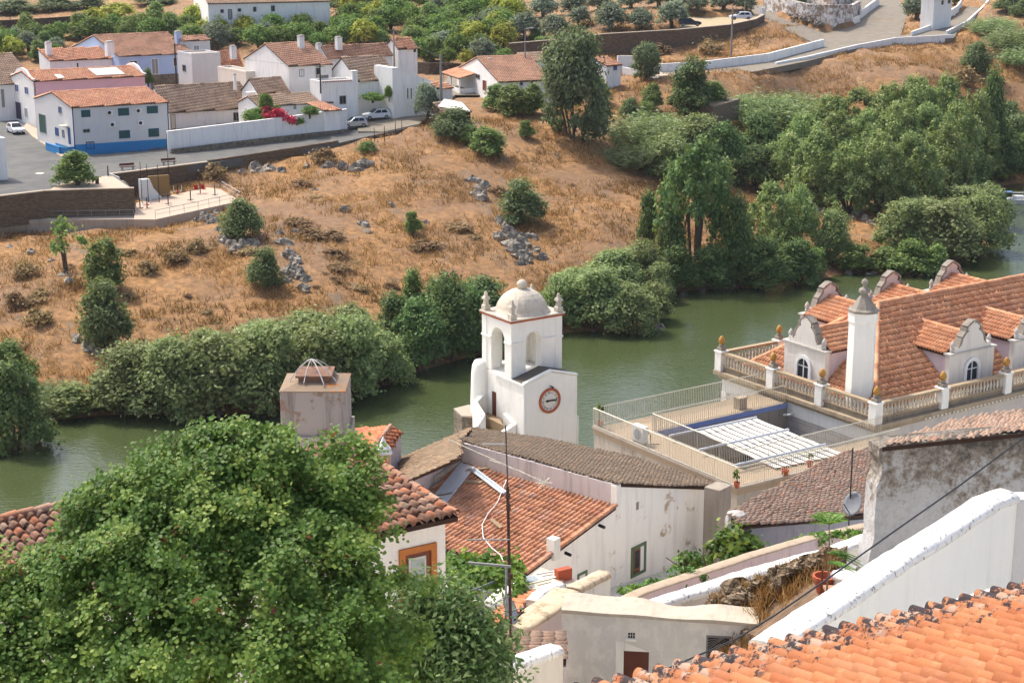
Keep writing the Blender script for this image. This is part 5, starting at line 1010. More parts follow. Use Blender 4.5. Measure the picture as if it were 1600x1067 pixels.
# tall mast with aerials in front
m0 = at(812, 1085, 31); m1 = at(790, 672, 32.5); m0 = m1*[1, 1, 0]+np.array([.18, -.9, m0[2]])
mast = thing('antenna_mast', m0, 'tall rusty antenna mast with thin aerials rising in front of the red tiled roof', 'antenna')
at_ = lambda f: m0+(m1-m0)*f
def mp(py):
    lo, hi = 0., 1.
    for _ in range(40):
        md = (lo+hi)/2; lo, hi = (md, hi) if proj(at_(md))[1] > py else (lo, md)
    return at_(lo)
MB().tube([m0-Z*3, mp(760)], .032, 8).build('mast_pole', RUST, mast); MB().tube([mp(790), m1+Z*.1], .016, 6).build('mast_pole', plain('dark steel', '4a4644', .5, .5), mast)
b = MB()
for py in (900, 1018, 792, 775): q = mp(py); b.tube([q-Z*.05, q+Z*.05], .05, 8)
b.build('clamp', RUST, mast)
def yagi(a_, b_, y0, y1, n, el, parent, name='aerial'):
    p, q = at(*a_, y0), at(*b_, y1); b = MB(); b.tube([p, q], .009, 5); d = nrm(q-p); e = nrm(np.cross(d, Z))*.7+Z*.35
    for k in range(n): f = (k+.5)/n; c = p+(q-p)*f; b.tube([c-e*el*(1-.4*f), c+e*el*(1-.4*f)], .005, 4)
    return b.build(name, CREAMP, parent)
yagi((700, 686), (855, 755), 33, 32, 17, .16, mast); yagi((765, 718), (818, 738), 32.6, 32.2, 2, .02, mast)
for a_, q_, r_ in ((694, at(754, 693.5, 33), .02), (843, at(729, 843, 32), .016), (885, at(732, 879, 32.2), .03)): MB().tube([mp(a_), q_], r_, 5).build('cross_arm', plain('grey steel arm', '8b8a86', .5, .4), mast)
q = at(850, 754, 32); b = MB()
for k in range(8): a_ = 2*math.pi*k/8; b.tube([q, q+RT*.16*math.cos(a_)+Z*.16*math.sin(a_)], .008, 4)
b.build('rosette', CREAMP, mast)
m2 = thing('aerial_pole', at(790, 985, 42), 'thin steel pole carrying a grey dish beside the antenna mast', 'antenna')
MB().tube([at(790, 985, 42), at(791, 885, 42.6)], .03, 6).build('pole', STEEL, m2)
dish(at(796, 955, 42), nrm(np.array([.8, -.3, .35])), .36, m2, plain('pale grey dish', '9a9c9e', .5))
MB().tube([at(786, 958, 42), at(820, 948, 41.6)], .02, 5).build('feed_arm', STEEL, m2)
# slack black cable across the near white wall
pts = [at(x, y, yy) for x, y, yy in ((960, 1080, 21), (1150, 998, 24), (1212, 960, 25), (1300, 899, 26.5), (1400, 828, 28.2), (1500, 758, 30), (1610, 676, 32))]
tag(MB().tube(pts, .016, 5).build('power_cable', DARK), 'black power cable slanting across the ragged house and white walls', 'cable')
tag(MB().tube([at(x, y, yy) for x, y, yy in ((1308, 893, 41), (1340, 884, 42.5), (1356, 883, 44))], .02, 5).build('white_pipe', WPAINT), 'thin white pipe bridging the dark gap beside the ragged house', 'pipe')
# ------------------------------------------------ village across the river
TF1 = tilemat('far orange tiles', ['c98a68', 'd89c78', 'e0ac88', 'd09272'], '7a5040', .35, '9c7a62', .3, .5)
TF2 = tilemat('far brown tiles', ['b09478', 'c4a68a', 'b89a80', 'ccb094'], '5a4a3e', .45, '9a8a74', .4, .7)
TF3 = tilemat('far mixed tiles', ['b88a6e', 'cc9c7c', 'be9278', 'd2a888'], '6a4c3e', .5, '94806a', .4, .35)
LAV = plaster('lavender limewash', 'c6c6c4', '9a979a', .25); FPINK = plaster('rose pink plaster', 'd3aab2', 'a88890', .2); FBLUE = plaster('pale blue plaster', 'a8bcd8', '90a2bc', .2)
FWHITE = plaster('village limewash', 'e2e1dc', '98928a', .42); SKYB = plain('bright blue paint', '2a7cb4', .7)
FU, FV = hd(64.), hd(-36.); nF_ = lambda u: np.array([u[1], -u[0], 0]); nG_ = lambda v: np.array([-v[1], v[0], 0]); FNF, FNG = nF_(FU), nG_(FV)       # along front, along gable, outward normals
def tilefar(nm, p0, p1, p2, dv, pts, m, par, seed): return roofpoly(nm, p0, p1, p2, dv, pts, m, par, pitch=.36, row=.6, h=.11, seg=3, jit=.01, seed=seed, thick=.1, vd=.35, ld=.15)
HN = [0]
def house(label, C, zb, pxR, pxL, apex, roofm, wallm=None, mode='gable', wins=(), fu=FU, fv=FV, name='house', apex_at=None, over=.25, band=None, chims=(), roofm2=None):
    HN[0] += 1; sd0 = HN[0]; wallm = wallm or FWHITE
    o = thing(name, (C[0], C[1], zb), label, 'house'); ze = C[2]; L = along(C, fu, pxR); Wd_ = along(C, fv, pxL)
    Q = lambda a, b, z: C*[1, 1, 0]+fu*a+fv*b+Z*z; m = MB()
    if mode == 'gable':
        mid = C+fv*(Wd_/2); zr = ze+up(mid, apex) if apex_at is None else apex_at
        m.prism([Q(0, 0, zb-3), Q(0, Wd_, zb-3), Q(0, Wd_, ze-.06), Q(0, Wd_/2, zr-.08), Q(0, 0, ze-.06)][::-1], fu*L)
        wl_ = m.build('wall', wallm, o)
        e0, e1, r0, r1 = Q(-.12, -over, ze-over*(zr-ze)/(Wd_/2)+.04), Q(L+.12, -over, ze-over*(zr-ze)/(Wd_/2)+.04), Q(-.12, Wd_/2, zr+.04), Q(L+.12, Wd_/2, zr+.04)
        rf_ = tilefar('roof', e0, e1, r0, e0-r0, [e0, e1, r1, r0], roofm, o, sd0)
        b0, b1 = Q(-.12, Wd_+over, ze-.1), Q(L+.12, Wd_+over, ze-.1); tilefar('rear_roof', b0, b1, r0, b0-r0, [b0, b1, r1, r0], roofm, rf_, sd0+50); ridge('ridge_tile', r0+Z*.04, r1+Z*.04, roofm, rf_, .13, sd0, .6)
    elif mode == 'shed':
        bk = C+fv*Wd_; zr = ze+up(bk, apex)
        m.prism([Q(0, 0, zb-3), Q(0, Wd_, zb-3), Q(0, Wd_, zr-.08), Q(0, 0, ze-.06)][::-1], fu*L); m.build('wall', wallm, o)
        e0, e1, r0, r1 = Q(-.1, -over, ze-over*(zr-ze)/Wd_+.03), Q(L+.1, -over, ze-over*(zr-ze)/Wd_+.03), Q(-.1, Wd_, zr+.03), Q(L+.1, Wd_, zr+.03)
        rf_ = tilefar('roof', e0, e1, r0, e0-r0, [e0, e1, r1, r0], roofm, o, sd0)
    else:
        m.box(C, fu, fv, L, Wd_, zb-3, ze-.3); m.build('wall', wallm, o); b = MB()
        for (a, c, da, dc) in ((-.02, -.02, L+.04, .25), (-.02, .23, .25, Wd_-.44), (L-.23, .23, .25, Wd_-.44), (-.02, Wd_-.21, L+.04, .25)): b.box(Q(a, c, 0), fu, fv, da, dc, ze-.3, ze)
        b.build('parapet', wallm, o); b = MB(); b.box(Q(.23, .23, 0), fu, fv, L-.46, Wd_-.44, ze-.3, ze-.22); b.build('roof', CONC, o)
    if band: panel(C, fu, nF_(fu), -.02, L+.02, zb-3, zb+band, .03).build('blue_band', SKYB, o); panel(C, fv, nG_(fv), -.02, Wd_*.5, zb-3, zb+band*.6, .03).build('blue_band', SKYB, o)
    for w in wins:
        d_, n_ = (fu, nF_(fu)) if w[0] == 'F' else (fv, nG_(fv)); kind = w[7] if len(w) > 7 else 'window'
        a0, z1 = wpx(C, d_, n_, w[1], w[2]); a1, z0 = wpx(C, d_, n_, w[3], w[4]); a0, a1 = min(a0, a1), max(a0, a1); t_ = .1 if min(a1-a0, z1-z0) > .5 else .05
        f_ = frame_on(C, d_, n_, a0, a1, z0, z1, t_, .05).build(kind, w[5], o); p_ = panel(C, d_, n_, a0+t_, a1-t_, z0+t_, z1-t_, .015); p_.build('pane' if kind == 'window' else 'leaf', w[6], f_)
        if kind == 'window' and a1-a0 > .8: panel(C, d_, n_, (a0+a1)/2-.03, (a0+a1)/2+.03, z0+t_, z1-t_, .03).build('mullion', w[5], f_)
    for px, py0, py1, w_ in chims:      # column, base, top, width in metres
        p = at(px, py0, C[1]+Wd_*.45); zt_ = p[2]+up(p, py1); b = MB(); b.box(p-fu*w_/2-fv*w_/2, fu, fv, w_, w_, p[2]-1.2, zt_-.25); ch_ = b.build('chimney', wallm, o)
        b = MB(); b.box(p-fu*(w_/2+.06)-fv*(w_/2+.06), fu, fv, w_+.12, w_+.12, zt_-.25, zt_-.15); b.box(p-fu*w_*.4-fv*w_*.4, fu, fv, w_*.8, w_*.8, zt_-.15, zt_); b.build('chimney_cap', TF2 if False else STONEC, ch_)
    o['_'] = 0; del o['_']; return o, (C, L, Wd_, ze)
def cy(px, pyt, pxb, pyb, zb): y = atz(pxb, pyb, zb)[1]; return at(px, pyt, y)
WN, GN, BL = WPAINT, DGREEN, DBLUE; GREYF = plain('grey window frame', '8c8c8a', .6)
BLT = plain('teal blue paint', '1d4e70', .7)
h1, (C1, L1_, W1_, ze1) = house('white house with blue plinth, green shuttered windows, wall air conditioners and orange roof', cy(112, 168, 112, 241, 12), 12, 262, 54, 144.5, TF1, LAV, wins=[('F', 126.5, 172.5, 141.5, 183, BLT, GN), ('F', 184, 169.5, 202, 180.5, BLT, GN), ('F', 229, 166.5, 247, 177, BLT, GN), ('F', 185.5, 204.5, 203.5, 216, BLT, GN), ('F', 231.5, 201.5, 249, 213.5, BLT, GN), ('F', 129, 202, 141, 207.5, GREYF, DARK), ('F', 134, 222, 148, 232.5, BLT, GREYF), ('G', 60.5, 177, 73, 210, GREYF, GN, 'door'), ('G', 91, 166, 97, 178.5, GREYF, BL), ('G', 86, 199, 92, 213, BLT, BL), ('G', 97, 203, 101, 216, BLT, GREYF), ('G', 106, 199, 111, 226, BLT, BL, 'door')], name='blue_trim_house', band=1.25)
for px, py in ((171, 176), (216, 173), (175.5, 194.5), (219.5, 192)):
    a_, z_ = wpx(C1, FU, FNF, px, py); b = MB(); panel(C1, FU, FNF, a_-.4, a_+.4, z_-.3, z_+.3, .35, b); ac_ = b.build('air_conditioner', WPAINT, h1)
    P_ = C1*[1, 1, 0]+FU*a_+Z*z_+FNF*.36; MB().prism([P_+(FU*math.cos(k*.6283)+Z*math.sin(k*.6283))*.24-FU*.08 for k in range(10)], FNF*.02).build('fan', DARK, ac_)
for a_ in (0, L1_-.12): panel(C1, FU, FNF, a_, a_+.14, 12.8, ze1-.1, .04).build('corner_stripe', BLT, h1)
a_, z_ = wpx(C1, FV, FNG, 104, 196); b = MB(); b.box(C1+FV*(a_-.6)-FU*.9, FU, FV, .9, 1.3, z_-.1, z_); b.build('door_canopy', CREAMP, h1)
b = MB(); q0, q1 = C1*[1, 1, 0]-FU*2., C1*[1, 1, 0]-FU*2.+FV*5; b.box(q0, FU, FV, .2, 5, 9, 13.0); b.box(q0, FU, FV, 2., .2, 9, 13.0); b.box(q0-FU*.03-FV*.03, FU, FV, .26, 5, 13, 13.1); b.build('porch_wall', SKYB, h1)
h2, (C2, L2_, W2_, ze2) = house('long pink walled hall with white curved facade, blue windows and skylights on its orange roof', cy(52, 127, 52, 198, 12.3), 12.3, 226, 17, 112, TF1, FPINK, name='pink_hall', wins=[('G', 23, 131, 29.5, 145, WN, BL), ('G', 38, 135, 45, 149, WN, BL), ('G', 21, 157, 35, 189, WN, plain('dark violet door', '3b2f48', .6), 'door'), ('G', 38, 168, 44, 185, WN, GREYF)])
b = MB(); zt_ = ze2; wv_ = W2_; pr = [(0, zt_-7), (0, zt_+.3), (.12, zt_+.35), (.2, zt_+.7), (.3, zt_+1.25), (.45, zt_+1.55), (.55, zt_+1.55), (.7, zt_+1.25), (.8, zt_+.75), (.88, zt_+.35), (1, zt_+.3), (1, zt_-7)]
P_ = lambda s, z: C2*[1, 1, 0]+FV*(s*wv_)+Z*z-FU*.004
b.prism([P_(*q) for q in pr], FU*.3); b.build('curved_facade', FWHITE, h2); 
b = MB(); b.prism([P_(*q)+FU*(L2_+.05) for q in pr[1:-1]], FU*.3); b.build('curved_gable_end', FWHITE, h2)
def roofpanel(o, C, L, Wd_, ze, apexpy, px0, px1, f0, f1, m, nm='skylight'):
    zr = ze+up(C+FV*(Wd_/2), apexpy); sl = lambda a, f: C*[1, 1, 0]+FU*a+FV*(Wd_/2*f)+Z*(ze+(zr-ze)*f+.16)
    a0, a1 = along(sl(0, f0), FU, px0), along(sl(0, f0), FU, px1); MB().prism([sl(a0, f0), sl(a1, f0), sl(a1, f1), sl(a0, f1)], Z*.06).build(nm, m, o)
SKL = plain('translucent sheet', 'b0b2a6', .4)
roofpanel(h2, C2, L2_, W2_, ze2, 112, 151, 196, .12, .85, SKL); roofpanel(h2, C2, L2_, W2_, ze2, 112, 91, 101, .05, .4, plain('pale skylight', 'd0cdbf', .4))
house('brown roofed white house with a grey gate at the edge of the square', at(-8, 132, 262), 12.6, 54, -70, None, TF2, apex_at=at(-8, 132, 262)[2]+3.6, wins=[('F', 1, 140, 8, 168, GREYF, GREYF, 'door')])
house('low white house with orange roof and chimneys behind the pink hall', at(78, 95, 277), 13.2, 186, 61, 77.5, TF1, mode='shed', chims=[(75.5, 76, 65, .8), (171, 76, 64, 1.1)], wins=[('F', 120, 99, 123, 111, DARK, DARK, 'door')])
h5, (C5, L5_, W5_, ze5) = house('large house with pale blue front, white window surrounds and a wide orange brown roof', at(186, 88, 279), 13.3, 303, 112, 56, TF3, FBLUE, chims=[(278, 62, 48, .8)], name='blue_house', wins=[('F', 202, 95, 215, 103, WN, DARK), ('F', 236, 92, 248.5, 116.5, WN, GREYF), ('F', 270, 90, 277.5, 104, WN, DARK), ('F', 245, 122, 255, 137, WN, DARK, 'door')])
zb_ = wpx(C5, FU, FNF, 260, 116)[1]; panel(C5, FU, FNF, L5_*.4, L5_-.3, 10, zb_, .06).build('stone_base', STONEL, h5); panel(C5, FU, FNF, -.02, L5_*.4, zb_-.2, zb_-.05, .05).build('string_course', FWHITE, h5)
house('tall blank lavender white block beside the pale blue house', at(299, 84, 273), 13.2, 344, 277, None, CONC, LAV, mode='flat', wins=[('G', 285, 101, 291, 113, GREYF, DARK)])
house('small pinkish house with a low tiled roof behind the lavender white block', at(283, 64, 287), 14, 328, 268, 58, TF3, LAV, wins=[('F', 302, 71, 312, 80, WN, GREYF)])
house('low annexe with bright orange roof between the lavender block and the two storey house', at(345, 104, 281), 13.6, 379, 337, 79, TF1, mode='shed', chims=[(364, 81, 71, .8)])
h8, (C8, L8_, W8_, ze8) = house('house with broad mottled brown roof next to the blue plinth house', cy(264, 175, 264, 206, 12.5), 12.5, 398, 222, 136, TF2, chims=[(367, 128, 115, .35)], wins=[('F', 266, 179, 275, 202, GREYF, CREAMP, 'door'), ('F', 364, 176, 374, 189, GREYF, DARK)])
wc = at(390, 166, C8[1]-1); b = MB(); zt_ = wc[2]+up(wc, 146); b.box(wc, FU, FV, .9, .9, wc[2]-2.5, zt_); b.box(wc-FU*.1-FV*.1, FU, FV, 1.1, 1.1, zt_, zt_+.15); b.build('large_chimney', FWHITE, h8); b = MB(); b.lathe(wc+FU*.45+FV*.45, [(.5, zt_+.155), (.05, zt_+.75)], sq=FU); b.build('chimney_cap', FWHITE, h8)
house('two storey white house with mottled tile roof and blank gable mid village', at(451, 103, 254), 13.5, 518, 382, 69.5, TF3, name='two_storey_house', chims=[(470, 66, 55, .75)], wins=[('F', 467, 109, 475.5, 120, GREYF, WN), ('F', 493, 106, 501, 122, GREYF, DARK, 'door')])
b = at(384, 112, 262); house('low blank beige wall building with a flat grey top behind the broad brown roof', b, 13.4, 407, 340, None, CONC, plaster('beige limewash', 'd6cdc0', 'a0968a', .3), mode='flat')
house('ruined outbuilding with collapsed tile roof beside the two storey house', at(404, 146, 250), 13, 452, 378, 124, TF2, mode='gable')
house('white house with a long tile roof behind the roof terrace house', at(512, 90, 270), 14, 613, 494, 73.5, TF3, chims=[(498, 74, 67, .7), (529, 66, 57, .8)])
house('white house with dark brown roof and orange patch beside the terrace house', at(559, 126, 252), 13.6, 622, 512, 91, TF2, wins=[('F', 593, 127, 598, 135, GREYF, DARK)])
h12, (C12, L12, W12, ze12) = house('white terrace house with brick lattice parapet above a window on the street', at(501, 127, 247), 13, 559, 484, None, CONC, mode='flat', name='terrace_front_house', wins=[('F', 530, 150, 541, 163, GREYF, DARK)])
for k in range(16): pass
b = MB(); 
for k in range(14): panel(C12, FU, FNF, .3+k*.32, .5+k*.32, ze12-.26, ze12-.08, .05, b)
b.build('brick_lattice', TERRA, h12)
b = MB(); q = C12*[1, 1, 0]+FU*(L12-.8); b.box(q, FU, FV, .78, .8, ze12-.2, ze12+1.1); b.box(q-FU*.05-FV*.05, FU, FV, .9, .9, ze12+1.1, ze12+1.2); b.build('large_chimney', FWHITE, h12)
b = MB(); q = C12*[1, 1, 0]+FU*1.4+FV*3; b.box(q, FU, FV, 1.4, .7, ze12-.2, ze12+.5); tag(b.build('garden_table', plain('grey terrace clutter', '7a7672', .8)), 'grey barbecue bench on the roof terrace of the lattice parapet house', 'bench')
# stepped wall house with two slit windows
C14 = at(622, 110, 250.5); L14 = along(C14, FU, 685); o14 = thing('slit_window_house', C14*[1, 1, 0]+Z*14, 'white house front with two tall slit windows and a top sloping down to the road', 'house')
zR = C14[2]+up(C14+FU*L14, 131); b = MB(); b.prism([C14*[1, 1, 0]+Z*10, C14*[1, 1, 0]+FU*L14+Z*10, C14*[1, 1, 0]+FU*L14+Z*zR, C14*[1, 1, 0]+FU*(L14*.45)+Z*(C14[2]*.6+zR*.4), C14], FV*6); b.build('wall', FWHITE, o14)
b = MB(); b.box(C14-FU*.9, FU, FV, .9, 5, 10, C14[2]+.35); b.build('end_pier', FWHITE, o14)
for px in (637, 642.5):
    a0, z1 = wpx(C14, FU, FNF, px-1.3, 138); a1, z0 = wpx(C14, FU, FNF, px+1.3, 155); f_ = frame_on(C14, FU, FNF, a0, a1, z0, z1, .04, .04).build('window', WN, o14); panel(C14, FU, FNF, a0+.04, a1-.04, z0+.04, z1-.04, .012).build('pane', DARK, f_)
house('small white house with orange roof in front of the orchard', at(622, 76, 276), 14.6, 652, 602, 61.5, TF1, wins=[('F', 646, 75, 650, 82, GREYF, DARK)])
house('low outhouse with long brown roof behind the bougainvillea wall', at(404, 166, 243), 12.7, 519, 372, 151, TF2, wins=[('F', 457, 162, 464, 172, WN, GREYF)])
C_ = at(507, 173, 242); house('small lean-to with orange and brown roof at the end of the long white wall', C_, 12.8, 532, 480, 161.5, TF1, mode='shed')
house('little white shed with tiled top beside the concrete pole', at(683, 138, 250), 15, 707, 674, 131, TF1, mode='shed')
# houses to the right of the open yard
TR = hd(70); TRV = hd(-20)
C17 = at(780, 128, 262); h17, (C17, L17, W17, ze17) = house('white farmhouse with wide orange brown roof beside the eucalyptus', C17, 15, 862, 714, None, TF3, fu=TR, fv=TRV, apex_at=C17[2]+2.7, name='farmhouse', chims=[(764.5, 106, 91, .6)], wins=[('F', 812, 129, 817, 134, GREYF, DARK), ('F', 828, 126, 834, 133, GREYF, DARK), ('G', 754, 124, 760.5, 144, WN, plain('dark red brown sash', ''), 'door'), ('G', 743, 115, 750, 125, GREYF, DARK)])
b = MB(); q0 = C17*[1, 1, 0]+TRV*(W17*.55)-TR*2.6; b.box(q0, TR, TRV, .2, W17*.45, 12, 16.1); b.box(q0+TRV*.2, TR, TRV, 2.6, .2, 12, 16.1)
for k in range(3): b.box(q0+TRV*(.2+k*W17*.21), TR, TRV, .2, .2, 16.1, 17.6)
b.build('porch_wall', FWHITE, h17); z_ = 17.75; e0, e1 = q0-TR*.2, q0-TR*.2+TRV*W17*.45; tilefar('porch_roof', e0+Z*z_, e1+Z*z_, e0+TR*2.8+Z*(z_+.7), -TR, [e0+Z*z_, e1+Z*z_, e1+TR*2.8+Z*(z_+.7), e0+TR*2.8+Z*(z_+.7)], TF1, h17, 77)
house('white cottage with pale tile roof behind the farmhouse', at(818, 96, 276), 15.6, 872, 800, 84, TF2, fu=TR, fv=TRV)
C18 = at(948, 103, 277); house('small white house with orange roof half hidden behind the eucalyptus', C18, 15.6, 970, 905, 91, TF1, fu=hd(50), fv=hd(-40), wins=[('F', 958, 103, 964, 110, GREYF, BL)])
house('long white two storey house with small dark windows above the orchard', at(325, 6, 345), 20, 515, 302, None, TF2, apex_at=at(325, 6, 345)[2]+3, wins=[('F', 344, 15, 350, 21, GREYF, DARK), ('F', 356, 15, 363, 31, DARK, GREYF, 'door'), ('F', 371, 13.5, 377, 19, GREYF, DARK), ('F', 395, 11, 401, 19, GREYF, DARK), ('F', 423, 9, 430, 18.5, GREYF, DARK)], fu=hd(72), fv=hd(-18))
house('white house with small windows beyond the road bend', at(1460, -3, 334), 21.6, 1488, 1440, None, TF1, apex_at=at(1460, -3, 334)[2]+2, fu=hd(45), fv=hd(-45), wins=[('F', 1471, 1, 1474, 8, GREYF, DARK), ('F', 1481, 0, 1485, 6, GREYF, DARK)])
house('little white outhouse with bright orange roof at the road bend', at(1465, 17, 338), 20.3, 1479, 1448, 5, TF1, fu=hd(45), fv=hd(-45), mode='shed')
ce_ = atz(8, 284, 12); house('white house corner at the frame edge beside the asphalt square', np.array([ce_[0]-9, ce_[1]-3, 12+5.2]), 12, 8, -140, None, CONC, mode='flat')
# ------------------------------------------------ walls and retaining walls
def farwall(name, base, h, th, m, label, cat='wall', top=None, deep=1.5, ch=.12):
    P = pix(base); o = thing(name, P[0], label, cat); b = MB(); c = MB(); hh = h if hasattr(h, '__len__') else [h]*len(P)
    for i, (p, q) in enumerate(zip(P, P[1:])):
        s_ = nrm(np.cross(Z, (q-p)*[1, 1, 0])); s_ = (s_ if s_[1] > 0 else -s_)*th
        b.hexa([p-Z*deep, q-Z*deep, q+s_-Z*deep, p+s_-Z*deep], [p+Z*hh[i], q+Z*hh[i+1], q+s_+Z*hh[i+1], p+s_+Z*hh[i]])
        if top: e = s_*.12; c.hexa([p-e+Z*(hh[i]+.003), q-e+Z*(hh[i+1]+.003), q+s_+e+Z*(hh[i+1]+.003), p+s_+e+Z*(hh[i]+.003)], [p-e+Z*(hh[i]+ch), q-e+Z*(hh[i+1]+ch), q+s_+e+Z*(hh[i+1]+ch), p+s_+e+Z*(hh[i]+ch)])
    b.build('wall_body', m, o)
    if top: c.build('coping', top, o)
    return o
def tops(L): return L
PALEC = plain('pale stone coping', 'a89a86', .9)
t = NT('brown rubble masonry'); bk = t.n('TexBrick', {'Color1': lin('4e4338'), 'Color2': lin('74634f'), 'Mortar': lin('3d342b'), 'Scale': 1., 'Mortar Size': .03, 'Brick Width': .55, 'Row Height': .2})
sx = t.n('SeparateXYZ', {0: t.n('NewGeometry').outputs['Position']}); t.set(bk.inputs['Vector'], t.n('CombineXYZ', {0: t.math('ADD', sx.outputs[0], t.math('MULTIPLY', sx.outputs[1], .5)), 1: sx.outputs[2]}).outputs[0])
t.col(t.mix(t.math('MULTIPLY', t.noise(2., detail=7), .6), bk.outputs[0], '6d5a45')); t.bump(t.noise(6), .8, .06); RUB = t.m
farwall('stone_wall', [(-40, 313.5, 12), (70, 300.5, 12), (140, 298, 12), (209, 296.5, 12)], .1, .5, RUB, 'tall brown masonry retaining wall below the asphalt square', top=PALEC, deep=3.6)
farwall('concrete_wall', [(-40, 345.5, 8.85), (100, 344, 8.85), (209, 343.5, 8.9), (244, 343.5, 9.)], .06, .35, CONC, 'pale concrete retaining wall below the brown masonry wall', deep=2.6)
sheet('ledge_path', pix([(-40, 345.5, 8.85), (209, 343.2, 8.88), (209, 334, 8.88), (60, 339, 8.85), (-40, 343, 8.85)]), CONC, th=.4)
farwall('stone_wall', [(174, 274.5, 12), (250, 265, 12.03), (325, 255.5, 12.1)], .12, .5, RUB, 'brown masonry wall behind the exercise terrace', top=PALEC, deep=3.)
farwall('stone_wall', [(327, 254.5, 12.1), (400, 243.5, 12.3), (529, 223.5, 12.9)], .3, .5, RUB, 'long brown masonry wall holding up the street above the dry slope', deep=2.4)
farwall('white_wall', [(263, 238, 12.3), (400, 222, 12.8), (543, 206, 13.3)], [2.7, 2.8, 3.1], .35, FWHITE, 'long white garden wall along the street with bougainvillea over it', top=FWHITE)
farwall('plinth_wall', [(268, 240.5, 12.2), (400, 224.5, 12.7), (545, 208.5, 13.2)], [.6, .6, .6], .3, STONEL, 'low grey stone plinth at the foot of the long white garden wall')
farwall('white_wall', [(560, 185, 14), (616, 172, 14.5)], [2.3, 2.2], .3, FWHITE, 'white yard wall behind the white hatchback with vines above it')
farwall('low_wall', [(617, 180, 14.4), (660, 166, 14.9)], [.9, .9], .35, STONEC, 'low pale stone wall in front of the slit window house')
farwall('stone_wall', [(632, 112, 15.8), (670, 118, 15.6), (720, 118, 15.6)], [1.7, 2.1, 2.], .5, STONEW, 'brown stone wall under the orchard at the back of the open yard')
farwall('stone_wall', [(795, 83, 17.4), (860, 82, 17.5), (945, 81, 17.6), (1060, 74, 18.1), (1140, 65, 18.7), (1180, 57, 19.2), (1194, 50, 19.7)], [1.6, 2.1, 3.1, 3.1, 3., 3.1, 3.2], .6, RUB, 'long dark masonry retaining wall below the olive grove', top=PALEC, deep=2)
farwall('stone_wall', [(540, -8, 23), (600, 10, 21.5), (650, 27, 20.2), (700, 46, 19)], [1., 1., 1., 1.], .5, STONEL, 'old stone wall running diagonally through the orchard', top=PALEC)
farwall('stone_wall', [(-40, 45, 18), (60, 40, 18.3), (150, 34, 18.8)], [1.4, 1.4, 1.4], .6, STONEW, 'long grey terrace wall behind the orchard trees')
farwall('white_wall', [(1020, 113, 16.4), (1100, 109, 16.9), (1200, 97, 17.5), (1288, 73, 18.5)], [1.3, 1.35, 1.4, 1.3], .4, FWHITE, 'white road wall on the uphill side below the dry bank', top=None)
farwall('kerb_wall', [(1213, 103, 17.2), (1260, 94, 17.7), (1340, 75, 18.5), (1400, 64, 19.1), (1490, 59, 19.5)], [.55]*5, .35, FWHITE, 'low white kerb wall along the valley side of the road')
farwall('kerb_wall', [(1480, 54, 19.8), (1512, 38, 20.7), (1536, 16, 22), (1546, 4, 22.8)], [.6]*4, .35, FWHITE, 'low white kerb wall climbing round the road bend')
farwall('white_wall', [(1425, 55, 19.6), (1455, 46, 20.1), (1470, 36, 20.6), (1496, 22, 21.4), (1503, 12, 22)], [.6, .8, 1.3, 1.6, 1.6], .3, FWHITE, 'white garden wall curving beside the little outhouse')
farwall('white_wall', [(1346, 28, 21), (1358, 18, 21.6), (1374, 5, 22.4)], [1.4, 1.3, 1.2], .4, FWHITE, 'white parapet wall beside the cobbled lane near the ruin')
farwall('white_wall', [(1328, 40, 20.2), (1344, 34, 20.6)], [1.1, 1.2], .35, FWHITE, 'short white wall stub at the foot of the ruin')
farwall('gate_pier', [(1190, 32, 21.6), (1196, 30, 21.7)], [2.4, 2.2], .5, FWHITE, 'white gate pier at the end of the dark masonry wall')
farwall('white_wall', [(972, 118, 16.2), (1000, 123, 16)], [1.4, 1.3], .3, FWHITE, 'low white yard wall below the small white house')
farwall('white_wall', [(965, 108, 16.8), (990, 106, 16.9)], [2.2, 2.], .3, FWHITE, 'pale wall behind the drooping tree by the small white house')
farwall('stone_wall', [(1008, 135, 15.4), (1045, 127, 15.9)], [.8, .8], .4, CONC, 'grey concrete edge wall under the small garden terrace')
sheet('garden_terrace', pix([(1000, 124, 16), (1045, 118, 16.4), (1030, 112, 16.6), (985, 116, 16.4)]), plain('beige paving', ''), th=.5)
# ruin with peeling lime walls
t = NT('peeling ruin wall'); c = t.mix(t.ramp(t.noise(.8, detail=8, rough=.7), [(.45, 0.), (.56, 1.)]), 'cfccc8', '85725f'); t.col(t.mix(t.ramp(t.noise(3, detail=6), [(.58, 0.), (.66, .7)]), c, '4d4238')); t.bump(t.noise(3, detail=6), 1., .15); RUIN = t.m
farwall('ruined_building', [(1192, 14, 22.6), (1230, 24, 22), (1262, 30, 21.6), (1300, 38, 20.9), (1332, 34, 20.9), (1345, 20, 21.6)], [2.2, 3., 2.8, 3.6, 3.2, 2.4], .7, RUIN, 'ruined building with crumbling white patched stone walls at the lane fork', 'ruin')
farwall('ruined_wall', [(1200, 2, 23.4), (1270, 8, 23.2), (1300, 14, 22.9), (1338, 8, 23)], [2., 1.6, 3.6, 3.4], .6, RUIN, 'taller broken back wall of the ruin with window gaps', 'ruin')
rs = np.random.RandomState(21); ROCKM = stonemat('grey lichen rock', ['6d6a64', '85817a', '77736a', '999488'], '4f4b45', 1.4, .8, 1.)
for k in range(12): p = hit(1235+k*4.5, 26+k*1.9); rock('boulder', p+Z*.2, rs.uniform(.4, .8), rs, ROCKM, 'brown grey boulder at the foot of the ruin wall', 'boulders below the ruin')
farwall('metal_shed', [(1116, 182, 12.6), (1155, 172, 13)], [1.5, 1.7], 3., plain('brown sheet metal', '7a6a58', .7, .2), 'brown sheet metal shed roofed low among the canes', 'shed')
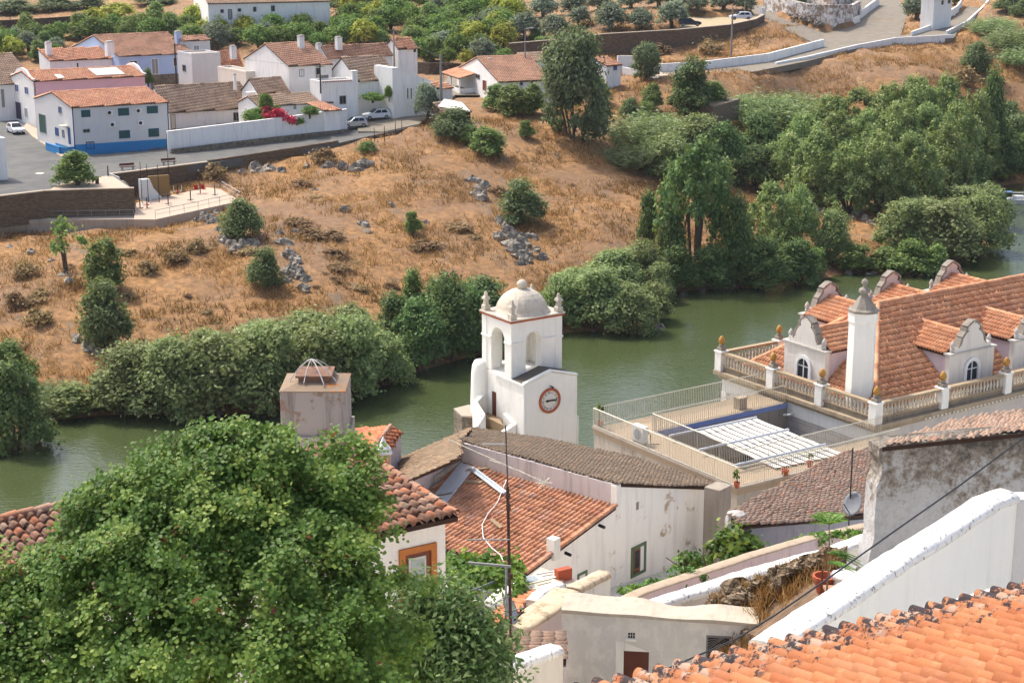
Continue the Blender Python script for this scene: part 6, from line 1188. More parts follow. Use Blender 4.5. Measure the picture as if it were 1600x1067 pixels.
b = at(686, 168, 246); house('low shed under a pale ragged canopy beside the olive bush', at(692, 176, 243), 14.2, 735, 676, 160, plain('pale tarpaulin', 'c9c5ba', .8) if False else TF2, STONEW, mode='shed')
p = [at(684, 170, 240), at(735, 178, 240), at(722, 163, 245), at(694, 158, 245)]; b = MB(); b.prism([q+Z*.25 for q in p], Z*.06); tag(b.build('tarpaulin', plain('pale tarpaulin', 'c9c5ba', .8)), 'pale tarpaulin sheet covering the low shed by the olive bush', 'tarpaulin')
# steps and rails by the terrace
b = MB()
for k in range(5): p = atz(170+k*3, 285+k*2, 11.7-k*.45); b.box(p, FU, FV, 2., .6, 8, p[2])
tag(b.build('stone_steps', CONC), 'concrete steps going down from the square to the exercise terrace', 'steps')
farwall('white_panel_wall', [(171, 290, 10.8), (187, 296, 10.4)], [1.6, 1.5], .15, WPAINT, 'white panelled side wall of the concrete steps')
def rail(label, base, h, sp=1.6):
    P = pix(base); b = MB()
    for p, q in zip(P, P[1:]):
        n_ = max(1, int(np.linalg.norm(q-p)/sp)); b.tube([p+Z*h, q+Z*h], .03, 4); b.tube([p+Z*h*.5, q+Z*h*.5], .02, 4)
        for k in range(n_+1): b.tube([p+(q-p)*k/n_, p+(q-p)*k/n_+Z*h], .025, 4, False)
    return tag(b.build('railing', STEEL), label, 'railing')
rail('thin steel railing along the valley edge of the exercise terrace', [(243, 342, 9.15), (310, 328, 9.35), (376, 313, 9.6), (347, 296, 10)], 1.)
rail('long steel handrail on the ledge below the brown masonry wall', [(-40, 345.5, 8.7), (100, 342.5, 8.7), (209, 341, 8.7)], 1.)
rail('steel guard rail along the path below the ruin', [(1200, 37, 21.2), (1245, 46, 20.4), (1282, 57, 19.5)], 1., 2.)
EQ = []
def equip(px, py, z, kind, label):
    p = atz(px, py, z); o = thing('exercise_machine', p, label, 'exercise machine', 'exercise machines on the terrace'); RED = plain('red plastic', 'b0232a', .5)
    MB().tube([p, p+Z*1.35], .07, 6).build('post', plain('dark steel', ''), o)
    if kind == 'seat':
        for s in (-1, 1): b = MB(); q = p+FU*s*.45; b.box(q-FU*.22-FV*.2, FU, FV, .44, .42, z+.45, z+.52); b.box(q-FU*.22+FV*.18, FU, FV, .44, .06, z+.5, z+1.05); b.build('seat', RED, o)
    elif kind == 'arm': b = MB(); b.tube([p+Z*1.3-FU*.5, p+Z*1.35, p+Z*1.3+FU*.5], .04, 5); b.tube([p+Z*.15-FU*.4, p+Z*.15+FU*.4], .05, 5); b.build('arm_bar', STEEL, o)
    else:
        b = MB(); b.tube([p+Z*.5-FU*.5, p+Z*.45, p+Z*.5+FU*.5], .05, 5); b.tube([p+Z*.5-FU*.5, p+Z*1.2-FU*.5], .04, 5); b.tube([p+Z*.5+FU*.5, p+Z*1.2+FU*.5], .04, 5); b.build('swing_frame', WPAINT, o); MB().box(p-FU*.2-FV*.2, FU, FV, .4, .4, z+.42, z+.5).build('seat', RED, o)
for a in ((263, 320, 9.5, 'arm', 'arm bar exercise machine near the climbing slab shadow'), (278, 305, 9.6, 'swing', 'white framed swing exercise machine by the masonry wall'), (298, 314, 9.6, 'arm', 'grey stepping machine in the middle of the exercise terrace'), (313, 302, 9.8, 'seat', 'double red seat exercise machine by the masonry wall'), (336, 306, 9.8, 'arm', 'tall grey machine at the far end of the exercise terrace'), (219, 327, 9.3, 'arm', 'dark post machine nearest the steps on the exercise terrace'), (230, 326, 9.3, 'swing', 'dark post machine beside the climbing slab on the exercise terrace')): equip(*a)
p = atz(222, 314, 9.5); sl_ = thing('climbing_slab', p, 'white and wood climbing slab standing on the exercise terrace', 'climbing wall')
zt_ = p[2]+up(p, 281); b = MB(); b.prism([p, p+FU*2.7+Z*.0, p+FU*1.5+Z*1.5, p+FU*1.1+Z*(zt_-p[2]), p+Z*(zt_-p[2])], FV*.8); b.build('white_face', WPAINT, sl_)
b = MB(); b.box(p+FU*1.3+FV*.82, FU, FV, 2.6, .3, p[2], zt_+.2); b.build('wood_face', plain('pale wood panel', '8a6c42', .8), sl_)
def bench(px, py, z, label):
    p = atz(px, py, z); b = MB(); b.box(p, FU, FV, 1.9, .45, z+.4, z+.46); o = tag(b.build('bench', WOOD), label, 'bench')
    b = MB(); b.box(p+FV*.42, FU, FV, 1.9, .05, z+.55, z+.85); b.build('backrest', WOOD, o)
    for s in (.2, 1.6): b = MB(); b.box(p+FU*s, FU, FV, .08, .42, z, z+.4); b.build('leg', STEEL, o)
bench(189, 267, 12, 'brown bench above the exercise terrace wall, nearer the roadside tree'); bench(254, 259, 12.05, 'brown bench above the exercise terrace wall, farther from the roadside tree')
# ------------------------------------------------ poles
def pole(px, pyb, pyt, r, m, label, kind='pole', y=None, arm=0, name='utility_pole', cat='pole', bars=0):
    p = hit(px, pyb) if y is None else at(px, pyb, y); o = thing(name, p, label, cat); h = up(p, pyt); b = MB(); b.tube([p-Z*.4, p+Z*h], [r, r*.7], 7); b.build('shaft', m, o)
    if arm: b = MB(); b.tube([p+Z*(h-.1), p+Z*(h+.1)+RT*arm], .05, 5); b.slab(p+Z*(h+.08)+RT*arm*1.1, RT, np.array([0, 1., 0]), Z, .7, .3, .12); b.build('lamp_head', plain('pale lamp', 'b0b0ac', .4), o)
    for k in range(bars): b = MB(); b.slab(p+Z*(h-.3-k*.5), FU, FV, Z, 1.1, .08, .08); b.build('cross_bar', m, o)
    return o
PC = plain('grey concrete pole', '86837c', .9); PD = plain('dark wooden pole', '3b322b', .9)
pole(276, 134, 68, .14, PD, 'dark wooden pole in front of the pale blue house', y=262, bars=1); pole(501, 142, 101, .12, PD, 'dark wooden pole against the two storey white house', y=245, bars=1)
pole(616, 107, 44, .15, PC, 'grey pole between the orchard and the brown roofed house', y=262); pole(689.5, 167, 86, .22, PC, 'thick concrete pole beside the little white shed', y=247)
pole(820.5, 97, 45, .11, PC, 'street lamp with short arm rising behind the farmhouse roof', arm=.9, name='street_lamp', cat='street lamp', y=273); pole(1142.5, 88, 12, .2, PC, 'tall concrete pole by the white road wall'); pole(1441, 45, -8, .12, PD, 'thin dark pole beside the road bend outhouse', bars=0)
pole(684, 76, 35, .09, PD, 'thin dark pole among the orchard trees'); pole(955, 82, 47, .06, PC, 'thin pole in front of the dark masonry wall'); pole(1163, 34, -8, .1, PC, 'grey pole behind the parked white estate car'); pole(18, 60, 25, .1, PD, 'short dark pole among the orchard trees behind the square')
for i, (px, pt) in enumerate(((222, 253), (232, 257), (249, 257), (265, 209))): pole(px, 315 if i < 3 else 300, pt, .05, PD, ('slim dark mast at the climbing slab corner', 'slim dark mast in front of the climbing slab', 'slim dark mast beside the wood panel of the climbing slab', 'tallest slim dark mast on the exercise terrace')[i], y=atz(px, 315 if i < 3 else 300, 9.6)[1], name='mast')
pole(169, 276, 259, .1, PD, 'short dark post beside the roadside tree', y=atz(169, 276, 12)[1], name='post', cat='post')
for i, (px, pb, pt, lab) in enumerate(((601, 223, 197, 'wooden fence post on the street edge, tallest of the row'), (618, 210, 186, 'leaning fence post near the tangled hoops'), (628, 208, 188, 'thin fence post beside the tangled hoops'), (585, 221, 200, 'thin wire post on the street edge'))): pole(px, pb, pt, .06, RUST, lab, name='fence_post', cat='post')
p = hit(150, 285)
lb_ = atz(152, 288, 12); b = MB(); b.lathe(lb_, [(.22, 0), (.26, .9), (.2, .95)], 8); tag(b.build('litter_bin', plain('dark red bin', '4a2428', .6)), 'dark litter bin beside the roadside tree on the square', 'bin')
# ------------------------------------------------ cars
def car(p, ang, L, paint, label, hat=True, group=None):
    o = thing('parked_car', p, label, 'car', group); f = hd(ang); s = np.array([f[1], -f[0], 0]); w = .84; k = L/4.
    X = lambda x, y, z: p+f*x*k+s*y+Z*z
    prof = [(-1.98, .35), (-2., .62), (-1.93, .88), (-.2, .93), (.85, .93), (1.75, .8), (1.97, .62), (1.98, .35), (1.6, .24), (-1.6, .24)]
    b = MB(); inn = [X(x, -w, z) for x, z in prof]; out = [X(x, w, z) for x, z in prof]; b.hexa(inn, out); body = b.build('body', paint, o, bevel=.07)
    cab = [(-1.93, .88), (-1.62 if hat else -1.5, 1.36), (-1.2, 1.44), (.05, 1.46), (.85, .92)]; b = MB(); b.hexa([X(x, -w+(.16 if z > 1 else .03), z) for x, z in cab], [X(x, w-(.16 if z > 1 else .03), z) for x, z in cab]); b.build('cabin', paint, o, bevel=.04)
    G = plain('car glass', '20272d', .08)
    for sg in (-1, 1):
        y0, y1 = sg*(w-.02), sg*(w-.135)
        for x0, x1, x2, x3 in ((-1.5, -.62, -.62, -1.3), (-.54, .55, .0, -.54)): MB().prism([X(x0, y0, .95), X(x1, y0, .95), X(x2, y1, 1.36), X(x3, y1, 1.36)], s*sg*.012).build('side_window', G, o)
        for x in (-1.28, 1.25):
            c = X(x, sg*(w-.06), .3); b = MB(); ring = lambda r, d: [c+s*sg*d+(f*math.cos(t_)+Z*math.sin(t_))*r for t_ in np.linspace(0, 2*math.pi, 13)[:-1]]
            b.hexa(ring(.31, -.1), ring(.31, .08)); wh = b.build('wheel', plain('tyre rubber', '1c1c1d', .8), o); b = MB(); b.hexa(ring(.19, .081), ring(.17, .095)); b.build('hubcap', STEEL, wh)
        b = MB(); b.slab(X(1.86, sg*.6, .68), f, s, Z, .22, .34, .15); b.build('headlight', plain('headlight glass', 'c8ccd0', .1), o)
        b = MB(); b.slab(X(-1.96, sg*.66, .75), f, s, Z, .1, .22, .26); b.build('tail_light', plain('red lens', '8a1a1c', .2), o)
        b = MB(); b.slab(X(.62, sg*(w+.07), .98), f, s, Z, .12, .16, .12); b.build('mirror', paint, o)
    MB().prism([X(.8, -w+.1, .965), X(.8, w-.1, .965), X(.12, w-.24, 1.43), X(.12, -w+.24, 1.43)], f*.02+Z*.015).build('windscreen', G, o)
    MB().prism([X(-1.93, -w+.12, .95), X(-1.93, w-.12, .95), X(-1.66, w-.24, 1.34), X(-1.66, -w+.24, 1.34)], -f*.02).build('rear_window', G, o)
    MB().slab(X(1.985, 0, .45), f, s, Z, .03, .9, .16).build('grille', DARK, o); MB().slab(X(2., 0, .42), f, s, Z, .02, .5, .1).build('number_plate', WPAINT, o)
WCAR = plain('white car paint', 'd5d8da', .2, 0, .02); SCAR = plain('silver car paint', 'a9aeb2', .25, .4, .03); DCAR = plain('dark blue car paint', '1f2a3a', .2, 0, .02)
car(atz(25, 208, 12.25), 148, 4.1, plain('pale silver car paint', 'c6cbd0', .22, .2, .02), 'silver hatchback parked on the square in front of the pink hall')
car(atz(588, 186, 14.3), -112, 4., WCAR, 'white hatchback parked by the yard wall with vines'); car(atz(553, 199, 13.75), -112, 3.7, SCAR, 'silver small car half hidden by the end of the long white wall')
car(atz(1157, 31, 22), -97, 4.3, WCAR, 'white estate car parked on the yard above the dark masonry wall'); car(atz(1078, 41, 21.4), 90, 4.2, DCAR, 'dark car in the shade of the olive trees on the yard')
# boat on the river
bp = wl(1592, 318); bt = thing('sailing_boat', bp, 'small white sailing boat moored on the river at the frame edge', 'boat'); bd, bs = hd(100), hd(10); b = MB(); secs = []
for x, w_, z_ in ((-2.6, .75, .75), (-1, 1.05, .72), (1, 1., .78), (2.4, .45, .9), (3.1, .05, 1.05)): secs.append([bp+bd*x+bs*y+Z*zz for y, zz in ((-w_, z_), (-w_*.75, -.2), (w_*.75, -.2), (w_, z_))])
i0 = len(b.v); b.v += [p for r_ in secs for p in r_]
for k in range(4):
    for j in range(4): j2 = (j+1) % 4; b.f.append((k*4+j, k*4+j2, (k+1)*4+j2, (k+1)*4+j))
b.f += [(3, 2, 1, 0), (16, 17, 18, 19)]; b.build('hull', WPAINT, bt)
b = MB(); b.box(bp-bd*1-bs*.6, bd, bs, 2.4, 1.2, .7, 1.2); b.build('cabin', WPAINT, bt); b = MB(); b.box(bp-bd*2.2-bs*.7, bd, bs, 1.1, 1.4, 1.7, 1.78); b.build('bimini', plain('blue canvas', '5a7a9a', .8), bt)
MB().tube([bp+bd*.6+Z*.7, bp+bd*.6+Z*9], .06, 6).build('mast', STEEL, bt); MB().tube([bp+bd*.6+Z*1.7, bp-bd*2.3+Z*1.6], .07, 6).build('boom', WPAINT, bt)
for y in (-.6, .6): MB().tube([bp-bd*2.3+bs*y+Z*.7, bp-bd*2.2+bs*y+Z*1.7], .03, 5).build('stanchion', STEEL, bt)
# ------------------------------------------------ vegetation
LM = dict(willow=leafmat('willow leaves', '4e6236', '7e8e58', 'b0b880', .36), dark=leafmat('dark leaves', '35492a', '587240', '8a9c5c', .3), citrus=leafmat('citrus leaves', '3f5a26', '5e7e36', '8a9848', .4),
    olive=leafmat('olive leaves', '535f48', '74806a', '99a28a', .35), poplar=leafmat('ash leaves', '5a7040', '84985a', 'b4bc80', .38), euc=leafmat('eucalyptus leaves', '464f38', '626e4c', '8a9468', .35),
    cane=leafmat('cane leaves', '566a40', '7a905c', 'a6b07e', .35), scrub=leafmat('dry scrub twigs', '6e583e', '8a7050', 'a38a66', .2, .9), green=leafmat('green bush leaves', '465c30', '6c8446', '9aa660', .35), yellow=leafmat('yellow green leaves', '78842c', '9aa038', 'bab450', .4), pine=leafmat('pink flowers', 'a02050', 'c8305e', 'd8507a', .25))
BARK = plain('grey brown bark', '5c5044', .95); BARKL = plain('pale bark', '8c8272', .95)
def lobes(n, seed, z0, z1, spread, r0, r1, top=.8):
    rs = np.random.RandomState(seed); B = []
    for k in range(n):
        f = (k+.5)/n; a = 2.4*k+rs.rand(); z = z0+(z1-z0)*f; w = spread*math.sin(min(1, .35+f*.65)*math.pi)**.5*(1-f*top*.5); r = r0+(r1-r0)*rs.rand()
        B.append([w*math.cos(a)*rs.uniform(.5, 1), w*math.sin(a)*rs.uniform(.5, 1), z, r, r, r*rs.uniform(.75, 1.1)])
    return B
ARCH = {}
def arch(kind, blobs, n, size, seed, m, trunk=None, clump=.17, per=20, asp=1.6, bark=None):
    V, F, rn = cloud(blobs, n, size, seed, clump, per, asp); V[:, 2] = np.maximum(V[:, 2], 0.0)
    o = npmesh('crown', V, F, m, None, {'rnd': rn}); me = [('crown', o.data)]; bpy.data.objects.remove(o)
    if trunk:
        b = MB(); rs = np.random.RandomState(seed); h, r, nb = trunk
        for k in range(nb):
            a = 2.4*k; bl = blobs[(k*3) % len(blobs)]; e = np.array(bl[:3]); s = np.array([.03*math.cos(a), .03*math.sin(a), -.05]); b.tube([s, s+np.array([e[0]*.25, e[1]*.25, h]), e*np.array([.75, .75, .85]), e+np.array([0, 0, bl[5]*.6])], [r, r*.75, r*.4, r*.12], 5)
        o = b.build('trunk', bark or BARK); me.append(('trunk', o.data)); bpy.data.objects.remove(o)
    ARCH.setdefault(kind, []).append(me)
for s in range(3):
    arch('willow', [[0, 0, .3, .36, .36, .3]]+lobes(15, 10+s, .1, .86, .42, .11, .23), 11000, .029, 10+s, LM['willow'], (.2, .03, 5), .17)
    arch('dark', [[0, 0, .35, .32, .32, .34]]+lobes(15, 20+s, .12, .9, .4, .1, .2), 10000, .029, 20+s, LM['dark'], (.2, .03, 5), .17)
    arch('citrus', [[0, 0, .5, .40, .40, .40]]+lobes(7, 30+s, .3, .8, .3, .16, .24), 4200, .05, 30+s, LM['citrus'], (.25, .035, 3), .19)
    arch('olive', [[0, 0, .5, .4, .4, .4]]+lobes(10, 40+s, .2, .85, .36, .13, .22), 5200, .04, 40+s, LM['olive'], (.3, .04, 4), .17)
    arch('poplar', [[a, b_, c, d, e, f*1.25] for a, b_, c, d, e, f in lobes(42, 50+s, .1, .93, .5, .06, .125, .4)]+[[0, 0, .4, .24, .24, .32]], 14000, .023, 50+s, LM['poplar'], (.35, .018, 7), .17)
    arch('green', [[0, 0, .35, .32, .32, .32]]+lobes(13, 60+s, .12, .9, .4, .1, .2), 6500, .038, 60+s, LM['green'], (.2, .025, 4), .2)
    arch('scrub', [[0, 0, .3, .45, .45, .32]]+lobes(6, 70+s, .1, .7, .35, .14, .22), 700, .06, 70+s, LM['scrub'], (.2, .02, 4), .24, 14, 2.6)
arch('obush', [[0, 0, .35, .42, .42, .38]]+lobes(9, 45, .1, .85, .36, .13, .24), 7500, .036, 45, leafmat('grey olive leaves', '42502f', '5f6e44', '87946a', .4), (.2, .03, 4), .2); arch('obush', [[0, 0, .35, .4, .4, .38]]+lobes(9, 46, .1, .9, .38, .12, .22), 7500, .036, 46, MATS['grey olive leaves'], (.2, .03, 4), .2)
arch('open', [[a, b_, c, d, e, f*1.2] for a, b_, c, d, e, f in lobes(15, 47, .42, .92, .44, .09, .16, .3)]+[[.3, .1, .3, .12, .12, .12], [-.25, .1, .36, .1, .1, .14]], 7500, .028, 47, LM['dark'], (.6, .02, 8), .2)
arch('euc', [[0, 0, .55, .36, .36, .4], [.1, 0, .85, .22, .22, .14], [-.15, 0, .75, .24, .24, .18]]+lobes(20, 80, .08, .88, .4, .11, .18, .5), 20000, .022, 80, LM['euc'], (.2, .02, 6), .16, 20, 2.2)
arch('yellow', [[0, 0, .5, .42, .42, .4]]+lobes(6, 90, .3, .8, .3, .16, .24), 3200, .05, 90, LM['yellow'], (.25, .03, 3))
arch('column', [[0, 0, .5, .3, .3, .48]]+lobes(9, 95, .08, .9, .26, .14, .22, .6), 7000, .034, 95, LM['dark'], (.3, .03, 3), .2)
arch('thin', lobes(9, 97, .45, .9, .4, .1, .16), 420, .06, 97, LM['green'], (.42, .02, 6), .24, 12)
def cane(seed):
    rs = np.random.RandomState(seed); V = []; F = []; rn = []; n0 = 0
    for k in range(420):
        a = rs.rand()*6.283; r = .5*math.sqrt(rs.rand()); p = np.array([r*math.cos(a), r*math.sin(a), 0]); h = rs.uniform(.55, 1.)*(1-.5*r); ln = np.array([rs.normal(0, .12)+p[0]*.3, rs.normal(0, .12)+p[1]*.3, h])
        for j in range(7):
            f = .25+.75*(j+rs.rand())/7; c = p+ln*f; d = rs.normal(0, 1, 3); d[2] = abs(d[2])*.5+.35; d /= np.linalg.norm(d); w = np.cross(d, [0, 0, 1.])*.011; L = .14
            V += [c-w, c+w, c+d*L*.6+w*.6-np.array([0, 0, .01]), c+d*L-np.array([0, 0, .05])]; F.append([n0, n0+1, n0+2, n0+3]); n0 += 4; rn.append(rs.rand())
    o = npmesh('leaves', np.array(V), np.array(F), LM['cane'], None, {'rnd': rn}); d = o.data; bpy.data.objects.remove(o); ARCH.setdefault('cane', []).append([('leaves', d)])
for s in range(2): cane(100+s)
NAME = dict(willow='willow_bush', dark='riverside_tree', citrus='citrus_tree', olive='olive_tree', obush='olive_bush', open='tall_tree', poplar='ash_tree', green='green_bush', scrub='scrub_bush', euc='eucalyptus_tree', yellow='yellow_green_tree', column='ivy_covered_tree', thin='small_tree', cane='cane_clump')
CATN = dict(willow='bush', obush='bush', green='bush', scrub='bush', cane='reeds')
PN = [0]; prs = np.random.RandomState(77)
def plant(kind, px, py, w, h, label, group=None, p=None, sink=.03):
    PN[0] += 1; p = hit(px, py) if p is None else p; m = pxm(p); sw, sh = w/m, h/m/.97
    o = thing(NAME[kind], p-Z*sh*sink, label, CATN.get(kind, 'tree'), group); o.scale = (sw*prs.uniform(.95, 1.1), sw*prs.uniform(.95, 1.1), sh); o.rotation_euler = (0, 0, prs.rand()*6.28)
    for nm, me in ARCH[kind][PN[0] % len(ARCH[kind])]: link(bpy.data.objects.new(nm, me), o)
    return o
GW_, GD, GP = 'willow bushes along the far riverbank', 'dark trees in the riverbank belt', 'tall trees of the riverside grove'
WL1 = 'grey green willow bush in the dense riverside belt above the big tree'
for q in ((205, 640, 130, 105), (275, 648, 150, 130), (345, 645, 160, 140), (420, 642, 150, 140), (495, 632, 150, 135), (550, 618, 130, 140), (405, 580, 130, 80), (480, 575, 150, 95), (555, 560, 120, 90), (330, 590, 130, 75), (255, 600, 110, 70)): plant('willow', *q, WL1, GW_)
plant('willow', 603, 602, 90, 95, 'grey green willow bush overhanging the water at the end of the left belt')
for q in ((655, 575, 110, 115), (705, 562, 120, 130), (745, 552, 90, 100), (690, 520, 120, 85), (760, 510, 120, 75), (620, 545, 100, 85), (730, 500, 110, 60)): plant('dark', *q, 'dark green tree in the riverbank belt behind the clock tower', GD)
plant('green', 643, 505, 60, 85, 'brighter green young tree standing out of the dark belt left of the clock tower'); plant('green', 728, 470, 40, 30, 'bright yellow green bush on the top edge of the dark belt')
plant('dark', 25, 712, 130, 160, 'dark leafy tree overhanging the water at the frame edge'); plant('green', 15, 610, 90, 80, 'green bush on the slope above the dark leafy overhanging tree')
plant('green', 110, 648, 110, 45, 'low reedy green thicket at the waterline left of the willow belt'); plant('green', 165, 640, 80, 60, 'pale green brush between the reedy thicket and the willow belt'); plant('cane', 85, 640, 80, 50, 'low cane clump at the waterline beside the overhanging tree')
for q in ((875, 505, 90, 85), (930, 512, 110, 95), (985, 518, 105, 80), (1022, 500, 70, 65)): plant('willow', *q, 'olive green bush on the waterside point behind the clock tower dome', 'bushes on the waterside point')
for q in ((900, 470, 100, 50), (960, 452, 120, 65), (1005, 442, 90, 70), (1030, 470, 60, 60)): plant('willow', *q, 'olive green bush higher up the bank above the waterside point', 'bushes above the waterside point')
for q in ((1055, 455, 90, 70), (1190, 452, 110, 80), (1245, 445, 90, 75), (1110, 452, 100, 70), (1150, 452, 70, 60)): plant('dark', *q, 'dark low tree overhanging the shaded inlet', 'dark trees round the shaded inlet')
plant('column', 1012, 395, 44, 100, 'narrow ivy covered tree standing alone on the dry slope by the inlet'); plant('column', 1045, 440, 60, 105, 'ivy covered tree beside the narrow tree at the inlet'); plant('column', 1150, 445, 70, 140, 'broad dark ivy column in the middle of the inlet')
plant('open', 1085, 430, 140, 205, 'tall open crowned tree with bare pale trunks above the inlet'); plant('poplar', 1205, 400, 100, 115, 'leafy ash tree right behind the broad ivy column'); plant('poplar', 1245, 400, 90, 110, 'leafy ash tree at the base of the peninsula')
plant('willow', 1300, 412, 75, 85, 'grey green bush alone on the dry peninsula'); plant('green', 1270, 432, 60, 45, 'green brush at the neck of the peninsula')
for q in ((1335, 424, 80, 42), (1385, 424, 80, 38), (1425, 428, 90, 52), (1460, 428, 60, 44)): plant('green', *q, 'grassy green reed clump along the tip of the peninsula', 'reeds on the peninsula tip')
for q in ((1410, 392, 100, 80), (1470, 402, 130, 95), (1525, 392, 110, 95), (1500, 350, 120, 60), (1440, 352, 100, 45), (1545, 352, 80, 70)): plant('willow', *q, 'big grey green willow on the point in front of the moored boat', 'willows on the point by the boat')
for q in ((1232, 305, 95, 95), (1275, 325, 105, 120), (1325, 333, 105, 110), (1372, 333, 105, 125), (1422, 330, 110, 120), (1470, 322, 105, 130)): plant('poplar', *q, 'leafy tree in the front row of the riverside grove', GP)
for q in ((1255, 285, 95, 105), (1300, 295, 100, 120), (1348, 292, 105, 118), (1398, 290, 105, 130), (1448, 290, 105, 125), (1492, 300, 95, 140)): plant('poplar', *q, 'leafy tree in the middle row of the riverside grove', 'middle row of the riverside grove')
for q in ((1290, 245, 95, 95), (1335, 240, 100, 100), (1382, 240, 95, 108), (1430, 240, 100, 118), (1475, 245, 95, 125), (1515, 285, 95, 140)): plant('poplar', *q, 'leafy tree in the back row of the riverside grove', 'back row of the riverside grove')
plant('column', 1545, 275, 60, 165, 'dark ivy covered tree at the far edge of the riverside grove'); plant('dark', 1560, 282, 90, 80, 'dark shaded tree behind the moored boat'); plant('dark', 1500, 310, 120, 70, 'dark shaded thicket at the back of the inlet behind the willows'); plant('dark', 1610, 275, 90, 80, 'dark shaded tree at the frame edge behind the boat'); plant('yellow', 1567, 284, 42, 28, 'small bright bush on the shore beside the moored boat')
for q in ((1185, 255, 90, 75), (1180, 295, 85, 70), (1130, 275, 90, 80)): plant('dark', *q, 'glossy dark green round tree left of the riverside grove', 'glossy trees left of the grove')
for q in ((1050, 285, 100, 80), (1095, 260, 100, 80), (1020, 265, 70, 50), (1110, 300, 90, 60)): plant('willow', *q, 'soft olive green shrub in the hollow below the road', 'shrubs in the hollow below the road')
for q in ((1185, 200, 75, 65), (1220, 222, 85, 80), (1245, 195, 70, 60), (1162, 172, 30, 28)): plant('cane', *q, 'tall pale green cane thicket below the road wall', 'canes below the road wall')
for q in ((1005, 235, 90, 70), (985, 262, 70, 40), (1030, 215, 60, 45)): plant('cane', *q, 'yellowish cane thicket beside the eucalyptus', 'canes beside the eucalyptus')
plant('dark', 1080, 180, 95, 85, 'sparse dark tree between the garden terrace and the road'); plant('green', 1112, 180, 70, 50, 'green leafy bush beside the sparse dark tree'); plant('euc', 893, 217, 128, 170, 'big dense eucalyptus tree towering beside the farmhouse'); plant('euc', 1010, 124, 56, 56, 'drooping pale tree beside the small garden terrace')
plant('green', 938, 160, 40, 38, 'green bush squeezed between the eucalyptus and the small white house'); plant('green', 1018, 172, 46, 42, 'round bright creeper covered bush below the garden terrace'); plant('green', 1010, 200, 40, 40, 'pale green bush above the yellowish canes'); plant('obush', 985, 185, 40, 35, 'grey green bush right of the eucalyptus foot')
for q in ((800, 180, 75, 48), (775, 172, 55, 40), (832, 178, 60, 45)): plant('green', *q, 'rounded dark green bush in front of the farmhouse wall', 'bushes in front of the farmhouse')
plant('olive', 668, 190, 50, 62, 'small street tree with thin trunk beside the concrete pole'); plant('obush', 708, 216, 78, 46, 'wide grey green olive bush below the tarpaulin shed'); plant('green', 760, 242, 72, 42, 'dark green bush on the slope below the farmhouse'); plant('green', 735, 225, 46, 30, 'small green bush between the olive bush and the slope'); plant('green', 822, 215, 36, 26, 'small yellow green weed bush beside the eucalyptus')
plant('obush', 818, 348, 85, 68, 'dark green shrub above the big rock outcrop'); plant('green', 120, 292, 80, 56, 'spreading bright green tree on the edge of the asphalt square', p=atz(120, 290, 12))
plant('thin', 104, 428, 72, 88, 'sparse little tree with bare trunk below the concrete wall'); plant('green', 167, 455, 82, 80, 'bright green bush on the slope below the concrete wall'); plant('obush', 166, 545, 90, 108, 'large grey green bush below the bright green bush')
plant('obush', 378, 372, 78, 66, 'dark bush among rocks below the exercise terrace'); plant('obush', 412, 448, 68, 62, 'round olive bush standing alone on the dry slope'); plant('scrub', 506, 256, 46, 34, 'bare greyish shrub under the street wall'); plant('green', 645, 366, 34, 36, 'thin green sapling in the middle of the dry slope'); plant('green', 575, 238, 38, 16, 'low green weed patch near the fence posts'); plant('scrub', 335, 280, 45, 35, 'dry twiggy shrub at the end of the exercise terrace wall')
plant('obush', 1525, 112, 58, 50, 'round dark bush on the dry bank below the road bend'); plant('scrub', 1510, 135, 50, 36, 'grey dry bush right below the round dark bush')
for q in ((1550, 55, 60, 34), (1580, 80, 70, 44), (1600, 105, 60, 40)): plant('cane', *q, 'yellow green broom like clump on the dry bank', 'clumps on the dry bank')
for q in ((1575, 18, 60, 26), (1600, 25, 50, 26)): plant('obush', *q, 'grey green bush at the top edge beyond the road', 'bushes beyond the road')
for q in ((1590, 235, 80, 55), (1575, 200, 60, 45)): plant('obush', *q, 'grey bush on the slope behind the boat', 'bushes behind the boat')
plant('olive', 1432, 32, 55, 46, 'olive tree beside the little outhouse at the road bend'); plant('citrus', 1492, 8, 26, 20, 'leafy tree behind the white garden wall at the road bend'); plant('green', 1252, 12, 22, 24, 'green bush growing from the top of the ruin')
plant('scrub', 1110, 86, 42, 34, 'dry straw bush against the dark masonry wall'); plant('scrub', 1030, 84, 40, 18, 'dry brown brush below the dark masonry wall')
plant('willow', 475, 38, 95, 55, 'large rounded grey green tree in front of the long house above the orchard'); plant('yellow', 185, 34, 76, 30, 'yellow green tree at the edge of the orchard')
for q in ((20, 20, 90, 22), (90, 16, 80, 20), (240, 6, 80, 20), (140, 12, 60, 16)): plant('obush', *q, 'dull dark bush along the top edge above the grey terrace wall', 'bushes above the grey terrace wall')
plant('dark', 540, 8, 80, 30, 'dark tree at the top edge behind the orchard'); plant('dark', 232, 128, 22, 26, 'dark vine tree in front of the pale blue house', p=at(232, 134, 266))
rs = np.random.RandomState(5)
ORCH = [(0, 92, 62, 96, 'behind the asphalt square'), (92, 300, 48, 66, 'behind the pale blue house'), (290, 600, 48, 80, 'behind the two storey house'), (640, 790, 62, 104, 'above the open yard'), (540, 700, 12, 52, 'beside the diagonal stone wall'), (700, 800, 20, 62, 'beyond the diagonal stone wall')]
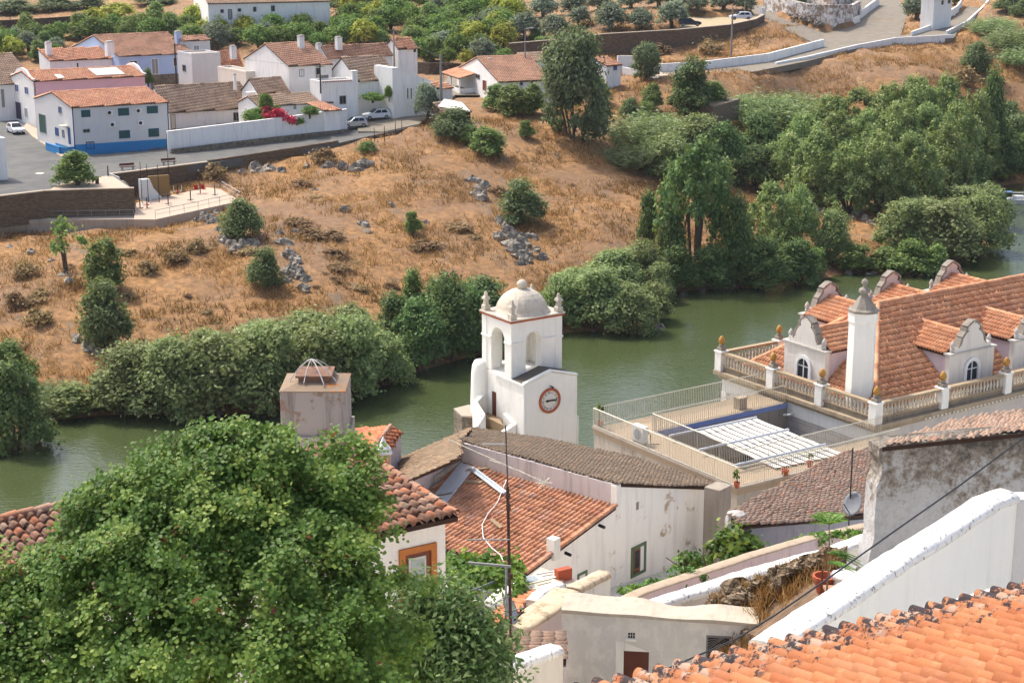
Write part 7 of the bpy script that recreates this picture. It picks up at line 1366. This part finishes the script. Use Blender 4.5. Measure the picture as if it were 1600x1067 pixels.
for x0, x1, y0, y1, wh in ORCH:
    pts = []; tries = 0
    while tries < 500:
        tries += 1; px, py = rs.uniform(x0, x1), rs.uniform(y0, y1)
        if 'diagonal' in wh and abs(py-(10+(px-600)*.36)) < 7: continue
        if x0 == 540 and py > 28+(px-540)*.12+14: continue
        if x0 == 290 and px < 520 and py < 46: continue
        if all(abs(px-a)/26+abs(py-b)/13 > 1 for a, b in pts): pts.append((px, py))
    for px, py in sorted(pts, key=lambda q: q[1]):
        k = ['citrus', 'citrus', 'citrus', 'olive', 'yellow', 'green', 'citrus'][rs.randint(7)]; s_ = rs.uniform(.7, 1.25)
        plant(k, px, py, 44*s_, 36*s_, dict(citrus='rounded green citrus tree in the orchard ', olive='grey green olive tree among the citrus trees ', yellow='yellow green fruit tree in the orchard ', green='low mid green bush between the orchard trees ')[k]+wh, dict(citrus='citrus trees ', olive='olive trees ', yellow='yellow green trees ', green='bushes ')[k]+wh)
for q in ((822, 62, 58, 44), (868, 66, 56, 44), (955, 48, 62, 46), (1000, 48, 52, 36), (1050, 44, 58, 44)): plant('olive', *q, 'silvery olive tree in the front row above the dark masonry wall', 'front row of olive trees')
for q in ((800, 30, 56, 36), (850, 28, 56, 36), (895, 24, 54, 34), (935, 18, 50, 32), (985, 14, 50, 30), (1030, 12, 50, 30), (1075, 14, 44, 28), (770, 46, 50, 36), (905, 42, 44, 32), (1090, 18, 40, 26), (1130, 16, 50, 30), (1165, 18, 40, 26)): plant('olive', *q, 'silvery olive tree in the back rows of the olive grove', 'back rows of olive trees')
for q in ((845, 76, 40, 18), (838, 64, 30, 16)): plant('green', *q, 'low green brush at the foot of the olive trees', 'brush below the olive trees')
# bougainvillea and vines at the long white wall
pb = at(432, 191, 240.5); o = thing('bougainvillea', pb-Z*1., 'bougainvillea with magenta flowers spilling over the long white wall', 'shrub')
Vv, Ff, rn = cloud([[0, -.3, .9, 2., .8, .9], [1.5, -.3, .3, 1.2, .7, .7], [-.6, -.2, 1.4, 1.2, .7, .8]], 2200, .2, 3); npmesh('flowers', Vv+pb, Ff, LM['pine'], o, {'rnd': rn}); Vv, Ff, rn = cloud([[-2.2, 0, .4, 1.8, .7, .8], [2.2, .2, .0, 1.5, .6, .6], [-.5, .3, 1.6, 1.2, .6, .8]], 2000, .2, 4); npmesh('foliage', Vv+pb, Ff, LM['citrus'], o, {'rnd': rn})
for px, py, w_, h_, lab in ((398, 192, 40, 24, 'vine leaves over the long white wall beside the bougainvillea, nearer the large chimney'), (484, 184, 30, 20, 'green vine on the wall between the bougainvillea and the lean-to'), (416, 178, 26, 34, 'slim green tree behind the bougainvillea'), (583, 160, 40, 16, 'vine trained along the yard wall above the white hatchback'), (608, 158, 16, 26, 'upright vine at the end of the yard wall above the white hatchback')): plant('citrus', px, py, w_, h_, lab, p=at(px, py, 241.5 if px < 500 else 250.5))
# dry scrub, rocks, straw
SC = 'low dry brown scrub bush on the parched slope'
for k in range(95):
    px, py = rs.uniform(10, 980), rs.uniform(275, 590)
    if (px < 345 and py < 385) or (px > 180 and py > 660-px*.33) or py > 560 and px > 150 or (px > 640 and py > 430): continue
    s_ = rs.uniform(.4, 1.2)**1.4; plant('scrub', px, py, 40*s_, 15*s_, SC, 'dry scrub bushes on the slope', sink=.15)
for q in ((40, 430, 44, 36), (25, 480, 40, 34), (60, 505, 50, 38), (275, 410, 40, 36), (310, 395, 44, 30), (230, 425, 40, 30)): plant('scrub', *q, 'dark olive brown scrub bush on the slope below the concrete wall', 'scrub below the concrete wall', sink=.1)
ROCK2 = stonemat('pale lichen rock', ['8a8478', 'a29b8d', '948c7e', 'b0a898'], '6b645a', 1.2, .8, 1.)
def outcrop(L, label, group, m=None):
    for px, py, r in L: p = hit(px, py); q = 1.35*r/pxm(p); rock('rock', p-Z*q*.1, q*rs.uniform(.7, 1.15), rs, m or ROCK2, label, group, (1, .8, .85))
outcrop([(738, 284, 8), (748, 296, 9), (757, 292, 8), (742, 305, 7), (752, 310, 10), (765, 300, 6)], 'jagged grey rock of the upper outcrop on the dry slope', 'rocks of the upper outcrop')
outcrop([(780, 345, 8), (790, 358, 10), (800, 372, 12), (812, 382, 11), (806, 395, 13), (822, 398, 9), (815, 412, 9), (828, 372, 8), (778, 372, 7), (846, 402, 7)], 'grey boulder of the steep outcrop below the dark green shrub', 'boulders of the steep outcrop')
outcrop([(786, 352, 10), (795, 366, 12), (806, 376, 12), (798, 386, 11), (812, 402, 12), (826, 410, 10), (838, 392, 8), (822, 384, 10)], 'broken grey boulder low in the steep outcrop below the dark green shrub', 'low boulders of the steep outcrop')
outcrop([(443, 382, 9), (456, 420, 10), (468, 424, 9), (446, 440, 9), (474, 452, 8), (326, 346, 9), (348, 378, 10), (368, 394, 9), (384, 398, 8)], 'broken grey rock between the round olive bush and the exercise terrace', 'broken rocks on the slope')
outcrop([(320, 340, 8), (332, 350, 10), (345, 362, 9), (352, 375, 10), (362, 385, 9), (340, 335, 7), (378, 388, 10), (395, 382, 8), (310, 345, 6)], 'grey rock of the outcrop under the exercise terrace', 'rocks under the exercise terrace')
outcrop([(436, 365, 6), (450, 398, 9), (462, 408, 8), (470, 432, 9), (452, 428, 8), (478, 440, 7), (462, 362, 6)], 'dark grey rock beside the round olive bush', 'rocks beside the round olive bush')
outcrop([(100, 432, 9), (108, 440, 8), (80, 408, 6), (48, 395, 6), (16, 388, 7), (5, 370, 6)], 'grey rock near the sparse little tree', 'rocks near the sparse little tree')
outcrop([(378, 270, 7), (420, 268, 9), (440, 270, 8), (480, 262, 9), (512, 263, 8), (535, 262, 7), (570, 260, 14), (556, 266, 8), (400, 266, 8)], 'flat pale rock slab at the top of the dry slope', 'flat slabs on top of the slope')
outcrop([(492, 298, 5), (538, 328, 5), (568, 352, 7), (575, 362, 5), (665, 348, 5), (610, 320, 5), (120, 530, 10), (140, 545, 11), (155, 552, 9)], 'small dark rock half hidden in dry grass', 'small rocks in the dry grass')
outcrop([(1280, 332, 8), (1340, 336, 6), (1352, 345, 7), (1360, 352, 7), (1332, 342, 5)], 'dark pointed rock on the dry peninsula', 'rocks on the peninsula')
outcrop([(1326, 428, 6), (1358, 430, 5), (1366, 428, 5), (1452, 432, 7), (1440, 434, 5), (1462, 430, 6), (1012, 522, 9), (1030, 516, 8), (995, 524, 8), (1046, 496, 8)], 'pale rock at the waterline of the far bank', 'rocks at the waterline')
NT_ = 120000; xs = rs.uniform(-75, 130, NT_); ys = rs.uniform(140, 340, NT_); zs = ground(xs, ys); ok = (zs > .5)
for pl, _z in FLATS: ok &= ~inpoly(xs, ys, pl)
dn_ = np.sin(xs*.35+np.cos(ys*.3)*2)+np.cos(ys*.41+np.sin(xs*.22)*2.2); ok &= rs.rand(NT_) < .55+.42*dn_
ok &= ~((ys > 250) & (xs < 5)) 
P_ = np.stack([xs, ys, zs], 1)[ok]
STRAW = leafmat('straw grass', '6a4c32', '9c7448', 'c6a06c', .3, .9, .02)
dg = blades('dry_grass', P_, .75, .13, STRAW, 9, .6, per=5); _b = np.repeat(P_, 5, 0); _f = .5+.22*np.sin(_b[:, 0]*.23+2*np.cos(_b[:, 1]*.17))+.2*np.sin(_b[:, 1]*.31+1.7*np.sin(_b[:, 0]*.13))
dg.data.attributes['rnd'].data.foreach_set('value', np.clip(_f+rs.normal(0, .22, len(_f)), 0, 1).astype(np.float32)); tag(dg, kind='stuff')
# ------------------------------------------------ big round-leaved tree in front
rs = np.random.RandomState(50)
def bl(px, py, y, r, fl=1.): p = at(px, py, y); m = pxm(p); return [*p, r/m, r/m*1.1, r/m*fl]
BT_ = [bl(*q) for q in ((300, 705, 28.2, 52), (435, 700, 28.4, 45), (368, 690, 28.5, 62), (345, 735, 28, 85), (290, 745, 28, 70), (240, 770, 27.6, 85), (420, 735, 28.4, 75), (330, 810, 27.4, 110), (450, 800, 28, 90), (185, 810, 27.4, 75), (150, 860, 27, 75), (220, 880, 26.6, 110), (520, 775, 28.4, 62), (560, 750, 28.6, 45), (580, 790, 28.4, 36), (500, 840, 27.6, 85), (400, 900, 26.8, 120), (90, 915, 26.6, 70), (30, 935, 26.4, 70), (-40, 960, 26.2, 80), (560, 885, 27.6, 70), (620, 900, 27.8, 24), (520, 950, 27, 90), (110, 990, 26, 100), (280, 990, 25.8, 130), (420, 1020, 25.8, 120), (570, 990, 27, 70), (20, 1050, 25.6, 110), (200, 1080, 25.4, 120), (520, 1070, 26, 110), (620, 1000, 27.2, 50), (-60, 1050, 25.6, 110), (540, 700, 29, 22), (520, 715, 29, 26), (650, 890, 28, 12), (250, 690, 28.2, 26), (130, 800, 27.4, 30), (20, 905, 26.4, 30))]
B = np.array(BT_); w = (B[:, 3]*B[:, 4]*B[:, 5])**.66; w /= w.sum(); per = 17; nc = 6200
ns_ = 600; sub_ = 14; nc = ns_*sub_; bi = rs.choice(len(B), ns_, p=w); sv_ = rs.normal(0, 1, (ns_, 3)); sv_ /= np.linalg.norm(sv_, axis=1)[:, None]; sv_[:, 1] = np.where(sv_[:, 1] > .35, -sv_[:, 1], sv_[:, 1]); sv_[:, 2] = np.abs(sv_[:, 2])*.9-.12
SC_ = B[bi, :3]+sv_*B[bi, 3:6]*np.where(rs.rand(ns_) < .2, rs.uniform(1., 1.3, ns_), rs.uniform(.45, 1.02, ns_))[:, None]      # drooping sprays, gaps between them
ax = sv_*[1, 1, .3]+np.array([0, 0, -.28]); ax /= np.linalg.norm(ax, axis=1)[:, None]; tx = np.cross(ax, [0, 0, 1.]); tx /= np.linalg.norm(tx, axis=1)[:, None]; nx_ = np.cross(tx, ax)
L_ = rs.uniform(.3, .62, ns_)[:, None]; u1 = rs.uniform(-1, 1, (ns_, sub_)); u2 = rs.uniform(-1, 1, (ns_, sub_))*(1-.55*np.abs(u1)); u3 = rs.normal(0, 1, (ns_, sub_))
C = (SC_[:, None]+ax[:, None]*(u1*L_)[..., None]+tx[:, None]*(u2*L_*.75)[..., None]+nx_[:, None]*(u3*.045-.12*u1*u1)[..., None]).reshape(-1, 3); dv = np.repeat(sv_, sub_, 0)
hang = rs.normal(0, 1, (nc, per, 3))*np.array([.085, .085, .075]); P = (C[:, None]+hang).reshape(-1, 3); K = len(P)
nn = np.repeat(dv, per, 0)*.55+np.array([-.15, -.25, .75])+rs.normal(0, .42, (K, 3)); nn /= np.linalg.norm(nn, axis=1)[:, None]
t_ = np.cross(nn, rs.normal(0, 1, (K, 3))); t_ /= np.linalg.norm(t_, axis=1)[:, None]; b_ = np.cross(nn, t_); s = (.037*rs.uniform(.55, 1.25, K))[:, None]
fold = nn*s*.28
Vs = np.stack([P-t_*s*.85, P-t_*s*.95+b_*s*.45+fold*.3, P+b_*s*.98+fold-t_*s*.1, P+t_*s*.62+b_*s*.62+fold*.7, P+t_*s*1.12, P+t_*s*.62-b_*s*.62+fold*.7, P-b_*s*.98+fold-t_*s*.1, P-t_*s*.95-b_*s*.45+fold*.3], 1).reshape(-1, 3)
o8 = (np.arange(K)*8)[:, None]; F1 = o8+np.array([[0, 1, 2, 3]]); F1b = o8+np.array([[0, 3, 4, 5]]); F2 = o8+np.array([[0, 5, 6, 7]])
r = np.clip(np.repeat(np.repeat(rs.rand(ns_), sub_)*.4+rs.beta(2, 2, nc)*.3, per)+rs.rand(K)*.4, 0, 1)
JUDAS = leafmat('round heart leaves', '3a5220', '60803a', 'a2b058', .45, .5, .0)
base = at(330, 1010, 27.2); base[2] -= 4.5
jt = thing('judas_tree', base, 'big leafy tree with round bright green leaves filling the lower corner of the view', 'tree')
npmesh('crown', Vs, [F1, F1b, F2], JUDAS, jt, {'rnd': np.concatenate([r, r, r])})
b = MB(); b.tube([base-Z*3, base+Z*1.5, base+Z*3.2+RT*.1], [.24, .2, .16], 9)
for i in (1, 3, 5, 6, 7, 9, 10, 13, 14, 16, 18, 21, 23, 24, 27):
    e = B[i, :3]; md = base+Z*2.6+(e-base-Z*2.6)*.5+Z*.25; b.tube([base+Z*2.4, md, e], [.11, .065, .02], 6)
    for k in range(4): d = rs.normal(0, .5, 3); b.tube([md+(e-md)*.6, e+d*B[i, 3]*.6, e+d*B[i, 3]*.9], [.025, .014, .005], 4)
b.build('trunk', plain('dark reddish bark', '3f342e', .9), jt)
PODS = leafmat('dry brown pods', '4e2c1c', '7a4630', '94603e', .1, .8, .0); Pp = C[rs.choice(nc, 420)]+rs.normal(0, .06, (420, 3)); Vv, Ff = leaves(Pp, np.tile([0, -1., .2], (420, 1)), .07, rs, 2.4); npmesh('seed_pods', Vv, Ff, PODS, jt, {'rnd': rs.rand(420)})['kind'] = 'stuff'
# finer leaved bush beside it
FINE = leafmat('fine privet leaves', '3a5430', '5e7844', '929e6c', .4, .55, .0)
bb = [bl(*q) for q in ((690, 960, 30, 55), (730, 1000, 30, 62), (660, 1020, 29.6, 70), (745, 1050, 29.8, 60), (690, 1075, 29.4, 80), (770, 1010, 30.2, 26), (640, 945, 29.8, 40), (600, 1060, 29.4, 60))]
p = at(690, 1060, 29.8); p[2] -= 2.5; o = thing('privet_tree', p, 'fine leaved bushy tree between the big tree and the antenna mast', 'tree')
Vv, Ff, rn = cloud(bb, 16000, .065, 60, .22, 16, 2.2); npmesh('crown', Vv, Ff, FINE, o, {'rnd': rn})
b = MB(); b.tube([p-Z*3, p+Z*1.2], [.14, .1], 7)
for q in bb[:6]: b.tube([p+Z*1., p*.4+np.array(q[:3])*.6, np.array(q[:3])], [.07, .04, .012], 5)
b.build('trunk', BARK, o)
# ------------------------------------------------ thin summer haze over the valley
b = MB(); b.box(np.array([-420, -60, 0]), RT, np.array([0, 1., 0]), 900, 1000, -8, 75)
hz = b.build('haze', bpy.data.materials.new('haze')); hm = hz.data.materials[0]; hm.use_nodes = True; ht = hm.node_tree; ht.nodes.clear()
ho = ht.nodes.new('ShaderNodeOutputMaterial'); hv = ht.nodes.new('ShaderNodeVolumePrincipled'); hv.inputs['Color'].default_value = (.86, .92, 1, 1); hv.inputs['Density'].default_value = .00006; hv.inputs['Anisotropy'].default_value = .2
ht.links.new(hv.outputs[0], ho.inputs['Volume']); tag(hz, kind='stuff')
# ------------------------------------------------ pavements and overhead wires of the village
sheet('pavement', pix([(42, 193, 12.45), (60, 203, 12.3), (113, 240, 12.1), (96, 245, 12.1), (50, 213, 12.3), (36, 199, 12.45)]), plain('beige paving', ''), .06, .5)
sheet('cobbled_street', pix([(560, 207, 13.5), (600, 207.5, 13.6), (655, 195.5, 14.2), (689, 166, 14.9), (711, 150, 15.2), (774, 150, 15.2), (759, 133, 15.6), (701, 119, 15.9), (691, 135, 15.5), (661, 168, 14.8), (602, 173, 14.6), (556, 192, 13.8)]), COBB, .14, .5)
sheet('tree_island', pix([(76, 298.5, 12), (92, 288, 12), (130, 281, 12), (168, 275.5, 12), (176, 276, 12), (203, 294, 12), (140, 297, 12)]), plain('beige paving', ''), .06, .4)
def wire(a, b, ya, yb, label, sag=.5, r=.014):
    p, q = at(*a, ya), at(*b, yb); tag(MB().tube([p+(q-p)*k/8-Z*sag*4*(k/8)*(1-k/8) for k in range(9)], r, 4, False).build('overhead_wire', DARK), label, 'wire')
wire((276, 71), (112, 163), 262, 233, 'overhead wire from the pole by the pale blue house to the blue plinth house'); wire((276, 73), (501, 104), 262, 245, 'overhead wire between the two dark wooden poles of the village')
wire((501, 103), (616, 47), 245, 262, 'overhead wire from the two storey house pole to the orchard pole'); wire((616, 47), (689.5, 88), 262, 247, 'overhead wire from the orchard pole to the thick concrete pole'); wire((689.5, 88), (820, 48), 247, 273, 'overhead wire from the thick concrete pole to the street lamp')
for i, (px, py, z, lab) in enumerate(((62, 271, 12, 'pale round cover set in the asphalt square'),)):
    p = atz(px, py, z); b = MB(); b.lathe(p, [(.55, -.2), (.55, .015)], 14); tag(b.build('manhole_cover', plain('pale cover', 'c6c2b4', .8)), lab, 'manhole cover')
